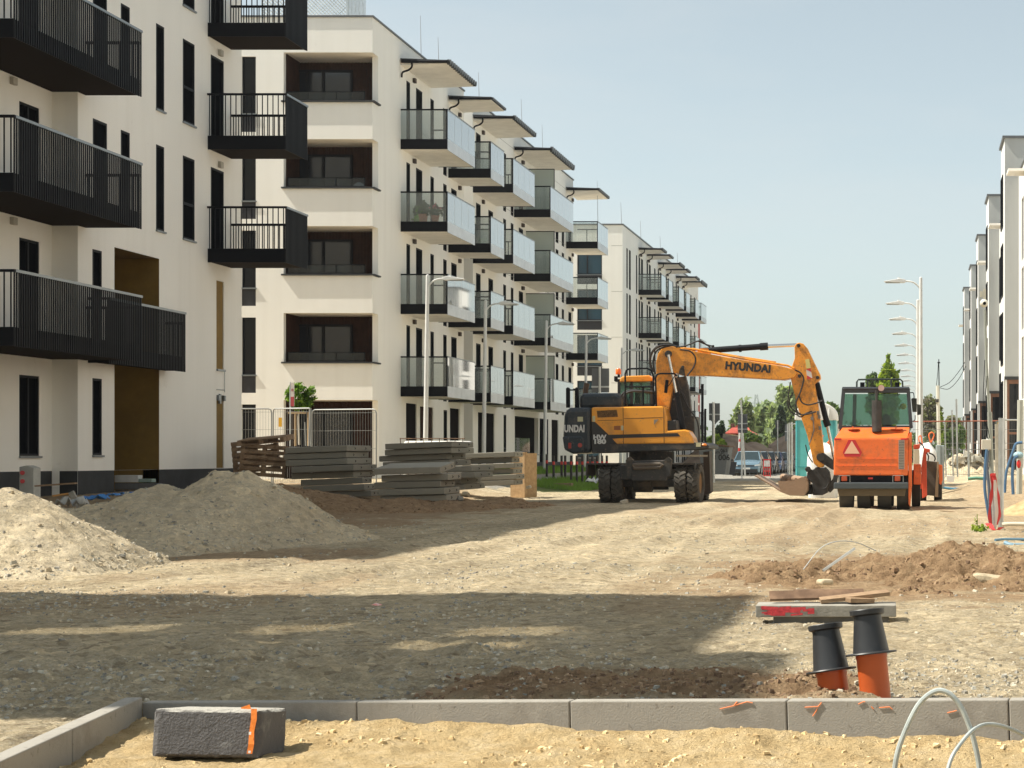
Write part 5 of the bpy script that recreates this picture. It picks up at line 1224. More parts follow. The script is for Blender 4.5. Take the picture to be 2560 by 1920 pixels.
b = MB(); b.cyl(at(2044, 1176, 49.5), at(2044, 1176, 50.25), .10, n=18); b.cyl(at(2020, 1173, 49.45), at(2020, 1173, 50.3), .08, n=18); b.cyl(at(2020, 1176, 49.7), at(2046, 1182, 49.7), .05, n=12)
b.prism(poly([(2018, 1180), (2036, 1172), (2062, 1168), (2072, 1180), (2076, 1205), (2068, 1232), (2056, 1238), (2032, 1238), (2030, 1206), (2016, 1198)], 49.5), 49.5, 50.3); b.build('tiltrotator', LKM, EXC, bevel=.02)
b = MB(); b.prism(poly([(2010, 1213), (2029, 1211), (2029, 1236), (2012, 1236)], 49.6), 49.6, 50.2); b.build('coupler', LKM, EXC)
# grading bucket
BKT = dirty('worn_bucket_steel', (.30, .20, .13), (.12, .08, .055), amount=.6, scale=1.4, rough=.6, bump=.006)
y0b, y1b = 48.9, 50.9
b = MB(); prof = [(1886, 1190), (1920, 1210), (1950, 1229), (1975, 1239), (2009, 1240), (2018, 1228), (2019, 1208), (2015, 1197), (2005, 1192)]
P_ = poly(prof, y0b); n = len(P_)
for i in range(n-1):
    (xa, za), (xb_, zb_) = P_[i], P_[i+1]; d = Vector((zb_-za, xa-xb_)).normalized()*-.03
    b.add([(xa, y0b, za), (xb_, y0b, zb_), (xb_, y1b, zb_), (xa, y1b, za), (xa+d.x, y0b, za+d.y), (xb_+d.x, y0b, zb_+d.y), (xb_+d.x, y1b, zb_+d.y), (xa+d.x, y1b, za+d.y)], [(0, 1, 2, 3), (7, 6, 5, 4), (0, 4, 5, 1), (3, 2, 6, 7), (0, 3, 7, 4), (1, 5, 6, 2)])
sp_ = [(1944, 1202), (1960, 1203), (1985, 1201), (2004, 1193), (2015, 1197), (2019, 1208), (2018, 1228), (2009, 1240), (1975, 1239), (1952, 1230)]
b.prism(poly(sp_, y0b), y0b-.02, y0b+.015); b.prism(poly(sp_, y0b), y1b-.015, y1b+.02)
bk_ = b.build('bucket', BKT, EXC)
b = MB(); b.cyl(at(1957, 1192, 50.9), at(2012, 1200, 49.0), .09, n=12)
for t in (.2, .5, .8): c = Vector(at(1957, 1192, 50.9)).lerp(Vector(at(2012, 1200, 49.0)), t); b.obox(c+Vector((-.05, 0, -.12)), (.3, .04, .22), Matrix.Rotation(.5, 3, 'Y'))
b.build('bucket_torsion_tube', BKT, bk_)
# hoses
HZ = mat('rubber_hose', (.018, .017, .017), rough=.5)
hs_ = [([(1640, 955), (1630, 930), (1624, 895), (1640, 868), (1668, 862), (1692, 866)], .022), ([(1638, 935), (1633, 905), (1640, 880), (1655, 870), (1680, 864), (1700, 868)], .022), ([(1634, 930), (1626, 905), (1632, 880), (1650, 866), (1676, 863)], .022),
       ([(1700, 874), (1725, 878), (1738, 893), (1736, 914), (1718, 940)], .022), ([(1690, 868), (1712, 865), (1735, 856), (1752, 852), (1766, 862), (1776, 868)], .02), ([(1722, 862), (1742, 853), (1762, 860), (1782, 866)], .018),
       ([(1988, 925), (2001, 932), (2009, 945), (2007, 960), (1999, 985), (1991, 1003), (1991, 1022), (2000, 1036), (2020, 1035), (2040, 1029)], .022), ([(1976, 955), (1971, 990), (1970, 1012), (1978, 1030), (1996, 1038)], .018),
       ([(1983, 980), (1974, 1000), (1976, 1016), (1990, 1030), (2002, 1034)], .018), ([(1998, 990), (2005, 1006), (2020, 1012), (2040, 1008), (2056, 1001)], .02), ([(1990, 1022), (1994, 1038), (2004, 1042), (2014, 1034), (2030, 1028)], .018),
       ([(1560, 1016), (1553, 1000), (1556, 985), (1570, 977), (1590, 976), (1612, 980), (1640, 984)], .03), ([(1566, 1014), (1558, 1000), (1562, 986), (1576, 979), (1600, 978), (1640, 980)], .03), ([(1690, 945), (1705, 985), (1722, 1020), (1742, 1050), (1747, 1080), (1748, 1108)], .02),
       ([(1684, 1000), (1698, 985), (1704, 980), (1715, 1000), (1722, 1030)], .018), ([(2014, 1112), (2018, 1130), (2024, 1145), (2032, 1156)], .016), ([(2066, 1190), (2072, 1204), (2066, 1218), (2058, 1222)], .018)]
for i, (l_, r_) in enumerate(hs_): hose('hydraulic_hose', [at(p[0], p[1], 49.45+.03*(i % 3)) for p in l_], r_, HZ, parent=EXC)
# slew ring and undercarriage, seen end-on
b = MB(); b.cyl((X_(1630, YE), YE, .98), (X_(1630, YE), YE, 1.38), .62, n=28); b.build('slew_ring', DGR, EXC)
cx = X_(1630, YE)
b = MB(); b.box(cx-.52, cx+.52, 47.7, 52.3, .62, 1.0); b.box(cx-1.38, cx+1.38, 49.0, 51.2, .90, 1.02); b.build('chassis', DGR, EXC, bevel=.02)
for s in (-1, 1): b = MB(); b.prism([(cx+s*.6, 1.06), (cx+s*1.46, 1.06), (cx+s*1.46, .72), (cx+s*1.42, .72), (cx+s*1.42, 1.02), (cx+s*.6, 1.02)], 47.9, 49.2); b.build('mudguard', DGR, EXC)
for yy, nm in ((48.35, 'front_axle'), (51.6, 'rear_axle')):
    b = MB(); b.box(cx-.95, cx+.95, yy-.12, yy+.12, .42, .62); b.cyl((cx-.25, yy, .52), (cx+.25, yy, .52), .24, n=16); b.build('axle', DGR, EXC, bevel=.02)
def ex_tyre(par, x, y, z, r, w_, ang=0, tread=22):
    rz = Matrix.Rotation(R(ang), 3, 'Z'); c = Vector((x, y, z)); b = MB()
    ax = rz @ Vector((1, 0, 0))
    b.lathe([(r*.62, -w_/2), (r*.9, -w_/2), (r*.965, -w_*.42), (r*.972, w_*.42), (r*.9, w_/2), (r*.62, w_/2), (r*.55, w_*.3)], c, ax, 36)
    for i in range(tread):
        for s in (-1, 1):
            t = 2*math.pi*(i+(.5 if s > 0 else 0))/tread
            M = rz @ Matrix.Rotation(t, 3, 'X') @ Matrix.Rotation(R(28*s), 3, 'Z')
            p = rz @ (Matrix.Rotation(t, 3, 'X') @ Vector((s*w_*.22, 0, r*.975)))
            b.obox(c+p, (w_*.52, r*.16, r*.09), M)
    t_ = b.build('tyre', RUB, par, bevel=0)
    b = MB(); b.lathe([(0, -w_*.2), (r*.3, -w_*.22), (r*.56, -w_*.34), (r*.62, -w_*.3), (r*.62, w_*.3), (r*.56, w_*.34), (0, w_*.2)], c, ax, 24); b.build('rim', mat('dusty_rim', (.25, .14, .05), rough=.7), par)
for (px0, yy, ang) in ((1518, 48.35, 0), (1549, 48.35, 0), (1708, 48.35, -4), (1739.5, 48.35, -4)):
    w_ = thing  # keep name free
    e = bpy.data.objects.new('wheel', None); COL.objects.link(e); e.parent = EXC; e.location = Vector((X_(px0, 48.35), yy, .515))-EXC.location
    ex_tyre(e, X_(px0, 48.35), yy, .515, .525, .31, ang)
for dx in (-1.22, -.90, .90, 1.22):
    e = bpy.data.objects.new('wheel', None); COL.objects.link(e); e.parent = EXC; e.location = Vector((cx+dx, 51.6, .515))-EXC.location
    ex_tyre(e, cx+dx, 51.6, .515, .525, .31, 0)
# blade with its arms at the near end
b = MB(); b.prism(poly([(1579, 1152), (1673, 1150), (1669, 1201), (1580, 1202)], 47.4), 47.3, 47.42); b.build('end_plate', DGR, EXC, bevel=.02)
b = MB(); b.tube([at(p[0], p[1], 47.25) for p in ((1582, 1163), (1586, 1170), (1600, 1170), (1650, 1168), (1656, 1162), (1650, 1160), (1590, 1162), (1582, 1163))], .05, 8); b.build('stabiliser_bar', mat('worn_grey_brown', (.10, .08, .06), rough=.7), EXC)
for px in (1574, 1670): b = MB(); b.cyl(at(px, 1148, 47.2), at(px, 1148, 47.6), .06, n=14); b.prism(poly([(px-9, 1150), (px, 1142), (px+9, 1150), (px+5, 1190), (px-5, 1190)], 47.3), 47.25, 47.5); b.build('lug', DGR, EXC)
b = MB(); b.box(X_(1690, 47.6), X_(1750, 47.6), 47.6, 49.4, Z_(1142, 47.6), Z_(1137, 47.6)); b.build('step_plate', mat('dusty_plate', (.20, .17, .12), rough=.8), EXC)
BLD = dirty('blade_steel', (.07, .05, .038), (.22, .15, .10), amount=.7, scale=1.5, rough=.75, bump=.005)
b = MB(); b.prism(poly([(1758, 1130), (1773, 1128), (1776, 1230), (1768, 1236), (1760, 1236)], 50.0), 50.0, 50.7); b.box(X_(1745, 51), X_(1760, 51), 50.4, 51.8, .35, .7); b.build('dozer_blade', BLD, EXC)

# ============================================================ roller
YR = 42.4
ORA = dirty('roller_orange', (.82, .155, .022), (.26, .11, .06), amount=.6, scale=1.7, thr=.06, rough=.42, bump=.010, bs=4.5, coat=.15)
GRB = dirty('roller_dark_grey', (.05, .065, .075), (.12, .11, .09), amount=.4, scale=1.5, rough=.55)
ROL = thing('road_roller', 'orange pneumatic road roller seen from behind with a red triangle on its tail', 'road roller', (X_(2190, YR), YR, 0))
def rp_(name, pts, y0, y1, m, bevel=.02, par=ROL): b = MB(); b.prism(poly(pts, y0), y0, y1); return b.build(name, m, par, bevel=bevel)
tl = rp_('tail_body', [(2085.5, 1095), (2269, 1095), (2271, 1100), (2270, 1189), (2084, 1188)], YR, YR+1.6, ORA, .03)
b = MB()
def PQ(px, py, Y): return at(px, py, Y)
a0, a1, a2, a3 = at(2087, 1095, YR+.01), at(2269, 1095, YR+.01), at(2274, 1068, YR+.55), at(2106, 1069, YR+.55)
b.add([a0, a1, a2, a3]+[(p[0], p[1]+.5, p[2]-.3) for p in (a0, a1, a2, a3)], [(0, 1, 2, 3), (7, 6, 5, 4), (0, 4, 5, 1), (1, 5, 6, 2), (2, 6, 7, 3), (3, 7, 4, 0)])
b.build('hood_slope', ORA, ROL, bevel=.012)
b = MB(); b.prism(poly([(2269.5, 1094), (2276, 1080), (2280, 1082), (2280, 1215), (2276, 1268), (2271, 1260), (2271, 1100)], YR+.05), YR+.05, YR+2.4); b.build('side_panel', ORA, ROL, bevel=.01)
tri = [(2121, 1100), (2138, 1100), (2155, 1131), (2150, 1141.5), (2112, 1141.5), (2107, 1131)]
b = MB(); b.prism(poly(tri, YR), YR-.012, YR-.001); t1 = b.build('warning_triangle', mat('triangle_red', (.52, .02, .03), rough=.35), ROL)
b = MB(); b.prism(poly([(2129.5, 1102), (2149, 1134), (2110.5, 1134)], YR), YR-.016, YR-.0125); b.build('triangle_inset', mat('triangle_pale', (.80, .48, .32), rough=.5), t1)
for x0, x1, y0, y1 in ((2086, 2103, 1096, 1100), (2252, 2269, 1096, 1100)): b = MB(); b.prism(poly([(x0, y0), (x1, y0), (x1, y1), (x0, y1)], YR), YR-.005, YR+.001); b.build('red_reflector_strip', MATS['triangle_red'], ROL)
b = MB()
for y_ in (1146, 1163.5): b.prism(poly([(2091, y_), (2240, y_), (2240, y_+1.6), (2091, y_+1.6)], YR), YR-.012, YR+.001)
b.build('pressed_rib', ORA, ROL)
b = MB(); b.prism(poly([(2246.5, 1100), (2260.5, 1100), (2259.5, 1172.5), (2246.5, 1172.5)], YR), YR-.004, YR+.001); g_ = b.build('grille_back', mat('grille_dark', (.06, .05, .045)), ROL)
b = MB()
for i in range(6): px = 2246.5+i*2.75; b.prism(poly([(px, 1100), (px+.9, 1100), (px+.9, 1172.5), (px, 1172.5)], YR), YR-.012, YR-.006)
for i in range(19): py = 1100+i*4.0; b.prism(poly([(2246.5, py), (2260.7, py), (2260.7, py+1.1), (2246.5, py+1.1)], YR), YR-.010, YR-.0045)
b.build('grille_mesh', mat('grille_pale', (.42, .38, .33), rough=.6), g_)
for px in (2134, 2242): b = MB(); b.lathe([(0, .02), (.14, .02), (.14, 0), (0, 0)], at(px, 1074, YR+.42), n=20); b.cyl(at(px-2, 1072, YR+.42), at(px-2, 1066, YR+.42), .014); b.build('filler_cap', ORA, ROL)
b = MB(); b.box(X_(2096, YR), X_(2265, YR), YR+.03, YR+.3, Z_(1206, YR), Z_(1189, YR)); b.build('light_bar', BLK, ROL)
for px in (2111, 2244):
    b = MB(); b.box(X_(px-7, YR), X_(px+7, YR), YR-.05, YR+.03, Z_(1203, YR), Z_(1191, YR)); b.build('tail_light', mat('tail_orange_red', (.45, .07, .02), rough=.3), ROL, bevel=.012)
    b = MB(); b.tube([at(px-12, 1205, YR-.1), at(px-12, 1189, YR-.1), at(px+14, 1189, YR-.1), at(px+14, 1205, YR-.1)], .008, 6); b.build('light_guard', STEEL, ROL)
b = MB(); b.box(X_(2170, YR), X_(2182, YR), YR+.02, YR+.035, Z_(1198, YR), Z_(1193.5, YR)); b.build('red_reflector', RED, ROL)
b = MB(); b.box(X_(2085, YR), X_(2271, YR), YR-.14, YR+.2, Z_(1222, YR), Z_(1206, YR)); b.build('bumper_beam', GRB, ROL, bevel=.02)
rp_('ballast_plate', [(2093, 1222), (2266, 1222), (2262, 1240), (2097, 1240)], YR+.02, YR+1.4, dirty('earthy_steel', (.13, .10, .06), (.05, .04, .03), amount=.5, scale=1.4, rough=.8), .01)
for x0, x1 in ((2099, 2135), (2143.5, 2177), (2194, 2230), (2242, 2276)):
    c = at((x0+x1)/2, 1140, YR+.55); w_ = (x1-x0)*YR/F; r = .46; e = bpy.data.objects.new('wheel', None); COL.objects.link(e); e.parent = ROL; e.location = Vector((c[0], c[1], r-.02))-ROL.location
    b = MB(); b.lathe([(r*.5, -w_*.4), (r*.9, -w_/2), (r*.985, -w_*.46), (r, -w_*.3), (r, w_*.3), (r*.985, w_*.46), (r*.9, w_/2), (r*.5, w_*.4)], (c[0], c[1], r-.02), (1, 0, 0), 40); b.build('smooth_tyre', dirty('dusty_tyre', (.045, .042, .036), (.13, .11, .085), amount=.6, scale=2.5, rough=.9), e, smooth=True)
    b = MB(); b.cyl((c[0]-w_*.3, c[1], r), (c[0]+w_*.3, c[1], r), r*.5, n=20); b.build('hub', GRB, e)
for x0, x1 in ((2150, 2185), (2200, 2235), (2279, 2301)):
    Y2 = YR+2.9; c = ((X_(x0, Y2)+X_(x1, Y2))/2, Y2, .44); w_ = (x1-x0)*Y2/F; r = .46; e = bpy.data.objects.new('wheel', None); COL.objects.link(e); e.parent = ROL; e.location = Vector(c)-ROL.location
    b = MB(); b.lathe([(r*.5, -w_*.4), (r*.9, -w_/2), (r*.985, -w_*.46), (r, -w_*.3), (r, w_*.3), (r*.985, w_*.46), (r*.9, w_/2), (r*.5, w_*.4)], c, (1, 0, 0), 32); b.build('smooth_tyre', MATS['dusty_tyre'], e, smooth=True)
b = MB(); b.box(X_(2110, YR+1), X_(2262, YR+1), YR+1.0, YR+3.4, .75, 1.3); b.box(X_(2284, YR+1.6), X_(2303, YR+1.6), YR+1.6, YR+3.1, .55, 1.05) ; b.build('front_frame', ORA, ROL, bevel=.02)
# cab
c0, c1 = YR+.62, YR+2.0
FRC = dirty('cab_grey_frame', (.035, .043, .055), (.10, .10, .10), amount=.3, scale=2, rough=.5)
b = MB()
def bar_(p, q, t, d0, d1):
    (xa, za), (xb_, zb_) = (X_(p[0], d0), Z_(p[1], d0)), (X_(q[0], d0), Z_(q[1], d0)); v = Vector((xb_-xa, zb_-za)).normalized(); n_ = Vector((-v.y, v.x))*t/2
    b.prism([(xa+n_.x, za+n_.y), (xb_+n_.x, zb_+n_.y), (xb_-n_.x, zb_-n_.y), (xa-n_.x, za-n_.y)], d0, d1)
bar_((2100, 1072), (2109.5, 970), .085, c0, c0+.09); bar_((2278, 1070), (2270, 970), .085, c0, c0+.09); bar_((2106, 974), (2273, 974), .13, c0+.001, c0+.089); bar_((2098, 1068), (2280, 1068), .06, c0+.002, c0+.088)
b.build('cab_frame', FRC, ROL); b = MB()
bar_((2100, 1072), (2109.5, 972), .08, c1-.09, c1); bar_((2278, 1070), (2270, 972), .08, c1-.09, c1); bar_((2106, 976), (2273, 976), .12, c1-.089, c1-.001); bar_((2135, 1068), (2137, 985), .09, c1-.088, c1-.002)
b.build('front_frame_posts', FRC, ROL)
rp_('cab_roof', [(2106, 974), (2109, 969), (2271, 968), (2275, 973)], c0-.03, c1+.05, FRC, .02)
b = MB(); b.prism(poly([(2106, 985), (2272, 985), (2277, 1062), (2103, 1063)], c0+.04), c0+.04, c0+.046); b.build('cab_window', CABG, ROL)
b = MB(); b.prism(poly([(2106, 985), (2272, 985), (2277, 1062), (2103, 1063)], c1), c1-.05, c1-.044); b.build('cab_window', CABG, ROL)
rp_('driver_seat', [(2205, 1070), (2206, 1040), (2216, 1033), (2226, 1040), (2228, 1070)], YR+1.1, YR+1.5, mat('seat_black', (.02, .02, .02), rough=.9), .03)
b = MB(); b.box(X_(2104, c1), X_(2275, c1), c0+.1, c1, Z_(1085, c1), Z_(1066, c1)); b.build('cab_floor', BLK, ROL)
b = MB(); b.cyl(at(2192, 1079, YR+.28), at(2192, 1001, YR+.28), .118, n=22); b.cyl(at(2192, 1001, YR+.28), at(2191, 975, YR+.28), .035, n=12); b.build('exhaust_silencer', mat('sooty_silencer', (.045, .04, .038), rough=.6, var=.3, vs=6), ROL, smooth=True)
b = MB(); b.cyl(at(2203, 970, c0-.12), at(2203, 970, c0-.05), .075, n=20); b.build('round_lamp', mat('pale_pink_lens', (.62, .42, .38), rough=.35), ROL)
b = MB()
for l_ in ([(2142, 969), (2142, 955), (2146, 949), (2250, 948), (2256, 953), (2257, 969)], [(2169, 969), (2169, 950)], [(2228, 969), (2228, 949)]): b.tube([at(p[0], p[1], YR+1.3) for p in l_], .022, 8)
b.build('roof_rack', mat('rack_green_black', (.03, .04, .035), rough=.5), ROL, smooth=True)
for px in (2156, 2243): b = MB(); b.obox(at(px, 962, YR+1.25), (.11, .08, .12)); b.build('work_light', BLK, ROL, bevel=.01)
b = MB(); b.sphere(at(2258, 1016, c0+.35), .075, 12, 8, (1.1, .6, 1)); b.build('yellow_helmet', mat('dusty_yellow', (.62, .52, .06), rough=.5), ROL)
MIR = mat('mirror_shell', (.045, .05, .04), rough=.6, var=.3, vs=5)
b = MB(); b.prism(poly([(2278, 997), (2282, 995), (2292, 996), (2292, 1030), (2281, 1030)], c1), c1-.02, c1+.06); b.prism(poly([(2292, 1010), (2303, 1012), (2303, 1036), (2293, 1038)], c1+.1), c1+.1, c1+.18); m_ = b.build('mirror', MIR, ROL, bevel=.012)
hose('mirror_arm', [at(2275, 982, c1), at(2283, 982, c1), at(2285, 990, c1), at(2285, 998, c1)], .011, BLK, parent=ROL)
hose('mirror_arm', [at(2279, 1054, c1), at(2287, 1050, c1), at(2288, 1038, c1)], .011, BLK, parent=ROL)

# ============================================================ loader in front of the roller
YLo = 49.0
LOA = thing('compact_loader', 'red and orange compact loader with a dark bucket partly hidden by the road roller', 'loader', (X_(2315, YLo), YLo, 0))
ORD = dirty('loader_red_orange', (.55, .06, .018), (.16, .07, .04), amount=.5, scale=1.5, rough=.5)
def lp(name, pts, y0, y1, m, bevel=.015): b = MB(); b.prism(poly(pts, y0), y0, y1); return b.build(name, m, LOA, bevel=bevel)
lp('tank', [(2284, 1123), (2299, 1123), (2299, 1178), (2283, 1178)], YLo-.6, YLo-.1, mat('cream_tank', (.55, .47, .34), rough=.6))
lp('red_cover', [(2284, 1112), (2300, 1110), (2300, 1122), (2284, 1123)], YLo-.6, YLo, ORD)
lp('lift_arm', [(2310, 1120), (2325, 1123), (2325, 1131), (2316, 1132), (2318, 1240), (2306, 1246), (2303, 1170)], YLo-.45, YLo-.3, ORD)
lp('chassis', [(2280, 1186), (2312, 1186), (2314, 1222), (2280, 1222)], YLo-.2, YLo+1.5, ORD)
b = MB(); b.prism(poly([(2315, 1152), (2344, 1155), (2348, 1243), (2336, 1240), (2314, 1238)], YLo), YLo, YLo+1.5); b.build('bucket', dirty('loader_bucket', (.09, .075, .055), (.2, .14, .09), amount=.6, scale=1.5, rough=.7), LOA)
b = MB(); b.prism(poly([(2343, 1154), (2347, 1155), (2345, 1243), (2337, 1242)], YLo-.12), YLo-.12, YLo-.02); b.build('bucket_edge', mat('tan_edge', (.33, .24, .15), rough=.8), LOA)
lp('orange_arm', [(2346, 1160), (2356, 1163), (2357, 1200), (2353, 1212), (2348, 1210)], YLo-.1, YLo+.2, mat('arm_orange', (.75, .15, .03), rough=.5))
for s_, l_ in enumerate(([(2297, 1106), (2306, 1112), (2312, 1126)], [(2316, 1132), (2321, 1140), (2320, 1152)], [(2322, 1132), (2334, 1138), (2338, 1146), (2336, 1153)], [(2290, 1180), (2304, 1178), (2310, 1165)])): hose('hydraulic_hose', [at(p[0], p[1], YLo-.35) for p in l_], .02, HZ, parent=LOA)
for px, yy in ((2306, YLo+.6), (2345, YLo+1.2)):
    r = .33; c = (X_(px, yy), yy, r); b = MB(); b.lathe([(r*.5, -.1), (r*.95, -.11), (r, -.07), (r, .07), (r*.95, .11), (r*.5, .1)], c, (1, 0, 0), 28); e = b.build('tyre', RUB, LOA, smooth=True)
# ============================================================ toilet and white bags
YT = 56.0
T_ = thing('portable_toilet', 'turquoise portable toilet with a white domed roof behind the excavator stick', 'toilet', (X_(2040, YT), YT, 0))
TQ = mat('turquoise_plastic', (.10, .44, .46), rough=.45, var=.10, vs=1.5)
xl, xr_ = X_(1989, YT), X_(2090, YT)
b = MB(); b.box(xl, xr_, YT, YT+1.2, .05, Z_(1044, YT)); b.build('cabin', TQ, T_, bevel=.03)
b = MB()
for px in (1993, 2084): b.box(X_(px, YT)-.02, X_(px, YT)+.02, YT-.012, YT-.001, .05, Z_(1046, YT))
b.box(xl+.02, xr_-.02, YT-.01, YT-.001, .9, .93); b.build('corner_trim', mat('turquoise_trim', (.05, .32, .36), rough=.5), T_)
z0 = Z_(1046, YT); xm_ = (xl+xr_)/2; hw_ = (xr_-xl)/2+.03
b = MB(); pr = [(xm_+hw_*math.cos(t), z0+.52*math.sin(t)**.8) for t in [math.pi*i/18 for i in range(19)]]
b.prism([(xm_-hw_, z0-.06)]+list(reversed(pr))+[(xm_+hw_, z0-.06)], YT-.03, YT+1.23); b.build('domed_roof', mat('white_roof_plastic', (.75, .76, .74), rough=.4, var=.05, vs=3), T_, bevel=.03)
b = MB()
for px in (2060, 2073): b.sphere(at(px, 1033, YT-.03), .10, 10, 8, (.35, .25, 1.6))
b.build('roof_dent', mat('roof_rib', (.60, .62, .62), rough=.5), T_)
def bigbag(px0, px1, py0, py1, Y, label, straps):
    x0, x1, z1, zb = X_(px0, Y), X_(px1, Y), Z_(py0, Y), max(Z_(py1, Y), g1(X_(px0, Y), Y))
    o = thing('big_bag', label, 'bag', ((x0+x1)/2, Y, zb), 'white woven builders bags')
    w_ = x1-x0; h_ = z1-zb; b = MB(); nu, nv = 32, 16; vs = []; fs = []
    for j in range(nv+1):
        v = j/nv
        for i in range(nu):
            t = 2*math.pi*i/nu; c, s = math.cos(t), math.sin(t); k = (abs(c)**4+abs(s)**4)**-.25
            sh = (1-.25*abs(v-.45)**1.5)*(1 if v < .85 else 1-.9*(v-.85)/.15*(.75))
            n_ = float(fbm(np.array([c*2.2+v*1.5+px0]), np.array([s*2.2+v*3]), 3, 6)[0])-.5
            vs.append((k*c*w_/2*sh*(1+.18*n_), k*s*w_/2*sh*(1+.18*n_), h_*(v+.06*n_)))
    for j in range(nv):
        for i in range(nu): q = (i+1) % nu; fs.append((j*nu+i, j*nu+q, (j+1)*nu+q, (j+1)*nu+i))
    fs.append(tuple(range(nv*nu, nv*nu+nu))); b.add(vs, fs); b.build('woven_bag', mat('white_woven_plastic', (.72, .73, .72), rough=.7, bump=.01, bs=12, var=.05, vs=6), o, smooth=True, local=True)
    for i, st in enumerate(straps): hose('lifting_strap', [at(p[0], p[1], Y) for p in st], .02, mat('orange_strap', (.85, .18, .05), rough=.6), parent=o)
bigbag(2018, 2096, 1108, 1300, 53.6, 'crumpled white bag between the excavator stick and the road roller', [[(2062, 1120), (2068, 1108), (2078, 1098), (2070, 1112)], [(2056, 1118), (2054, 1100), (2058, 1088)]])
bigbag(2292, 2343, 1108, 1240, 55.5, 'white bag with orange loops behind the compact loader', [[(2300, 1112), (2297, 1095), (2302, 1090), (2306, 1110)], [(2327, 1106), (2322, 1088), (2329, 1081), (2335, 1088), (2328, 1106)]])

# ============================================================ cars
def car(x, Y, col, label, face=1, L_=4.2, W_=1.78, Hc=1.56):
    zb = gs(x, Y)
    o = thing('parked_car', label, 'car', (x, Y, zb), 'cars parked in a line')
    m = mat('car_paint_'+label.split()[0], col, rough=.25, metal=.3, coat=.6); w2 = W_/2
    b = MB(); # lower body: rounded sections along y (front at y=0)
    secs = [(0, .30, .62, .86), (.12, .22, .78, .95), (.9, .2, .96, 1.0), (1.2, .2, 1.0, 1.0), (3.4, .2, 1.02, 1.0), (4.05, .22, .98, .95), (4.2, .32, .85, .88)]
    vs = []; fs = []
    for (yy, z0, z1, k) in secs:
        hw = w2*k
        for px, pz in ((-hw*.96, z0), (-hw, (z0+z1)/2), (-hw*.93, z1), (-hw*.4, z1+.04), (hw*.4, z1+.04), (hw*.93, z1), (hw, (z0+z1)/2), (hw*.96, z0)): vs.append((px, yy, pz))
    for i in range(len(secs)-1):
        for j in range(8): q = (j+1) % 8; fs.append((i*8+j, i*8+q, i*8+8+q, i*8+8+j))
    fs += [tuple(range(7, -1, -1)), tuple(range(len(vs)-8, len(vs)))]
    b.add(vs, fs); b.build('body', m, o, smooth=True, local=True, bevel=.02)
    b = MB(); vs = []; fs = []
    cs_ = [(1.0, 1.0, .90), (1.75, Hc-.04, .72), (2.4, Hc, .70), (3.3, Hc-.06, .70), (3.95, 1.0, .86)]
    rf = MB()
    P = [[(-w2*k, yy, z), (w2*k, yy, z)] for yy, z, k in cs_]
    base = [[(-w2*.92, yy, 1.0), (w2*.92, yy, 1.0)] for yy in (1.0, 1.9, 2.4, 3.3, 3.95)]
    rf.quad(P[1][0], P[1][1], P[2][1], P[2][0]); rf.quad(P[2][0], P[2][1], P[3][1], P[3][0])
    rf.box(-w2*.73, -w2*.66, 1.72, 3.3, Hc-.07, Hc-.01); rf.box(w2*.66, w2*.73, 1.72, 3.3, Hc-.07, Hc-.01)
    for s in (0, 1):
        sg = -1 if s == 0 else 1
        rf.cyl(P[0][s], P[1][s], .035, n=6); rf.cyl(P[3][s], P[4][s], .04, n=6); rf.cyl((sg*w2*.9, 2.45, 1.0), P[2][s], .03, n=6)
    rf.build('roof', m, o, local=True)
    g = MB(); g.quad(P[0][0], P[0][1], P[1][1], P[1][0]); g.quad(P[3][0], P[3][1], P[4][1], P[4][0])
    for s in (0, 1): g.add([base[0][s], P[1][s], P[3][s], base[4][s]], [(0, 1, 2, 3)])
    g.build('glazing', mat('car_glass', (.02, .035, .04), rough=.05), o, local=True)
    DK_ = mat('car_black_plastic', (.015, .015, .016), rough=.5)
    for s in (-1, 1):
        b = MB(); b.prism([(s*.52, .62), (s*.86, .66), (s*.84, .74), (s*.55, .70)], -.012, .1); b.build('headlight', mat('car_headlight', (.65, .66, .66), rough=.1), o, local=True)
        b = MB(); b.obox((s*(w2+.12), 1.05, 1.0), (.2, .1, .14)); b.build('mirror', DK_, o, local=True, bevel=.02)
        for yy in (.75, 3.4):
            b = MB(); b.cyl((s*(w2-.2), yy, .31), (s*(w2+.01), yy, .31), .32, n=22); wh = b.build('wheel', RUB, o, local=True)
            b = MB(); b.cyl((s*(w2), yy, .31), (s*(w2+.02), yy, .31), .2, n=16); b.build('rim', STEEL, wh, local=True)
    b = MB(); b.box(-.52, .52, -.015, .05, .60, .68); b.box(-.72, .72, -.02, .06, .24, .44); b.build('grille', DK_, o, local=True)
    b = MB(); b.box(-.26, .26, -.03, -.005, .42, .53); b.build('number_plate', mat('plate_white', (.6, .6, .58)), o, local=True)
    return o
def ccol(i): return X_(1865, 112)
cars = [(112, (.17, .27, .34), 'greyblue parked car facing the camera beside the skip container'), (118.2, (.04, .06, .07), 'dark parked car behind the red barrier'), (124.2, (.05, .08, .10), 'black parked car between the dark car and the bright blue car'),
        (130.4, (.02, .08, .25), 'bright blue parked car near the fence posts'), (136.6, (.12, .15, .19), 'slate parked car just right of the bright blue car'), (143, (.30, .42, .48), 'palest parked car at the end of the line beside the turquoise toilet')]
for Y, c, lb in cars: car(-10.33, Y, c, lb)

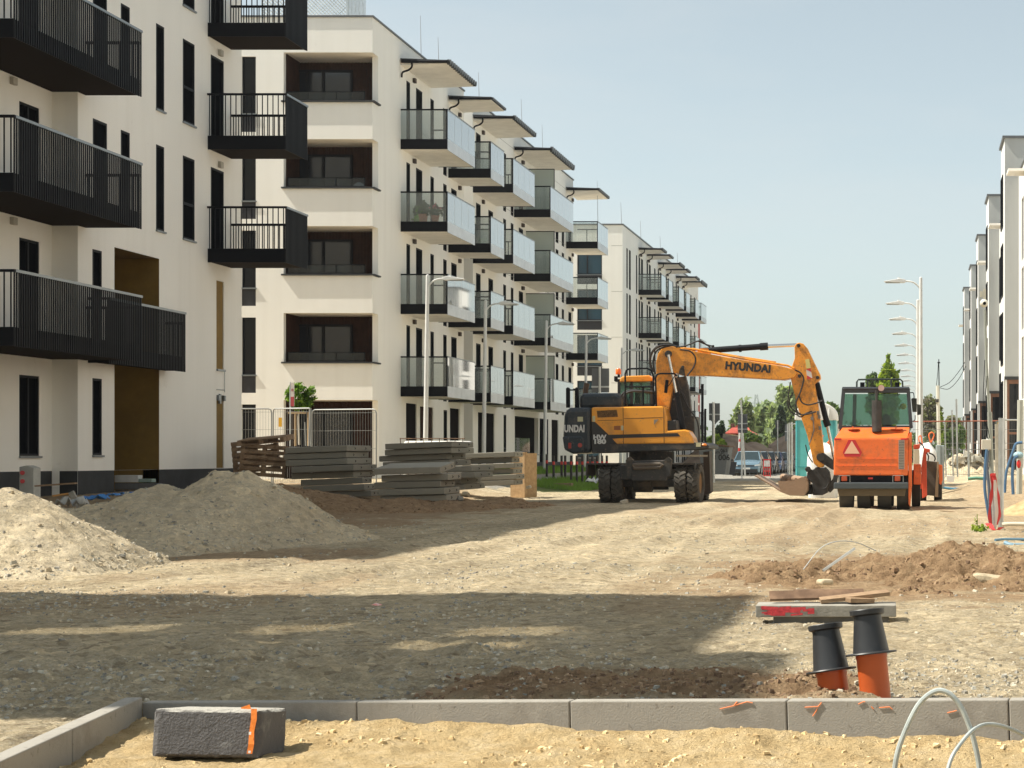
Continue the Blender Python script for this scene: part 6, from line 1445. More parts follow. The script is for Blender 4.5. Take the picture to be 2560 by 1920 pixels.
# ============================================================ skip, barrier, panel
YS = 92.0
S_ = thing('skip_container', 'dirty grey skip container with painted numbers right of the excavator blade', 'skip', (X_(1795, YS), YS, 0))
SKP = dirty('skip_paint', (.17, .18, .18), (.10, .07, .05), amount=.7, scale=.9, rough=.8, bump=.01)
b = MB(); P0 = [(1745, 1110), (1822, 1117), (1812, 1186), (1755, 1186)]; b.prism(poly(P0, YS), YS, YS+2.2); b.build('tub', SKP, S_, bevel=.02)
b = MB(); b.prism(poly([(1744, 1107), (1824, 1114), (1824, 1118), (1744, 1111)], YS), YS-.08, YS+2.3); b.build('rim', RUST, S_)
text_mesh('lettering', '08 006', .40, BT, S_, (X_(1771, YS), YS-.01, Z_(1150, YS)), bold=.012, sx=.95)
text_mesh('lettering', '065', .24, BT, S_, (X_(1801, YS), YS-.01, Z_(1130, YS)), bold=.006)
text_mesh('lettering', '.com.pl', .24, BT, S_, (X_(1776, YS), YS-.01, Z_(1134, YS)), bold=.004)
b = MB(); YP = 98; b.prism(poly([(1815, 1152), (1842, 1155), (1836, 1188), (1815, 1184)], YP), YP, YP+.08); pn = tag(b.build('leaning_board', mat('dark_board', (.07, .07, .075), rough=.8)), 'dark board leaning between the skip container and the greyblue car', 'board')
YQ = 104
BR = thing('traffic_barrier', 'red and white plastic barrier in front of the dark cars', 'barrier', (X_(1917, YQ), YQ, 0))
RDP = mat('red_barrier_plastic', (.58, .03, .03), rough=.45); WHP = mat('white_barrier_panel', (.7, .7, .68), rough=.5)
x0, x1 = X_(1908, YQ), X_(1927, YQ); zt = Z_(1148, YQ)
b = MB()
for x in (x0, x1-.05): b.box(x, x+.05, YQ, YQ+.06, .03, zt)
for z in (.08, .35, .55, .75, zt-.06): b.box(x0+.05, x1-.05, YQ+.005, YQ+.055, z, z+.06)
for x in (x0+.14, x0+.27): b.box(x, x+.04, YQ+.01, YQ+.05, .1, .76)
b.build('frame', RDP, BR)
b = MB()
for k in range(4): b.box(x0+.06+k*.085, x0+.06+k*.085+.06, YQ-.005, YQ+.03, zt-.42, zt-.08)
b.build('white_slats', WHP, BR)
# ============================================================ sign backs
SGB = mat('sign_back_grey', (.085, .092, .10), rough=.6, var=.1, vs=2)
def sign(px0, px1, py0, py1, ppx, pyb, Y, label, n=1, cross=(), extra=None, wr=.045):
    x = X_(ppx, Y); zg = gs(x, Y); o = thing('road_sign', label, 'road sign', (x, Y, zg), 'road signs seen from behind')
    b = MB(); b.cyl((x, Y-.05, zg), (x, Y-.05, Z_(py0, Y)+.05), wr, n=10); b.build('post', STEEL, o, smooth=True)
    W_ = (px1-px0)/n
    for i in range(n): b = MB(); b.box(X_(px0+i*W_+.4, Y), X_(px0+(i+1)*W_-.4, Y), Y, Y+.03, Z_(py1, Y), Z_(py0, Y)); b.build('sign_panel', SGB, o)
    b = MB()
    for c in cross: b.box(X_(px0, Y), X_(px1, Y), Y-.03, Y-.001, Z_(c, Y)-.03, Z_(c, Y)+.03)
    if cross: b.build('crossbar', STEEL, o)
    if extra: extra(o, Y)
sign(1479, 1523, 921, 981, 1500, 1100, 66, 'large grey back of a double road sign behind the excavator', 2, (967,))
def yd(o, Y): b = MB(); b.prism(poly([(1776, 1050), (1798, 1050), (1787, 1062)], Y), Y-.04, Y-.01); b.build('triangle_panel', SGB, o)
sign(1772, 1800, 1008, 1051, 1784, 1110, 84, 'dark back of a road sign above the skip container with a small triangle below', 1, (1036,), yd, .07)
sign(1844, 1869, 1035, 1082, 1855, 1190, 100, 'grey back of a road sign on a leaning post before the red roof', 1, (1059, 1073))
sign(1938, 1948, 1052, 1073, 1944, 1130, 130, 'small grey sign back on a thin post before the willow', 2)
sign(1962, 1975, 1061, 1103, 1969, 1150, 120, 'rounded narrow grey sign back beside the tallest earth mound', 1, (1079,))
b = MB(); Y = 103; b.cyl(at(1848, 1128, Y), at(1850, 1060, Y), .055, n=8); sp = tag(b.build('striped_post', mat('post_white', (.6, .6, .6))), 'thin white and red post in front of the red roofed house', 'post')
b = MB(); b.cyl(at(1848.9, 1104, Y), at(1849.2, 1098, Y), .06, n=8); b.cyl(at(1848.2, 1120, Y), at(1848, 1128, Y), .06, n=8); b.build('red_band', RED, sp)
b = MB(); b.cyl(at(1863, 1190, 101.5), at(1852, 1000, 101.5), .05, n=8); tag(b.build('leaning_pole', STEEL), 'long leaning grey pole passing in front of the greyblue car', 'pole')
for i, (px, a, c) in enumerate(((1756, 960, 1110), (1763, 1022, 1110))): b = MB(); b.tube([at(px, c, 54), at(px, a+4, 54), at(px+1, a, 54)], .035 if i else .04, 8); tag(b.build('guard_post', BLK), ('short' if i else 'tall')+' black round post standing right of the excavator cab', 'post')
for px, top, lb in ((1974, 1057, 'left fence post of the pair beside the turquoise toilet'), (1980, 1055, 'right fence post of the pair beside the turquoise toilet')):
    b = MB(); b.cyl(at(px, 1192, 60), at(px-.5, top, 60), .03, n=8); tag(b.build('fence_post', STEEL), lb, 'fence post')
b = MB(); b.cyl(at(1976, 1060, 60), at(1989, 1060, 60), .02, n=6); tag(b.build('fence_rail', STEEL), 'short top rail joining the fence post pair to the toilet', 'rail')

# ============================================================ house and background
YH = 176
HS = thing('house', 'small house with a red tiled roof behind the road signs', 'house', (X_(1840, YH), YH, 0))
b = MB(); b.box(X_(1820, YH), X_(1875, YH), YH, YH+8, 0, Z_(1088, YH)); b.build('wall', mat('pale_green_wall', (.42, .50, .47), rough=.9), HS)
b = MB(); xa, xb2, zz0, zz1 = X_(1815, YH), X_(1880, YH), Z_(1085, YH), Z_(1061, YH)
b.add([(xa, YH-.6, zz0), (xb2, YH-.6, zz0), (xb2, YH+8.6, zz0), (xa, YH+8.6, zz0), (X_(1836, YH), YH+3, zz1), (xb2-1.5, YH+4, zz1)], [(0, 1, 5, 4), (1, 2, 5), (2, 3, 4, 5), (3, 0, 4), (0, 3, 2, 1)])
for i in range(22): t = i/21; b.tube([(xa+(xb2-xa)*t, YH-.62, zz0+.05), (xa+(xb2-xa)*t+(X_(1836, YH)-xa)*(.6*(1-t))-.5*t, YH+1.6, zz0+(zz1-zz0)*.6+.05)], .05, 5)
b.build('roof', mat('red_roof_tiles', (.50, .11, .075), rough=.7, var=.15, vs=2), HS)
b = MB(); b.box(X_(1846, YH), X_(1859, YH), YH-.05, YH+.02, Z_(1107, YH), Z_(1093, YH)); b.build('window', PANE, HS)
b = MB(); b.box(X_(1822, YH), X_(1829, YH), YH+2, YH+3, zz0, Z_(1058, YH)); b.build('chimney', mat('dark_brick', (.12, .05, .045), rough=.9), HS)
o = thing('concrete_ruin', 'beige tilted concrete block in front of the house', 'concrete block', at(1822, 1100, 150)); b = MB(); b.obox((0, 0, .2), (.9, 1.2, .5), Matrix.Rotation(.2, 3, 'Y')); b.build('block', mat('beige_concrete', (.45, .38, .28), rough=.9), o, local=True)
b = MB(); b.obox((.1, .1, -.4), (.8, 1.2, .8)); b.build('brown_base', mat('brown_wall', (.12, .07, .05), rough=.9), o, local=True)
# pylon
YPy = 420; PY = thing('power_pylon', 'pale lattice power pylon between the birch and the willow', 'pylon', (X_(1891, YPy), YPy, 0))
b = MB(); cx_, zt = X_(1891, YPy), Z_(986, YPy); hb_ = 1.9
for s1 in (-1, 1):
    for s2 in (-1, 1): b.cyl((cx_+s1*hb_, YPy+s2*hb_, 0), (cx_+s1*.25, YPy+s2*.25, zt), .09, n=4)
for k in range(10):
    z0, z1 = zt*k/10, zt*(k+1)/10; w0, w1 = hb_-(hb_-.25)*k/10, hb_-(hb_-.25)*(k+1)/10
    for s1 in (-1, 1): b.cyl((cx_-w0, YPy+s1*w0, z0), (cx_+w1, YPy+s1*w1, z1), .05, n=4); b.cyl((cx_+w0, YPy+s1*w0, z0), (cx_-w1, YPy+s1*w1, z1), .05, n=4)
for z, l_ in ((zt*.86, 1.4), (zt*.74, 2.6)): b.cyl((cx_-l_, YPy, z), (cx_+l_, YPy, z), .08, n=4); b.cyl((cx_-l_, YPy, z), (cx_, YPy, z+.8), .05, n=4); b.cyl((cx_+l_, YPy, z), (cx_, YPy, z+.8), .05, n=4)
b.build('lattice', mat('pylon_steel', (.45, .48, .48), rough=.6, metal=.3), PY)

# ============================================================ trees
def foliage(name, blobs, n, leaf, cols, parent, seed=1, drop=0):
    rng = np.random.RandomState(seed); b0 = np.array([c[:3] for c in blobs], float); rr = np.array([c[3:6] if len(c) > 5 else (c[3],)*3 for c in blobs], float)
    wgt = rr.prod(1)**(2/3); idx = rng.choice(len(blobs), n, p=wgt/wgt.sum())
    d = rng.normal(size=(n, 3)); d /= np.linalg.norm(d, axis=1)[:, None]; rad = rng.uniform(.25, 1, n)**.5
    # clumps: keep leaves near a limited number of twig ends
    k = max(12, n//26); ce = rng.normal(size=(k, 3)); ce /= np.linalg.norm(ce, axis=1)[:, None]; ce *= (rng.uniform(.35, 1.08, (k, 1)))
    ci = rng.randint(0, k, n); off = ce[ci]+rng.normal(size=(n, 3))*.13
    p = b0[idx]+off*rr[idx]; p[:, 2] -= drop*rng.uniform(0, 1, n)
    a = rng.normal(size=(n, 3)); a /= np.linalg.norm(a, axis=1)[:, None]; c = np.cross(a, rng.normal(size=(n, 3))); c /= np.linalg.norm(c, axis=1)[:, None]
    s = leaf*rng.uniform(.5, 1.2, n)[:, None]
    V = np.stack([p-a*s, p-c*s*.55, p+a*s, p+c*s*.55], 1).reshape(-1, 3)-np.array(wloc(parent))
    me = bpy.data.meshes.new(name); me.vertices.add(4*n); me.vertices.foreach_set('co', V.ravel().astype(np.float32))
    me.loops.add(4*n); me.loops.foreach_set('vertex_index', np.arange(4*n, dtype=np.int32)); me.polygons.add(n); me.polygons.foreach_set('loop_start', np.arange(0, 4*n, 4, dtype=np.int32)); me.update(calc_edges=True)
    for m in cols: me.materials.append(m)
    me.polygons.foreach_set('material_index', (ci % len(cols)).astype(np.int32))
    o = bpy.data.objects.new(name, me); COL.objects.link(o); o.parent = parent; return o
def leafmat(n_, c):
    m = mat(n_, c, rough=.6, var=.25, vs=.8, spec=.3)
    if 'tl' not in m:
        t = m.node_tree; p = t.nodes['Principled BSDF']; out = t.nodes['Material Output']; tl = t.nodes.new('ShaderNodeBsdfTranslucent'); tl.inputs[0].default_value = (min(1, c[0]*1.6), min(1, c[1]*1.7), c[2], 1)
        mx = t.nodes.new('ShaderNodeMixShader'); mx.inputs[0].default_value = .35; t.links.new(p.outputs[0], mx.inputs[1]); t.links.new(tl.outputs[0], mx.inputs[2]); t.links.new(mx.outputs[0], out.inputs[0]); m['tl'] = 1
    return m
LG = [leafmat('leaf_light', (.16, .22, .06)), leafmat('leaf_mid', (.095, .15, .04)), leafmat('leaf_dark', (.05, .09, .028))]
LW = [leafmat('willow_light', (.34, .40, .22)), leafmat('willow_mid', (.24, .30, .15)), leafmat('willow_dark', (.15, .20, .105))]
LP = [leafmat('spring_light', (.30, .37, .05)), leafmat('spring_mid', (.20, .28, .035)), leafmat('spring_dark', (.10, .16, .025))]
LD = [leafmat('conifer_a', (.035, .06, .035)), leafmat('conifer_b', (.02, .038, .022))]
LB = [leafmat('twig_grey', (.20, .19, .15)), leafmat('twig_brown', (.15, .13, .10)), leafmat('twig_green', (.18, .20, .08))]
BRK = mat('bark', (.12, .09, .065), rough=.95, col2=(.22, .18, .14), vs=4)
def tree(name, label, px, Y, blobs, leaf, n, cols, group=None, trunk=.2, seed=1, drop=0):
    """blobs in picture columns/rows at depth Y: (px, py, rx_px, ry_px)"""
    x = X_(px, Y); zg = gs(x, Y); o = thing(name, label, 'tree' if 'bush' not in name else 'bush', (x, Y, zg), group)
    B = []
    for i, (bx_, by_, rx, ry) in enumerate(blobs):
        q = random.uniform(-.4, .4)*rx*Y/F
        B.append((X_(bx_, Y), Y+q, Z_(by_, Y), rx*Y/F, rx*Y/F*.9, ry*Y/F))
    top = max(c[2] for c in B); b = MB(); b.tube([(x, Y, zg-.2), (x+.05, Y, zg+(top-zg)*.5), (x-.03, Y, top)], trunk, 8, r1=trunk*.25)
    for c in B:
        zs = zg+(c[2]-zg)*random.uniform(.25, .6); b.tube([(x, Y, zs), ((x+c[0])/2, (Y+c[1])/2, (zs+c[2])/2+.3), (c[0], c[1], c[2])], trunk*.45, 6, r1=trunk*.1)
        for _ in range(3): e = Vector((c[0]+random.uniform(-.7, .7)*c[3], c[1]+random.uniform(-.7, .7)*c[4], c[2]+random.uniform(-.3, .9)*c[5])); b.tube([(c[0], c[1], c[2]-.2*c[5]), e], trunk*.15, 4, r1=trunk*.05)
    b.build('trunk', BRK, o, smooth=True)
    foliage('crown', B, n, leaf, cols, o, seed, drop); return o
bgt = 'trees in the background'
tree('birch_tree', 'loose birch with drooping branches left of the pylon', 1852, 190, [(1850, 1030, 12, 26), (1868, 1020, 12, 22), (1840, 1050, 14, 22), (1874, 1055, 14, 28), (1856, 1065, 20, 30), (1852, 1010, 6, 14)], .38, 2600, LW, bgt, .16, 3, .8)
tree('willow_tree', 'tallest pale willow behind the excavator hoses', 1965, 205, [(1962, 1000, 20, 30), (1975, 985, 14, 22), (1940, 1040, 22, 34), (1975, 1040, 24, 40), (1950, 1075, 30, 30), (1990, 1050, 16, 40), (1955, 975, 10, 14)], .42, 6500, LW, bgt, .35, 4, 1.0)
tree('willow_tree', 'rounded pale willow just right of the pylon', 1910, 210, [(1905, 1030, 18, 24), (1920, 1020, 16, 20), (1900, 1060, 24, 32), (1925, 1062, 22, 34), (1890, 1085, 18, 22), (1915, 1095, 30, 22)], .42, 5500, LW, bgt, .3, 5, .8)
tree('fir_tree', 'dark fir standing between the two willows', 1953, 195, [(1953, 1035, 6, 20), (1953, 1060, 11, 20), (1953, 1085, 16, 20)], .35, 1800, LD, bgt, .2, 6)
tree('conifer', 'dark conifer left of the red roofed house', 1806, 170, [(1806, 1085, 8, 18), (1806, 1070, 5, 12), (1806, 1100, 9, 14)], .25, 1100, LD, bgt, .12, 7)
tree('conifer', 'dark conifer hard by the house chimney', 1795, 165, [(1793, 1090, 8, 18), (1794, 1074, 4, 10)], .25, 900, LD, bgt, .12, 17)
tree('background_tree', 'leafy tree peeping out behind the toilet roof and the roller cab', 2080, 180, [(2076, 1022, 14, 16), (2090, 1035, 14, 20), (2060, 1035, 12, 22), (2078, 1060, 22, 26)], .38, 2400, LG, bgt, .2, 8)
tree('poplar_tree', 'bright green poplar rising behind the roller cab', 2222, 118, [(2221, 905, 5, 22), (2221, 925, 15, 18), (2213, 945, 15, 18), (2232, 942, 15, 20), (2222, 965, 26, 22), (2222, 1000, 26, 26), (2222, 1040, 24, 26)], .22, 3400, LP, bgt, .12, 9)
tree('background_tree', 'thin tree seen through the roller roof rack', 2184, 185, [(2180, 955, 14, 20), (2190, 975, 16, 24), (2184, 1010, 18, 26)], .34, 1500, LG, bgt, .14, 10)
tree('bare_bush', 'greyish half bare tree right of the street lamp poles', 2325, 150, [(2322, 1010, 16, 20), (2335, 1035, 20, 28), (2312, 1040, 14, 26), (2330, 1075, 26, 26)], .16, 3000, LB, bgt, .14, 11)
tree('bare_bush', 'purplish grey bush left of the vine covered pole', 2382, 156, [(2376, 1060, 16, 22), (2392, 1068, 16, 20), (2366, 1080, 16, 22)], .15, 1800, LB, bgt, .1, 12)
tree('green_bush', 'green bush behind the wire fence near the rubble pile', 2385, 140, [(2375, 1095, 16, 20), (2395, 1100, 18, 18), (2400, 1082, 12, 14)], .22, 2400, LG, bgt, .1, 13)
tree('creeper', 'green creeper climbing up beside the white post', 2352, 130, [(2352, 1045, 4, 16), (2352, 1070, 5, 18), (2354, 1100, 7, 18)], .16, 900, LP, bgt, .05, 14)
tree('green_bush', 'grassy green bush on the bank left of the skip container', 1790, 120, [(1785, 1100, 14, 14), (1800, 1112, 16, 12), (1812, 1128, 14, 14), (1775, 1110, 12, 16)], .2, 2400, LP, bgt, .06, 15)
tree('green_bush', 'dark green bush in front of the earth mound and willow', 1880, 168, [(1872, 1095, 14, 14), (1888, 1100, 14, 12), (1860, 1100, 12, 12)], .28, 1500, LG, bgt, .06, 16)
# far wood
fo = thing('distant_wood', 'low strip of far trees on the horizon', 'wood', (0, 330, 0), kind='stuff')
rng_ = np.random.RandomState(9); Bl = []
for i in range(70):
    x = -75+i*1.6; Bl.append((x, 330+rng_.uniform(-6, 6), 2.0+rng_.uniform(0, 2.0), 2.4, 2.4, 2.4+rng_.uniform(0, 2)))
foliage('far_foliage', Bl, 16000, .55, LG, fo, 21)
b = MB(); [b.cyl((c[0], c[1], 0), (c[0], c[1], c[2]), .3, .1, 5) for c in Bl]; b.build('far_trunks', BRK, fo)

# young tree with stakes by building B
YJ = 57.0
yt = thing('young_tree', 'young staked tree behind the wire fence panels', 'tree', (X_(745, YJ), YJ, .42))
b = MB(); b.tube([at(748, 1112, YJ), at(746, 1040, YJ), at(750, 1000, YJ)], .035, 8, r1=.02); b.build('trunk', mat('whitewashed_bark', (.5, .48, .42), rough=.9), yt, smooth=True)
def blb(px, py, r): return (X_(px, YJ), YJ+random.uniform(-.15, .15), Z_(py, YJ), r*YJ/F, r*YJ/F, r*YJ/F)
foliage('crown', [blb(752, 985, 20), blb(768, 992, 17), blb(738, 975, 16), blb(757, 1008, 15), blb(745, 965, 10), blb(725, 988, 12), blb(780, 976, 10), blb(744, 1018, 9), blb(770, 1010, 9)], 1000, .085, [leafmat('maple_a', (.16, .27, .03)), leafmat('maple_b', (.10, .19, .02)), leafmat('maple_c', (.055, .11, .015))], yt, 31)
SW = mat('fresh_stake_wood', (.42, .30, .17), rough=.85, var=.1, vs=5)
for px in (738, 771): b = MB(); b.cyl(at(px, 1115, YJ-.3), at(px, 1030, YJ-.3), .035, n=8); b.build('stake', SW, yt)
b = MB(); b.box(X_(729, YJ), X_(774, YJ), YJ-.33, YJ-.30, Z_(1035, YJ), Z_(1030, YJ)); b.build('stake_crossbar', SW, yt)
sg = thing('warning_sign', 'narrow white and red sign in front of the young tree', 'sign', (X_(730, 56.4), 56.4, .4))
b = MB(); b.cyl(at(725, 1115, 56.4), at(726, 955, 56.4), .025, n=8); b.build('post', STEEL, sg)
b = MB(); b.mi = 0; b.prism(poly([(727, 957), (736, 957), (736, 1016), (727, 1016)], 56.4), 56.38, 56.40); b.mi = 1; b.prism(poly([(727.4, 992), (735.6, 992), (735.6, 1015.6), (727.4, 1015.6)], 56.4), 56.372, 56.379); b.mi = 2; b.cyl(at(731.5, 975, 56.37), at(731.5, 975, 56.379), .045, n=16)
b.build('sign_panel', [mat('sign_white', (.62, .58, .55)), mat('sign_red', (.42, .06, .07)), mat('sign_rose', (.5, .25, .25))], sg)

# ============================================================ wire fence panels (left)
WIRE = mat('fence_wire', (.30, .31, .30), rough=.55, metal=.4)
def mesh_panel(p0, p1, z0, z1, label, nv=24, hz=5, r=.0045, fr=.021, group='wire mesh fence panels on the left', mw=None):
    p0 = Vector((p0[0], p0[1], 0)); p1 = Vector((p1[0], p1[1], 0)); o = thing('wire_fence', label, 'wire fence', (p0.x, p0.y, z0), group)
    U = lambda u, z: p0.lerp(p1, u)+Vector((0, 0, z))
    b = MB(); b.tube([U(0, z0), U(0, z1-.12), U(.015, z1-.03), U(.05, z1), U(.95, z1), U(.985, z1-.03), U(1, z1-.12), U(1, z0)], fr, 8); b.build('tube_frame', WIRE, o, smooth=True)
    b = MB()
    for i in range(1, nv): b.cyl(U(i/nv, z0+.1), U(i/nv, z1-.02), r, n=4, caps=False)
    for j in range(hz): z = z0+.1+(z1-z0-.2)*j/(hz-1); b.cyl(U(.0, z), U(1, z), r*1.25, n=4, caps=False)
    b.build('wire_mesh', WIRE, o); return o
Yf = 55.0
mesh_panel((X_(520, Yf), Yf), (X_(679, Yf), Yf), .35, Z_(1022, Yf), 'leftmost wire fence panel half hidden by the nearest building', 22)
fp = mesh_panel((X_(686, Yf), Yf-.1), (X_(778, Yf-.6), Yf-.6), .35, Z_(1022, Yf), 'wire fence panel with a yellow plate in front of the young tree', 16)
b = MB(); b.prism(poly([(697, 1044), (705, 1044), (705, 1067), (697, 1067)], Yf-.2), Yf-.22, Yf-.2); b.build('yellow_plate', mat('yellow_plate', (.75, .42, .03), rough=.5), fp)
mesh_panel((X_(780, Yf-.6), Yf-.6), (X_(941, Yf-1.4), Yf-1.4), .3, Z_(1026, Yf), 'wire fence panel in front of the brown ground floor loggia', 24)
b = MB(); b.cyl(at(776, 1020, Yf-.7), at(773, 1115, Yf-.7), .035, n=8); b.cyl(at(762, 1055, Yf-1), at(764, 1115, Yf-1), .02, n=6); tag(b.build('fence_clamp_post', WIRE), 'thick post clamping the two right fence panels together', 'fence post')

# ============================================================ slab stacks, pallets, boards
def slab(x, y, z, L_, D, T, ang, label, pitch=0, m=None, roll=0):
    o = thing('concrete_slab', label, 'concrete slab', (x, y, z), 'grey concrete road slabs in stacks', rz=R(ang)); o.rotation_euler = (R(roll), R(pitch), R(ang))
    b = MB(); b.box(0, L_, 0, D, 0, T); ob = b.build('slab_body', m or CONS[random.randint(0, 2)], o, bevel=.018, local=True)
    if T > .12:
        b = MB(); b.tube([(L_+.004, D*.3, T*.35), (L_+.03, D*.3, T*.5), (L_+.004, D*.3, T*.65)], .008, 5); b.tube([(L_+.004, D*.75, T*.35), (L_+.03, D*.75, T*.5), (L_+.004, D*.75, T*.65)], .008, 5); b.build('lifting_hook', BLK, o, local=True)
    return o
CONS = [dirty('slab_concrete_'+k, c, (.18, .165, .14), amount=.5, scale=1.6, rough=.95, bump=.008, bs=35) for k, c in (('a', (.25, .235, .19)), ('b', (.29, .27, .22)), ('c', (.22, .205, .165)))]
rk = ['topmost slab', 'second slab from the top', 'third slab from the top', 'fourth slab from the top', 'fifth slab from the top', 'sixth slab from the top', 'seventh slab from the top', 'eighth slab from the top', 'ninth slab from the top', 'lowest slab']
def stack(px0, pxc, Y, ztop, T, offs, where, D, ang, gap=.012, pitch=-1.0):
    n = len(offs); x0 = X_(px0, Y); L_ = (X_(pxc, Y)-x0)
    for i in range(n):
        z = ztop-(i+1)*T-i*gap; dx, dy, da = offs[i]
        lb = (rk[i] if i < n-1 else 'lowest slab')+' '+where
        slab(x0+dx, Y+dy, z+.0, L_, D*(.4 if ('left stack' in where and i > 4) else 1), T, ang+da*1.6, lb, pitch, roll=4.5 if ('low front' in where and i == 0) else 0)
stack(713, 868, 45.6, Z_(1114, 45.6)-.05, .152, [(0, 0, 0), (-.05, .05, .6), (0, .02, -.6), (.2, -.14, 0), (.12, .1, .6), (.35, .12, 0), (.42, .1, -1), (.55, .15, .6)], 'in the left stack beside the wooden pallets', 2.1, 1, pitch=-2.2)
stack(945, 1112, 48.2, Z_(1105, 48.2)-.05, .152, [(.22, -.1, 0), (.18, .0, -.6), (.0, .1, .6), (.1, .1, 0), (.75, -.1, -1), (.85, -.2, 1), (.4, .1, 0), (.5, .1, 0)], 'in the tall middle stack', 2.5, 1, pitch=-2.2)
stack(940, 1106, 43.6, Z_(1171, 43.6), .158, [(-.02, -.12, 0), (.1, .1, .6), (-.05, .02, 0), (.05, .0, -.6), (.08, .08, 0)], 'in the low front stack before the tall middle stack', 1.5, 1, pitch=-1.5)
stack(1148, 1278, 52.5, Z_(1131, 52.5)-.03, .152, [(.10, 0, 0), (0, .1, .6), (.1, 0, 0), (.05, .1, -.6), (.15, 0, 0), (.1, 0, 0)], 'in the right stack beside the chipboard box', 1.2, 1, pitch=-2)
b = MB(); Yo = 54.5; x0 = X_(1276, Yo); o = thing('chipboard_box', 'light brown chipboard box at the right end of the slab stacks', 'box', (x0, Yo, gs(x0, Yo)), rz=R(-24))
b.box(0, .52, 0, .62, 0, Z_(1133, Yo)-gs(x0, Yo)); b.build('chipboard_panels', mat('chipboard', (.36, .22, .10), rough=.85, col2=(.5, .33, .17), vs=9, detail=8), o, local=True)
b = MB(); b.box(-.02, .54, -.02, .1, Z_(1133, Yo)-gs(x0, Yo), Z_(1133, Yo)-gs(x0, Yo)+.03); b.build('chipboard_lid', MATS['chipboard'], o, local=True)
# tank with cage behind the tall stack
Yi = 53.5; ib = thing('caged_tank', 'white plastic tank with a wire cage top behind the tall slab stack', 'tank', (X_(1080, Yi), Yi, .3)); b = MB(); b.box(X_(1006, Yi), X_(1160, Yi), Yi, Yi+1.2, .3, Z_(1102, Yi)); b.build('white_tank', mat('white_tank', (.7, .69, .64), rough=.5), ib, bevel=.1)
b = MB(); zt = Z_(1099, Yi)
for i in range(9): x = X_(1002+i*19.5, Yi); b.cyl((x, Yi-.04, .4), (x, Yi-.04, zt+.05), .012, n=5)
for z in (zt+.03, zt-.2): b.cyl((X_(1000, Yi), Yi-.04, z), (X_(1163, Yi), Yi-.04, z), .014, n=5)
b.build('wire_cage', RUST, ib)
# pallets
def pallet(c, M, label):
    o = thing('wooden_pallet', label, 'pallet', c, 'old wooden pallets beside the nearest building'); o.rotation_euler = M.to_euler()
    b = MB()
    for i in range(6): b.obox((0, -.36+i*.145, .06), (1.2, .095, .022))
    b.build('top_boards', PALW, o, local=True)
    for x in (-.55, 0, .55): b = MB(); b.obox((x, 0, 0), (.10, .82, .095)); b.build('stringer', PALW, o, local=True)
    b = MB()
    for y in (-.36, 0, .36): b.obox((0, y, -.058), (1.2, .1, .022))
    b.build('bottom_boards', PALW, o, local=True); return o
Yl = 46.5
Mx = Matrix.Rotation(R(88), 3, 'X')
pallet(at(660, 1152, Yl), Matrix.Rotation(R(4), 3, 'Y') @ Mx, 'pallet standing on edge, front one, beside the left slab stack')
pallet(at(640, 1140, Yl+.4), Matrix.Rotation(R(-6), 3, 'Y') @ Mx, 'pallet standing on edge behind the front one')
pallet(at(665, 1100, Yl+.3), Matrix.Rotation(R(-5), 3, 'Y') @ Matrix.Rotation(R(6), 3, 'X'), 'pallet lying flat on top of the standing pallets')
# blocks at the passage, cabinet, debris by the plinth
Yc = 36.4; cbx = thing('control_cabinet', 'pale electric cabinet with red sockets in front of the dark plinth', 'cabinet', (X_(66, Yc), Yc, g1(X_(66, Yc), Yc)))
b = MB(); x0, x1 = X_(48, Yc), X_(84, Yc); zt = Z_(1166, Yc); b.prism([(x0, .0), (x1, .0), (x1, zt-.03), (x0+.5*(x1-x0), zt+.02), (x0, zt-.01)], Yc, Yc+.3); b.build('cabinet_body', mat('cabinet_grey', (.42, .42, .38), rough=.6, var=.1, vs=4), cbx, bevel=.01)
for py in (1182, 1203): b = MB(); b.cyl(at(56, py, Yc-.05), at(56, py, Yc), .045, n=12); b.build('red_socket', mat('red_socket', (.45, .03, .03), rough=.4), cbx)
Yk = 42.0
for i, (px0, px1, py0, py1, m, lb) in enumerate(((286, 345, 1188, 1206, (.50, .50, .48), 'pale concrete block laid in the ochre passage mouth'), (286, 395, 1208, 1224, (.12, .12, .12), 'row of dark building blocks below the pale block'), (346, 379, 1197, 1206, (.24, .32, .28), 'greenish building block right of the pale block'), (288, 392, 1226, 1242, (.10, .10, .10), 'lowest row of dark building blocks in the passage mouth'))):
    b = MB(); b.box(X_(px0, Yk), X_(px1, Yk), Yk, Yk+.25, Z_(py1, Yk), Z_(py0, Yk)); tag(b.build('building_block', mat('block_%d' % i, m, rough=.9, var=.1, vs=4), bevel=.01), lb, 'building block', 'building blocks in the passage mouth')
BLU = mat('blue_sheet', (.03, .16, .42), rough=.5); 
def rag(px, py, Y, w_, h_, m, label, cat, name):
    c = Vector(at(px, py, Y)); b = MB(); n = 9; vs = []; fs = []
    for i in range(n):
        for j in range(5): vs.append((c.x+w_*(i/(n-1)-.5), c.y+.25*(j/4-.5), c.z+h_*(random.random()-.3)*(1 if 0 < i < n-1 else .3)))
    for i in range(n-1):
        for j in range(4): fs.append((i*5+j, i*5+5+j, i*5+6+j, i*5+1+j))
    b.add(vs, fs); k = b.build(name, m, smooth=True); md = k.modifiers.new('th', 'SOLIDIFY'); md.thickness = .01
    return tag(k, label, cat)
rag(235, 1246, 33, .5, .12, BLU, 'blue plastic sheet lying left of the shaded gravel heap', 'sheet', 'plastic_sheet')
rag(282, 1238, 33.5, .3, .06, BLU, 'small blue sheet scrap near the passage mouth', 'sheet', 'plastic_sheet')
rag(320, 1234, 35, .3, .06, BLU, 'blue sheet scrap right of the small one at the passage', 'sheet', 'plastic_sheet')
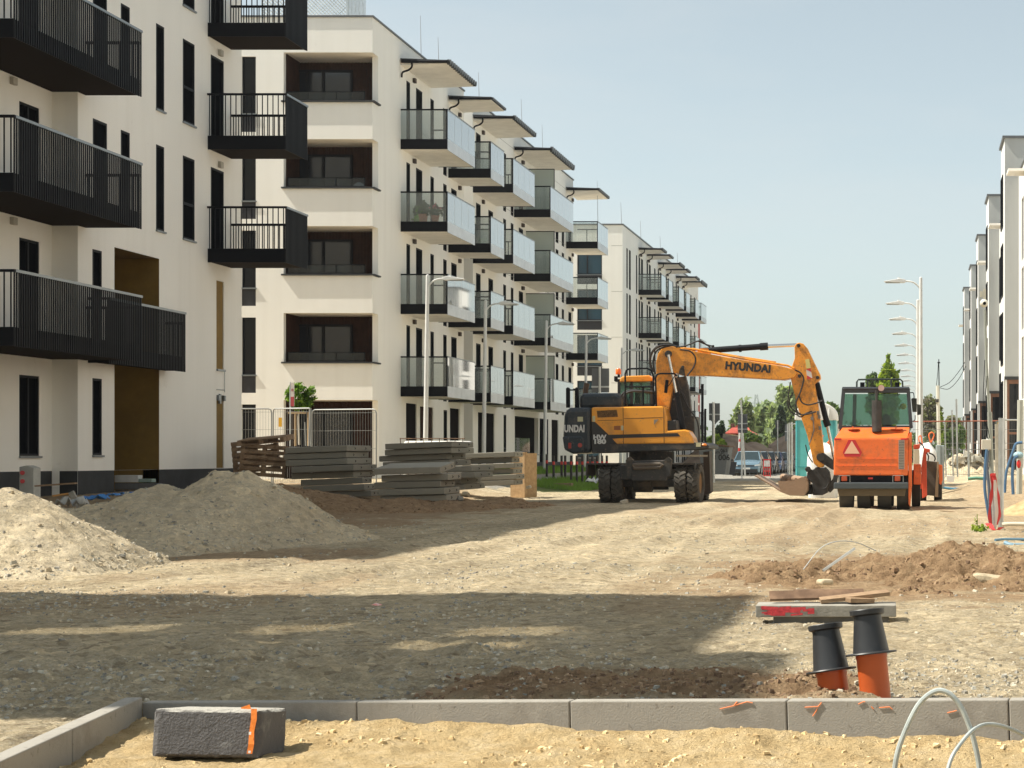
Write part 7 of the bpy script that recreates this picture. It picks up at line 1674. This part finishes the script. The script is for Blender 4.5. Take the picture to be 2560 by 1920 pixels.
rag(180, 1262, 30, .5, .22, mat('grey_white_sheet', (.38, .38, .36), rough=.7), 'grey white crumpled sheet behind the sunlit heap', 'sheet', 'plastic_sheet')
plank(90, 1215, 190, 1208, 35.5, .18, .03, 'pale board on the debris by the dark plinth', WOOD, 'debris_board')
plank(132, 1240, 187, 1232, 33.5, .12, .03, 'orange brown board leaning on the debris', mat('orange_wood', (.48, .24, .07), rough=.8), 'debris_board')
b = MB(); b.obox(at(190, 1252, 32), (.09, .06, .36), Matrix.Rotation(-.5, 3, 'Y')); tag(b.build('debris_block', CON), 'grey plank end leaning beside the blue sheet', 'debris')
# dark plinth debris band
# scattered loose rubble near the slab stacks
for i, (px, py, Y, s) in enumerate(((868, 1252, 43, .25), (880, 1248, 43.2, .2), (1165, 1236, 48, .2), (1150, 1248, 44, .18), (1322, 1218, 53, .15), (1560, 1255, 47, .2))):
    b = MB(); b.obox(at(px, py, Y), (s, s*.8, s*.6), Matrix.Rotation(i*.7, 3, 'Z') @ Matrix.Rotation(.3, 3, 'Y'))
    tag(b.build('rubble_lump', ST[i % 5], bevel=.03), ['pale lump below the left slab stack', 'smaller pale lump right beside the first one', 'lump at the foot of the right slab stack', 'lump in front of the low slab stack', 'lump beside the chipboard box foot', 'grey lump left of the excavator tyres'][i], 'rubble', 'loose lumps of rubble')
plank(836, 1269, 1010, 1258, 42.5, .2, .05, 'long grey board lying on the soil before the slab stacks', WOOD, 'debris_board')
# white sheet by bollards
rag(1492, 1204, 66, .8, .25, mat('white_sheet', (.7, .7, .7), rough=.6), 'white sheet folded on the ground behind the left excavator tyres', 'sheet', 'plastic_sheet')
b = MB(); b.box(X_(1383, 66), X_(1428, 66), 66, 66.4, Z_(1217, 66), Z_(1208, 66)); tag(b.build('timber_beam', WOOD), 'timber beam lying at the foot of the bollards', 'beam')

# ============================================================ right side: pole, hoses, fence
Yp_ = 30.6
PO = thing('camera_pole', 'leaning grey pole carrying a white ball camera at the right', 'pole', (X_(2478, Yp_), Yp_, 0))
b = MB(); b.tube([at(2484, 1330, Yp_), at(2474, 1030, Yp_)], .042, 10); b.tube([at(2474, 1060, Yp_), at(2466, 900, Yp_), at(2462, 775, Yp_)], .024, 10); b.build('pole', mat('pole_greengrey', (.34, .36, .32), rough=.5, metal=.4), PO, smooth=True)
b = MB(); b.sphere(at(2460, 758, Yp_), .07, 16, 12); bc = b.build('ball_camera', mat('camera_white', (.66, .64, .56), rough=.4), PO, smooth=True)
b = MB(); b.sphere(at(2461, 758, Yp_-.055), .032, 12, 8, (1, .6, 1)); b.build('lens', BLK, bc, smooth=True)
b = MB(); b.box(X_(2450, Yp_), X_(2457, Yp_), Yp_, Yp_+.1, Z_(742, Yp_), Z_(728, Yp_)); b.box(X_(2458, Yp_), X_(2465, Yp_), Yp_, Yp_+.08, Z_(747, Yp_), Z_(722, Yp_)); b.build('small_box', mat('box_cream', (.5, .48, .4), rough=.6), PO)
b = MB(); b.box(X_(2453, Yp_), X_(2477, Yp_), Yp_-.18, Yp_-.04, Z_(1124, Yp_), Z_(1099, Yp_)); b.build('junction_box', mat('box_beige', (.60, .56, .47), rough=.6), PO, bevel=.008)
for l_ in ([(2462, 900), (2458, 1000), (2462, 1050), (2470, 1098)], [(2468, 940), (2462, 1020), (2474, 1095)], [(2458, 1126), (2456, 1140), (2466, 1146), (2474, 1160), (2464, 1200)]): hose('cable', [at(p[0], p[1], Yp_-.06) for p in l_], .006, BLK, parent=PO)
BH = mat('blue_hose', (.055, .13, .24), rough=.5)
hose('blue_hose', [at(2467, 1124, 30.4), at(2463, 1170, 30.4), at(2462, 1220, 30.4), at(2468, 1265, 30.4), at(2476, 1310, 30.4)], .026, BH, 'thick blue hose hanging from the junction box', 'hose', group='blue hoses on the right')
hose('blue_hose', [at(2470, 1126, 30.5), at(2468, 1170, 30.5), at(2472, 1215, 30.5), at(2474, 1260, 30.5), at(2480, 1318, 30.5)], .026, mat('slate_hose', (.10, .12, .16), rough=.6), 'slate grey hose hanging right behind the thick blue one', 'hose', group='blue hoses on the right')
b = MB(); b.cyl(at(2502, 1322, 31), at(2503, 1045, 31), .050, n=12); tag(b.build('steel_post', STEEL, smooth=True), 'straight galvanised post right of the camera pole', 'post', 'posts around the camera pole')
b = MB(); b.cyl(at(2486, 1315, 30.2), at(2480, 1190, 30.2), .034, n=12); tag(b.build('steel_post', STEEL, smooth=True), 'short galvanised post wrapped in red and white tape', 'post', 'posts around the camera pole')
b = MB(); b.box(X_(2488, 33), X_(2499, 33), 33, 33.1, 0, Z_(1060, 33)); tag(b.build('timber_post', mat('grey_timber', (.42, .39, .32), rough=.9, var=.15, vs=6)), 'pale grey timber post between the two steel posts', 'post', 'posts around the camera pole')
RT = mat('red_tape', (.62, .05, .05), rough=.5); WTp = mat('white_tape', (.7, .6, .55), rough=.5)
tp_ = thing('marking_tape', 'red and white tape hanging around the short steel post', 'tape', at(2485, 1320, 30))
def ribbon(pts, w_, m, nm, par):
    b = MB(); P = arc([at(*p) for p in pts], 5); vs = []; fs = []
    for i, p in enumerate(P): k = w_/2*(1+.3*math.sin(i*.9)); vs += [(p.x-k, p.y, p.z), (p.x+k, p.y+.01, p.z), (p.x+k, p.y+.014, p.z), (p.x-k, p.y+.004, p.z)]
    for i in range(len(P)-1):
        for j in range(4): q = (j+1) % 4; fs.append((i*4+j, i*4+q, i*4+4+q, i*4+4+j))
    b.add(vs, fs); return b.build(nm, m, par)
ribbon([(2479, 1184, 30.1), (2481, 1215, 30.1), (2477, 1250, 30.1), (2474, 1290, 30.1), (2480, 1322, 30.1)], .05, RT, 'red_strip', tp_)
ribbon([(2484, 1186, 30.1), (2490, 1215, 30.05), (2496, 1250, 30.05), (2498, 1285, 30.05), (2492, 1312, 30.05)], .055, RT, 'red_strip', tp_)
ribbon([(2487, 1200, 30.0), (2491, 1240, 30.0), (2492, 1290, 30.0), (2488, 1318, 30.0)], .04, WTp, 'white_strip', tp_)
ribbon([(2470, 1308, 30.0), (2482, 1322, 29.9), (2492, 1326, 29.9), (2504, 1318, 29.9)], .09, RT, 'red_strip', tp_)
b = MB(); b.box(X_(2479, 30.1), X_(2489, 30.1), 30.05, 30.15, Z_(1190, 30.1), Z_(1183, 30.1)); b.build('red_cap', RT, tp_)
# weeds at the pole foot
wd_ = thing('weed', 'green weeds at the foot of the camera pole', 'weed', at(2445, 1330, 29.5)); foliage('weed_leaves', [(X_(2445, 29.5), 29.5, .06, .12, .12, .08), (X_(2455, 29.5), 29.4, .05, .12, .12, .07), (X_(2440, 29.5), 29.5, .16, .03, .03, .12)], 260, .028, LP, wd_, 41)
b = MB(); b.tube([(X_(2445, 29.5), 29.5, 0), (X_(2443, 29.5), 29.5, .3)], .006, 5); b.build('weed_stem', LP[1], wd_)
hose('blue_pipe', [at(2350, 1218, 58), at(2385, 1222, 58), at(2420, 1219, 58), at(2462, 1216, 58)], .038, mat('bright_blue_pipe', (.06, .22, .36), rough=.5), 'bright blue pipe lying on the ground right of the loader', 'pipe', group='blue pipes on the ground')
hose('blue_pipe', [at(2488, 1351, 26.5), at(2520, 1349, 26.6), at(2600, 1350, 26.7)], .026, mat('dull_blue_pipe', (.10, .19, .26), rough=.6), 'upper of the two blue grey pipes lying at the right edge', 'pipe', group='blue pipes on the ground')
hose('blue_pipe', [at(2512, 1357, 25.8), at(2535, 1363, 25.7), at(2620, 1364, 25.7)], .032, mat('dull_blue_pipe2', (.15, .26, .34), rough=.6), 'lower of the two blue grey pipes lying at the right edge', 'pipe', group='blue pipes on the ground')
hose('white_pipe', [at(2505, 1312, 30), at(2530, 1310, 30), at(2600, 1312, 30)], .035, mat('cream_pipe', (.6, .56, .45), rough=.5), 'cream pipe lying behind the post foot at the right edge', 'pipe')
hose('blue_hose', [at(2512, 1232, 34), at(2516, 1180, 34), at(2532, 1130, 34), at(2540, 1110, 34), at(2556, 1106, 34)], .026, BH, 'blue hose arching up left of the second pole at the edge', 'hose', group='blue hoses on the right')
hose('blue_hose', [at(2533, 1236, 34), at(2531, 1190, 34), at(2534, 1150, 34), at(2545, 1140, 34)], .03, BH, 'short blue hose beside the bundle on the second pole', 'hose', group='blue hoses on the right')
P2 = thing('utility_post', 'second post with a wrapped blue valve bundle at the right edge', 'post', (X_(2549, 34.5), 34.5, 0))
b = MB(); b.cyl(at(2548, 1235, 34.5), at(2551, 1000, 34.5), .06, n=10); b.build('post', mat('pole_greengrey2', (.40, .41, .36), rough=.6), P2)
b = MB(); b.sphere(at(2546, 1138, 34.2), .10, 10, 8, (1, .8, .7)); b.build('blue_valve', mat('pale_blue_valve', (.28, .42, .48), rough=.6, var=.2, vs=9), P2)
b = MB(); b.sphere(at(2547, 1160, 34.2), .06, 8, 6, (.7, .6, 1.4)); b.build('red_tie', RED, P2)
# wire fence with a rusty rail
YF = 62.0; fz0 = Z_(1192, YF)
fe = thing('site_fence', 'long wire fence with a rusty top rail behind the loader', 'fence', (X_(2283, YF), YF, fz0))
b = MB(); b.cyl(at(2283, 1054, YF), at(2505, 1052, YF), .022, n=6); b.build('rusty_rail', mat('rusty_rail', (.30, .10, .06), rough=.8), fe)
b = MB()
for z in (1074, 1108, 1123.5, 1150, 1186): b.cyl(at(2283, z, YF), at(2560, z, YF), .010 if z != 1123.5 else .016, n=4)
for i in range(60): px = 2284+i*4.6; b.cyl(at(px, 1055, YF), at(px, 1190, YF), .003, n=3, caps=False)
b.build('wire_mesh', WIRE, fe)
for px, y0, r_ in ((2364, 1056, .022), (2382, 1025, .024), (2393, 998, .032), (2421, 1055, .04), (2510, 1045, .03)): b = MB(); b.cyl(at(px+1, 1192, YF-.05), at(px-2 if px < 2400 else px, y0, YF-.05), r_, n=8); b.build('fence_post', STEEL, fe)
b = MB(); b.cyl(at(2512, 1050, YF), at(2560, 1050, YF), .03, n=6); b.build('grey_rail', STEEL, fe)
fe2 = thing('clear_bag', 'transparent bag with yellow strips hanging on the fence', 'bag', at(2492, 1060, 58)); b = MB(); b.box(X_(2494, 58), X_(2499, 58), 58, 58.02, Z_(1095, 58), Z_(1056, 58)); b.build('yellow_strip', mat('yellow_strip', (.70, .45, .08), rough=.6), fe2)
b = MB(); b.box(X_(2489, 58), X_(2506, 58), 58.03, 58.05, Z_(1098, 58), Z_(1052, 58)); b.build('clear_film', glass('film', (.7, .75, .73), frost=.3, fcol=(.6, .65, .62)), fe2)
# white post, black mast, rubble pile, small items
Yw = 75; wp = thing('white_post', 'tall white post in the gap before the creeper', 'post', (X_(2349, Yw), Yw, .3)); b = MB(); b.cyl(at(2349, 1190, Yw), at(2344, 964, Yw), .085, .07, n=10); b.build('post', mat('creamy_post', (.58, .57, .50), rough=.6), wp)
b = MB(); b.box(X_(2338, Yw), X_(2347, Yw), Yw-.12, Yw+.1, Z_(1006, Yw), Z_(998, Yw)); b.build('dark_clamp', DGR, wp)
b = MB(); b.cyl(at(2350, 1190, 78), at(2347, 898, 78), .035, .02, n=6); b.cyl(at(2347, 908, 78), at(2347, 905, 78), .06, n=6); tag(b.build('black_mast', BLK), 'thin black mast rising just beside the white post', 'mast')
for l_, lb in (([(2350, 968), (2375, 955), (2400, 925), (2412, 905)], 'upper sagging wire from the mast to the right buildings'), ([(2350, 970), (2372, 972), (2395, 950), (2415, 915)], 'lower sagging wire from the mast to the right buildings'), ([(2341, 964), (2344, 935), (2346, 905)], 'short wire from the white post up to the mast')): hose('overhead_wire', [at(p[0], p[1], 78) for p in l_], .012, BLK, lb, 'wire', group='thin overhead wires')
ru = heap('rubble_pile', 'pile of broken pale rubble behind the wire fence', 'rubble pile', .2, 5.5, 76, 84, .12, [(2.0, 80, 1.0, .6, .8), (2.9, 80.4, .8, .5, .8), (3.6, 80, .7, .5, .8)], 'gravel', .4, .5)
rp2 = []; 
for i in range(220): x = 1.2+2.9*random.random(); rp2.append((x, 79+random.random()*1.2, g1(x, 80)+random.random()*.95*(1-abs(x-2.4)/2.4)))
rocks('rubble_pieces', np.array(rp2), np.random.uniform(.12, .45, 220), None, ST, 'broken stones covering the rubble pile behind the fence', 'rubble')
gb = thing('grey_container', 'tall grey plastic container behind the white bag and the loader', 'container', (X_(2347, 57), 57, .3)); b = MB(); b.box(X_(2340, 57), X_(2352, 57), 57, 57.6, .25, Z_(1112, 57)); b.box(X_(2352, 57)+.005, X_(2361, 57), 57.05, 57.6, .25, Z_(1113, 57)); b.build('container_body', mat('bluegrey_plastic', (.30, .35, .36), rough=.6, var=.1, vs=3), gb, bevel=.02)
wc = thing('white_crate', 'small white crate lying on the ground under the wire fence', 'crate', (X_(2376, 59), 59, .3)); b = MB(); b.prism(poly([(2366, 1190), (2387, 1190), (2384, 1205), (2368, 1205)], 59), 59, 59.3); b.build('crate_body', mat('white_crate', (.68, .66, .62), rough=.6), wc)
b = MB(); b.box(X_(2355, 61), X_(2460, 61), 61, 61.12, Z_(1216, 61), Z_(1209, 61)); tag(b.build('kerb_beam', CON), 'low concrete edging beam behind the blue pipe', 'concrete beam')
b = MB(); b.tube([at(2420, 1197, 61), at(2440, 1195, 61), at(2475, 1197, 61)], .06, 6); tag(b.build('green_pipe', mat('green_pipe', (.10, .25, .18), rough=.6)), 'green pipe lying below the wire fence', 'pipe')
plank(2350, 1278, 2432, 1284, 40, .12, .03, 'thin brown board lying on the gravel right of the road roller', WOOD, 'debris_board')

# grass blades along the verge
def grass(name, boxes, n, h_, label):
    rng = np.random.RandomState(12); P = []
    for (x0, x1, y0, y1) in boxes: k = int(n/len(boxes)); P.append(np.stack([rng.uniform(x0, x1, k), rng.uniform(y0, y1, k)], 1))
    P = np.concatenate(P); z = G(P[:, 0], P[:, 1]); N = len(P); hh = h_*rng.uniform(.4, 1.3, N); a = rng.uniform(0, 6.28, N); w_ = .018
    dx, dy = np.cos(a)*w_, np.sin(a)*w_; lx, ly = rng.normal(0, .35, N)*hh, rng.normal(0, .35, N)*hh
    V = np.stack([np.stack([P[:, 0]-dx, P[:, 1]-dy, z-.02], 1), np.stack([P[:, 0]+dx, P[:, 1]+dy, z-.02], 1), np.stack([P[:, 0]+lx, P[:, 1]+ly, z+hh], 1)], 1).reshape(-1, 3)
    me = bpy.data.meshes.new(name); me.from_pydata([], [], []); me.vertices.add(3*N); me.vertices.foreach_set('co', V.ravel().astype(np.float32)); me.loops.add(3*N); me.loops.foreach_set('vertex_index', np.arange(3*N, dtype=np.int32)); me.polygons.add(N); me.polygons.foreach_set('loop_start', np.arange(0, 3*N, 3, dtype=np.int32)); me.update(calc_edges=True)
    me.materials.append(leafmat('grass_blade', (.14, .24, .04))); o = bpy.data.objects.new(name, me); COL.objects.link(o); tag(o, label, 'grass', None, 'stuff')
grass('grass', [(-18.2, -15.0, 66, 100), (-13.9, -11.6, 64, 84)], 26000, .16, 'short green grass on the verge behind the bollards')

# ============================================================ haze of the warm day: one box of even air round everything
hz = MB(); hz.box(-120, 120, -90, 1500, -6, 34); hm = bpy.data.materials.new('haze_air'); hm.use_nodes = True; t = hm.node_tree
for n in list(t.nodes):
    if n.type == 'BSDF_PRINCIPLED': t.nodes.remove(n)
pv = t.nodes.new('ShaderNodeVolumePrincipled'); pv.inputs['Color'].default_value = (1, 1, 1, 1); pv.inputs['Density'].default_value = .0002; pv.inputs['Anisotropy'].default_value = .2
t.links.new(pv.outputs[0], t.nodes['Material Output'].inputs['Volume'])
ho = hz.build('haze', hm); ho['kind'] = 'stuff'; tag(ho, 'faint summer haze over the street', 'haze')
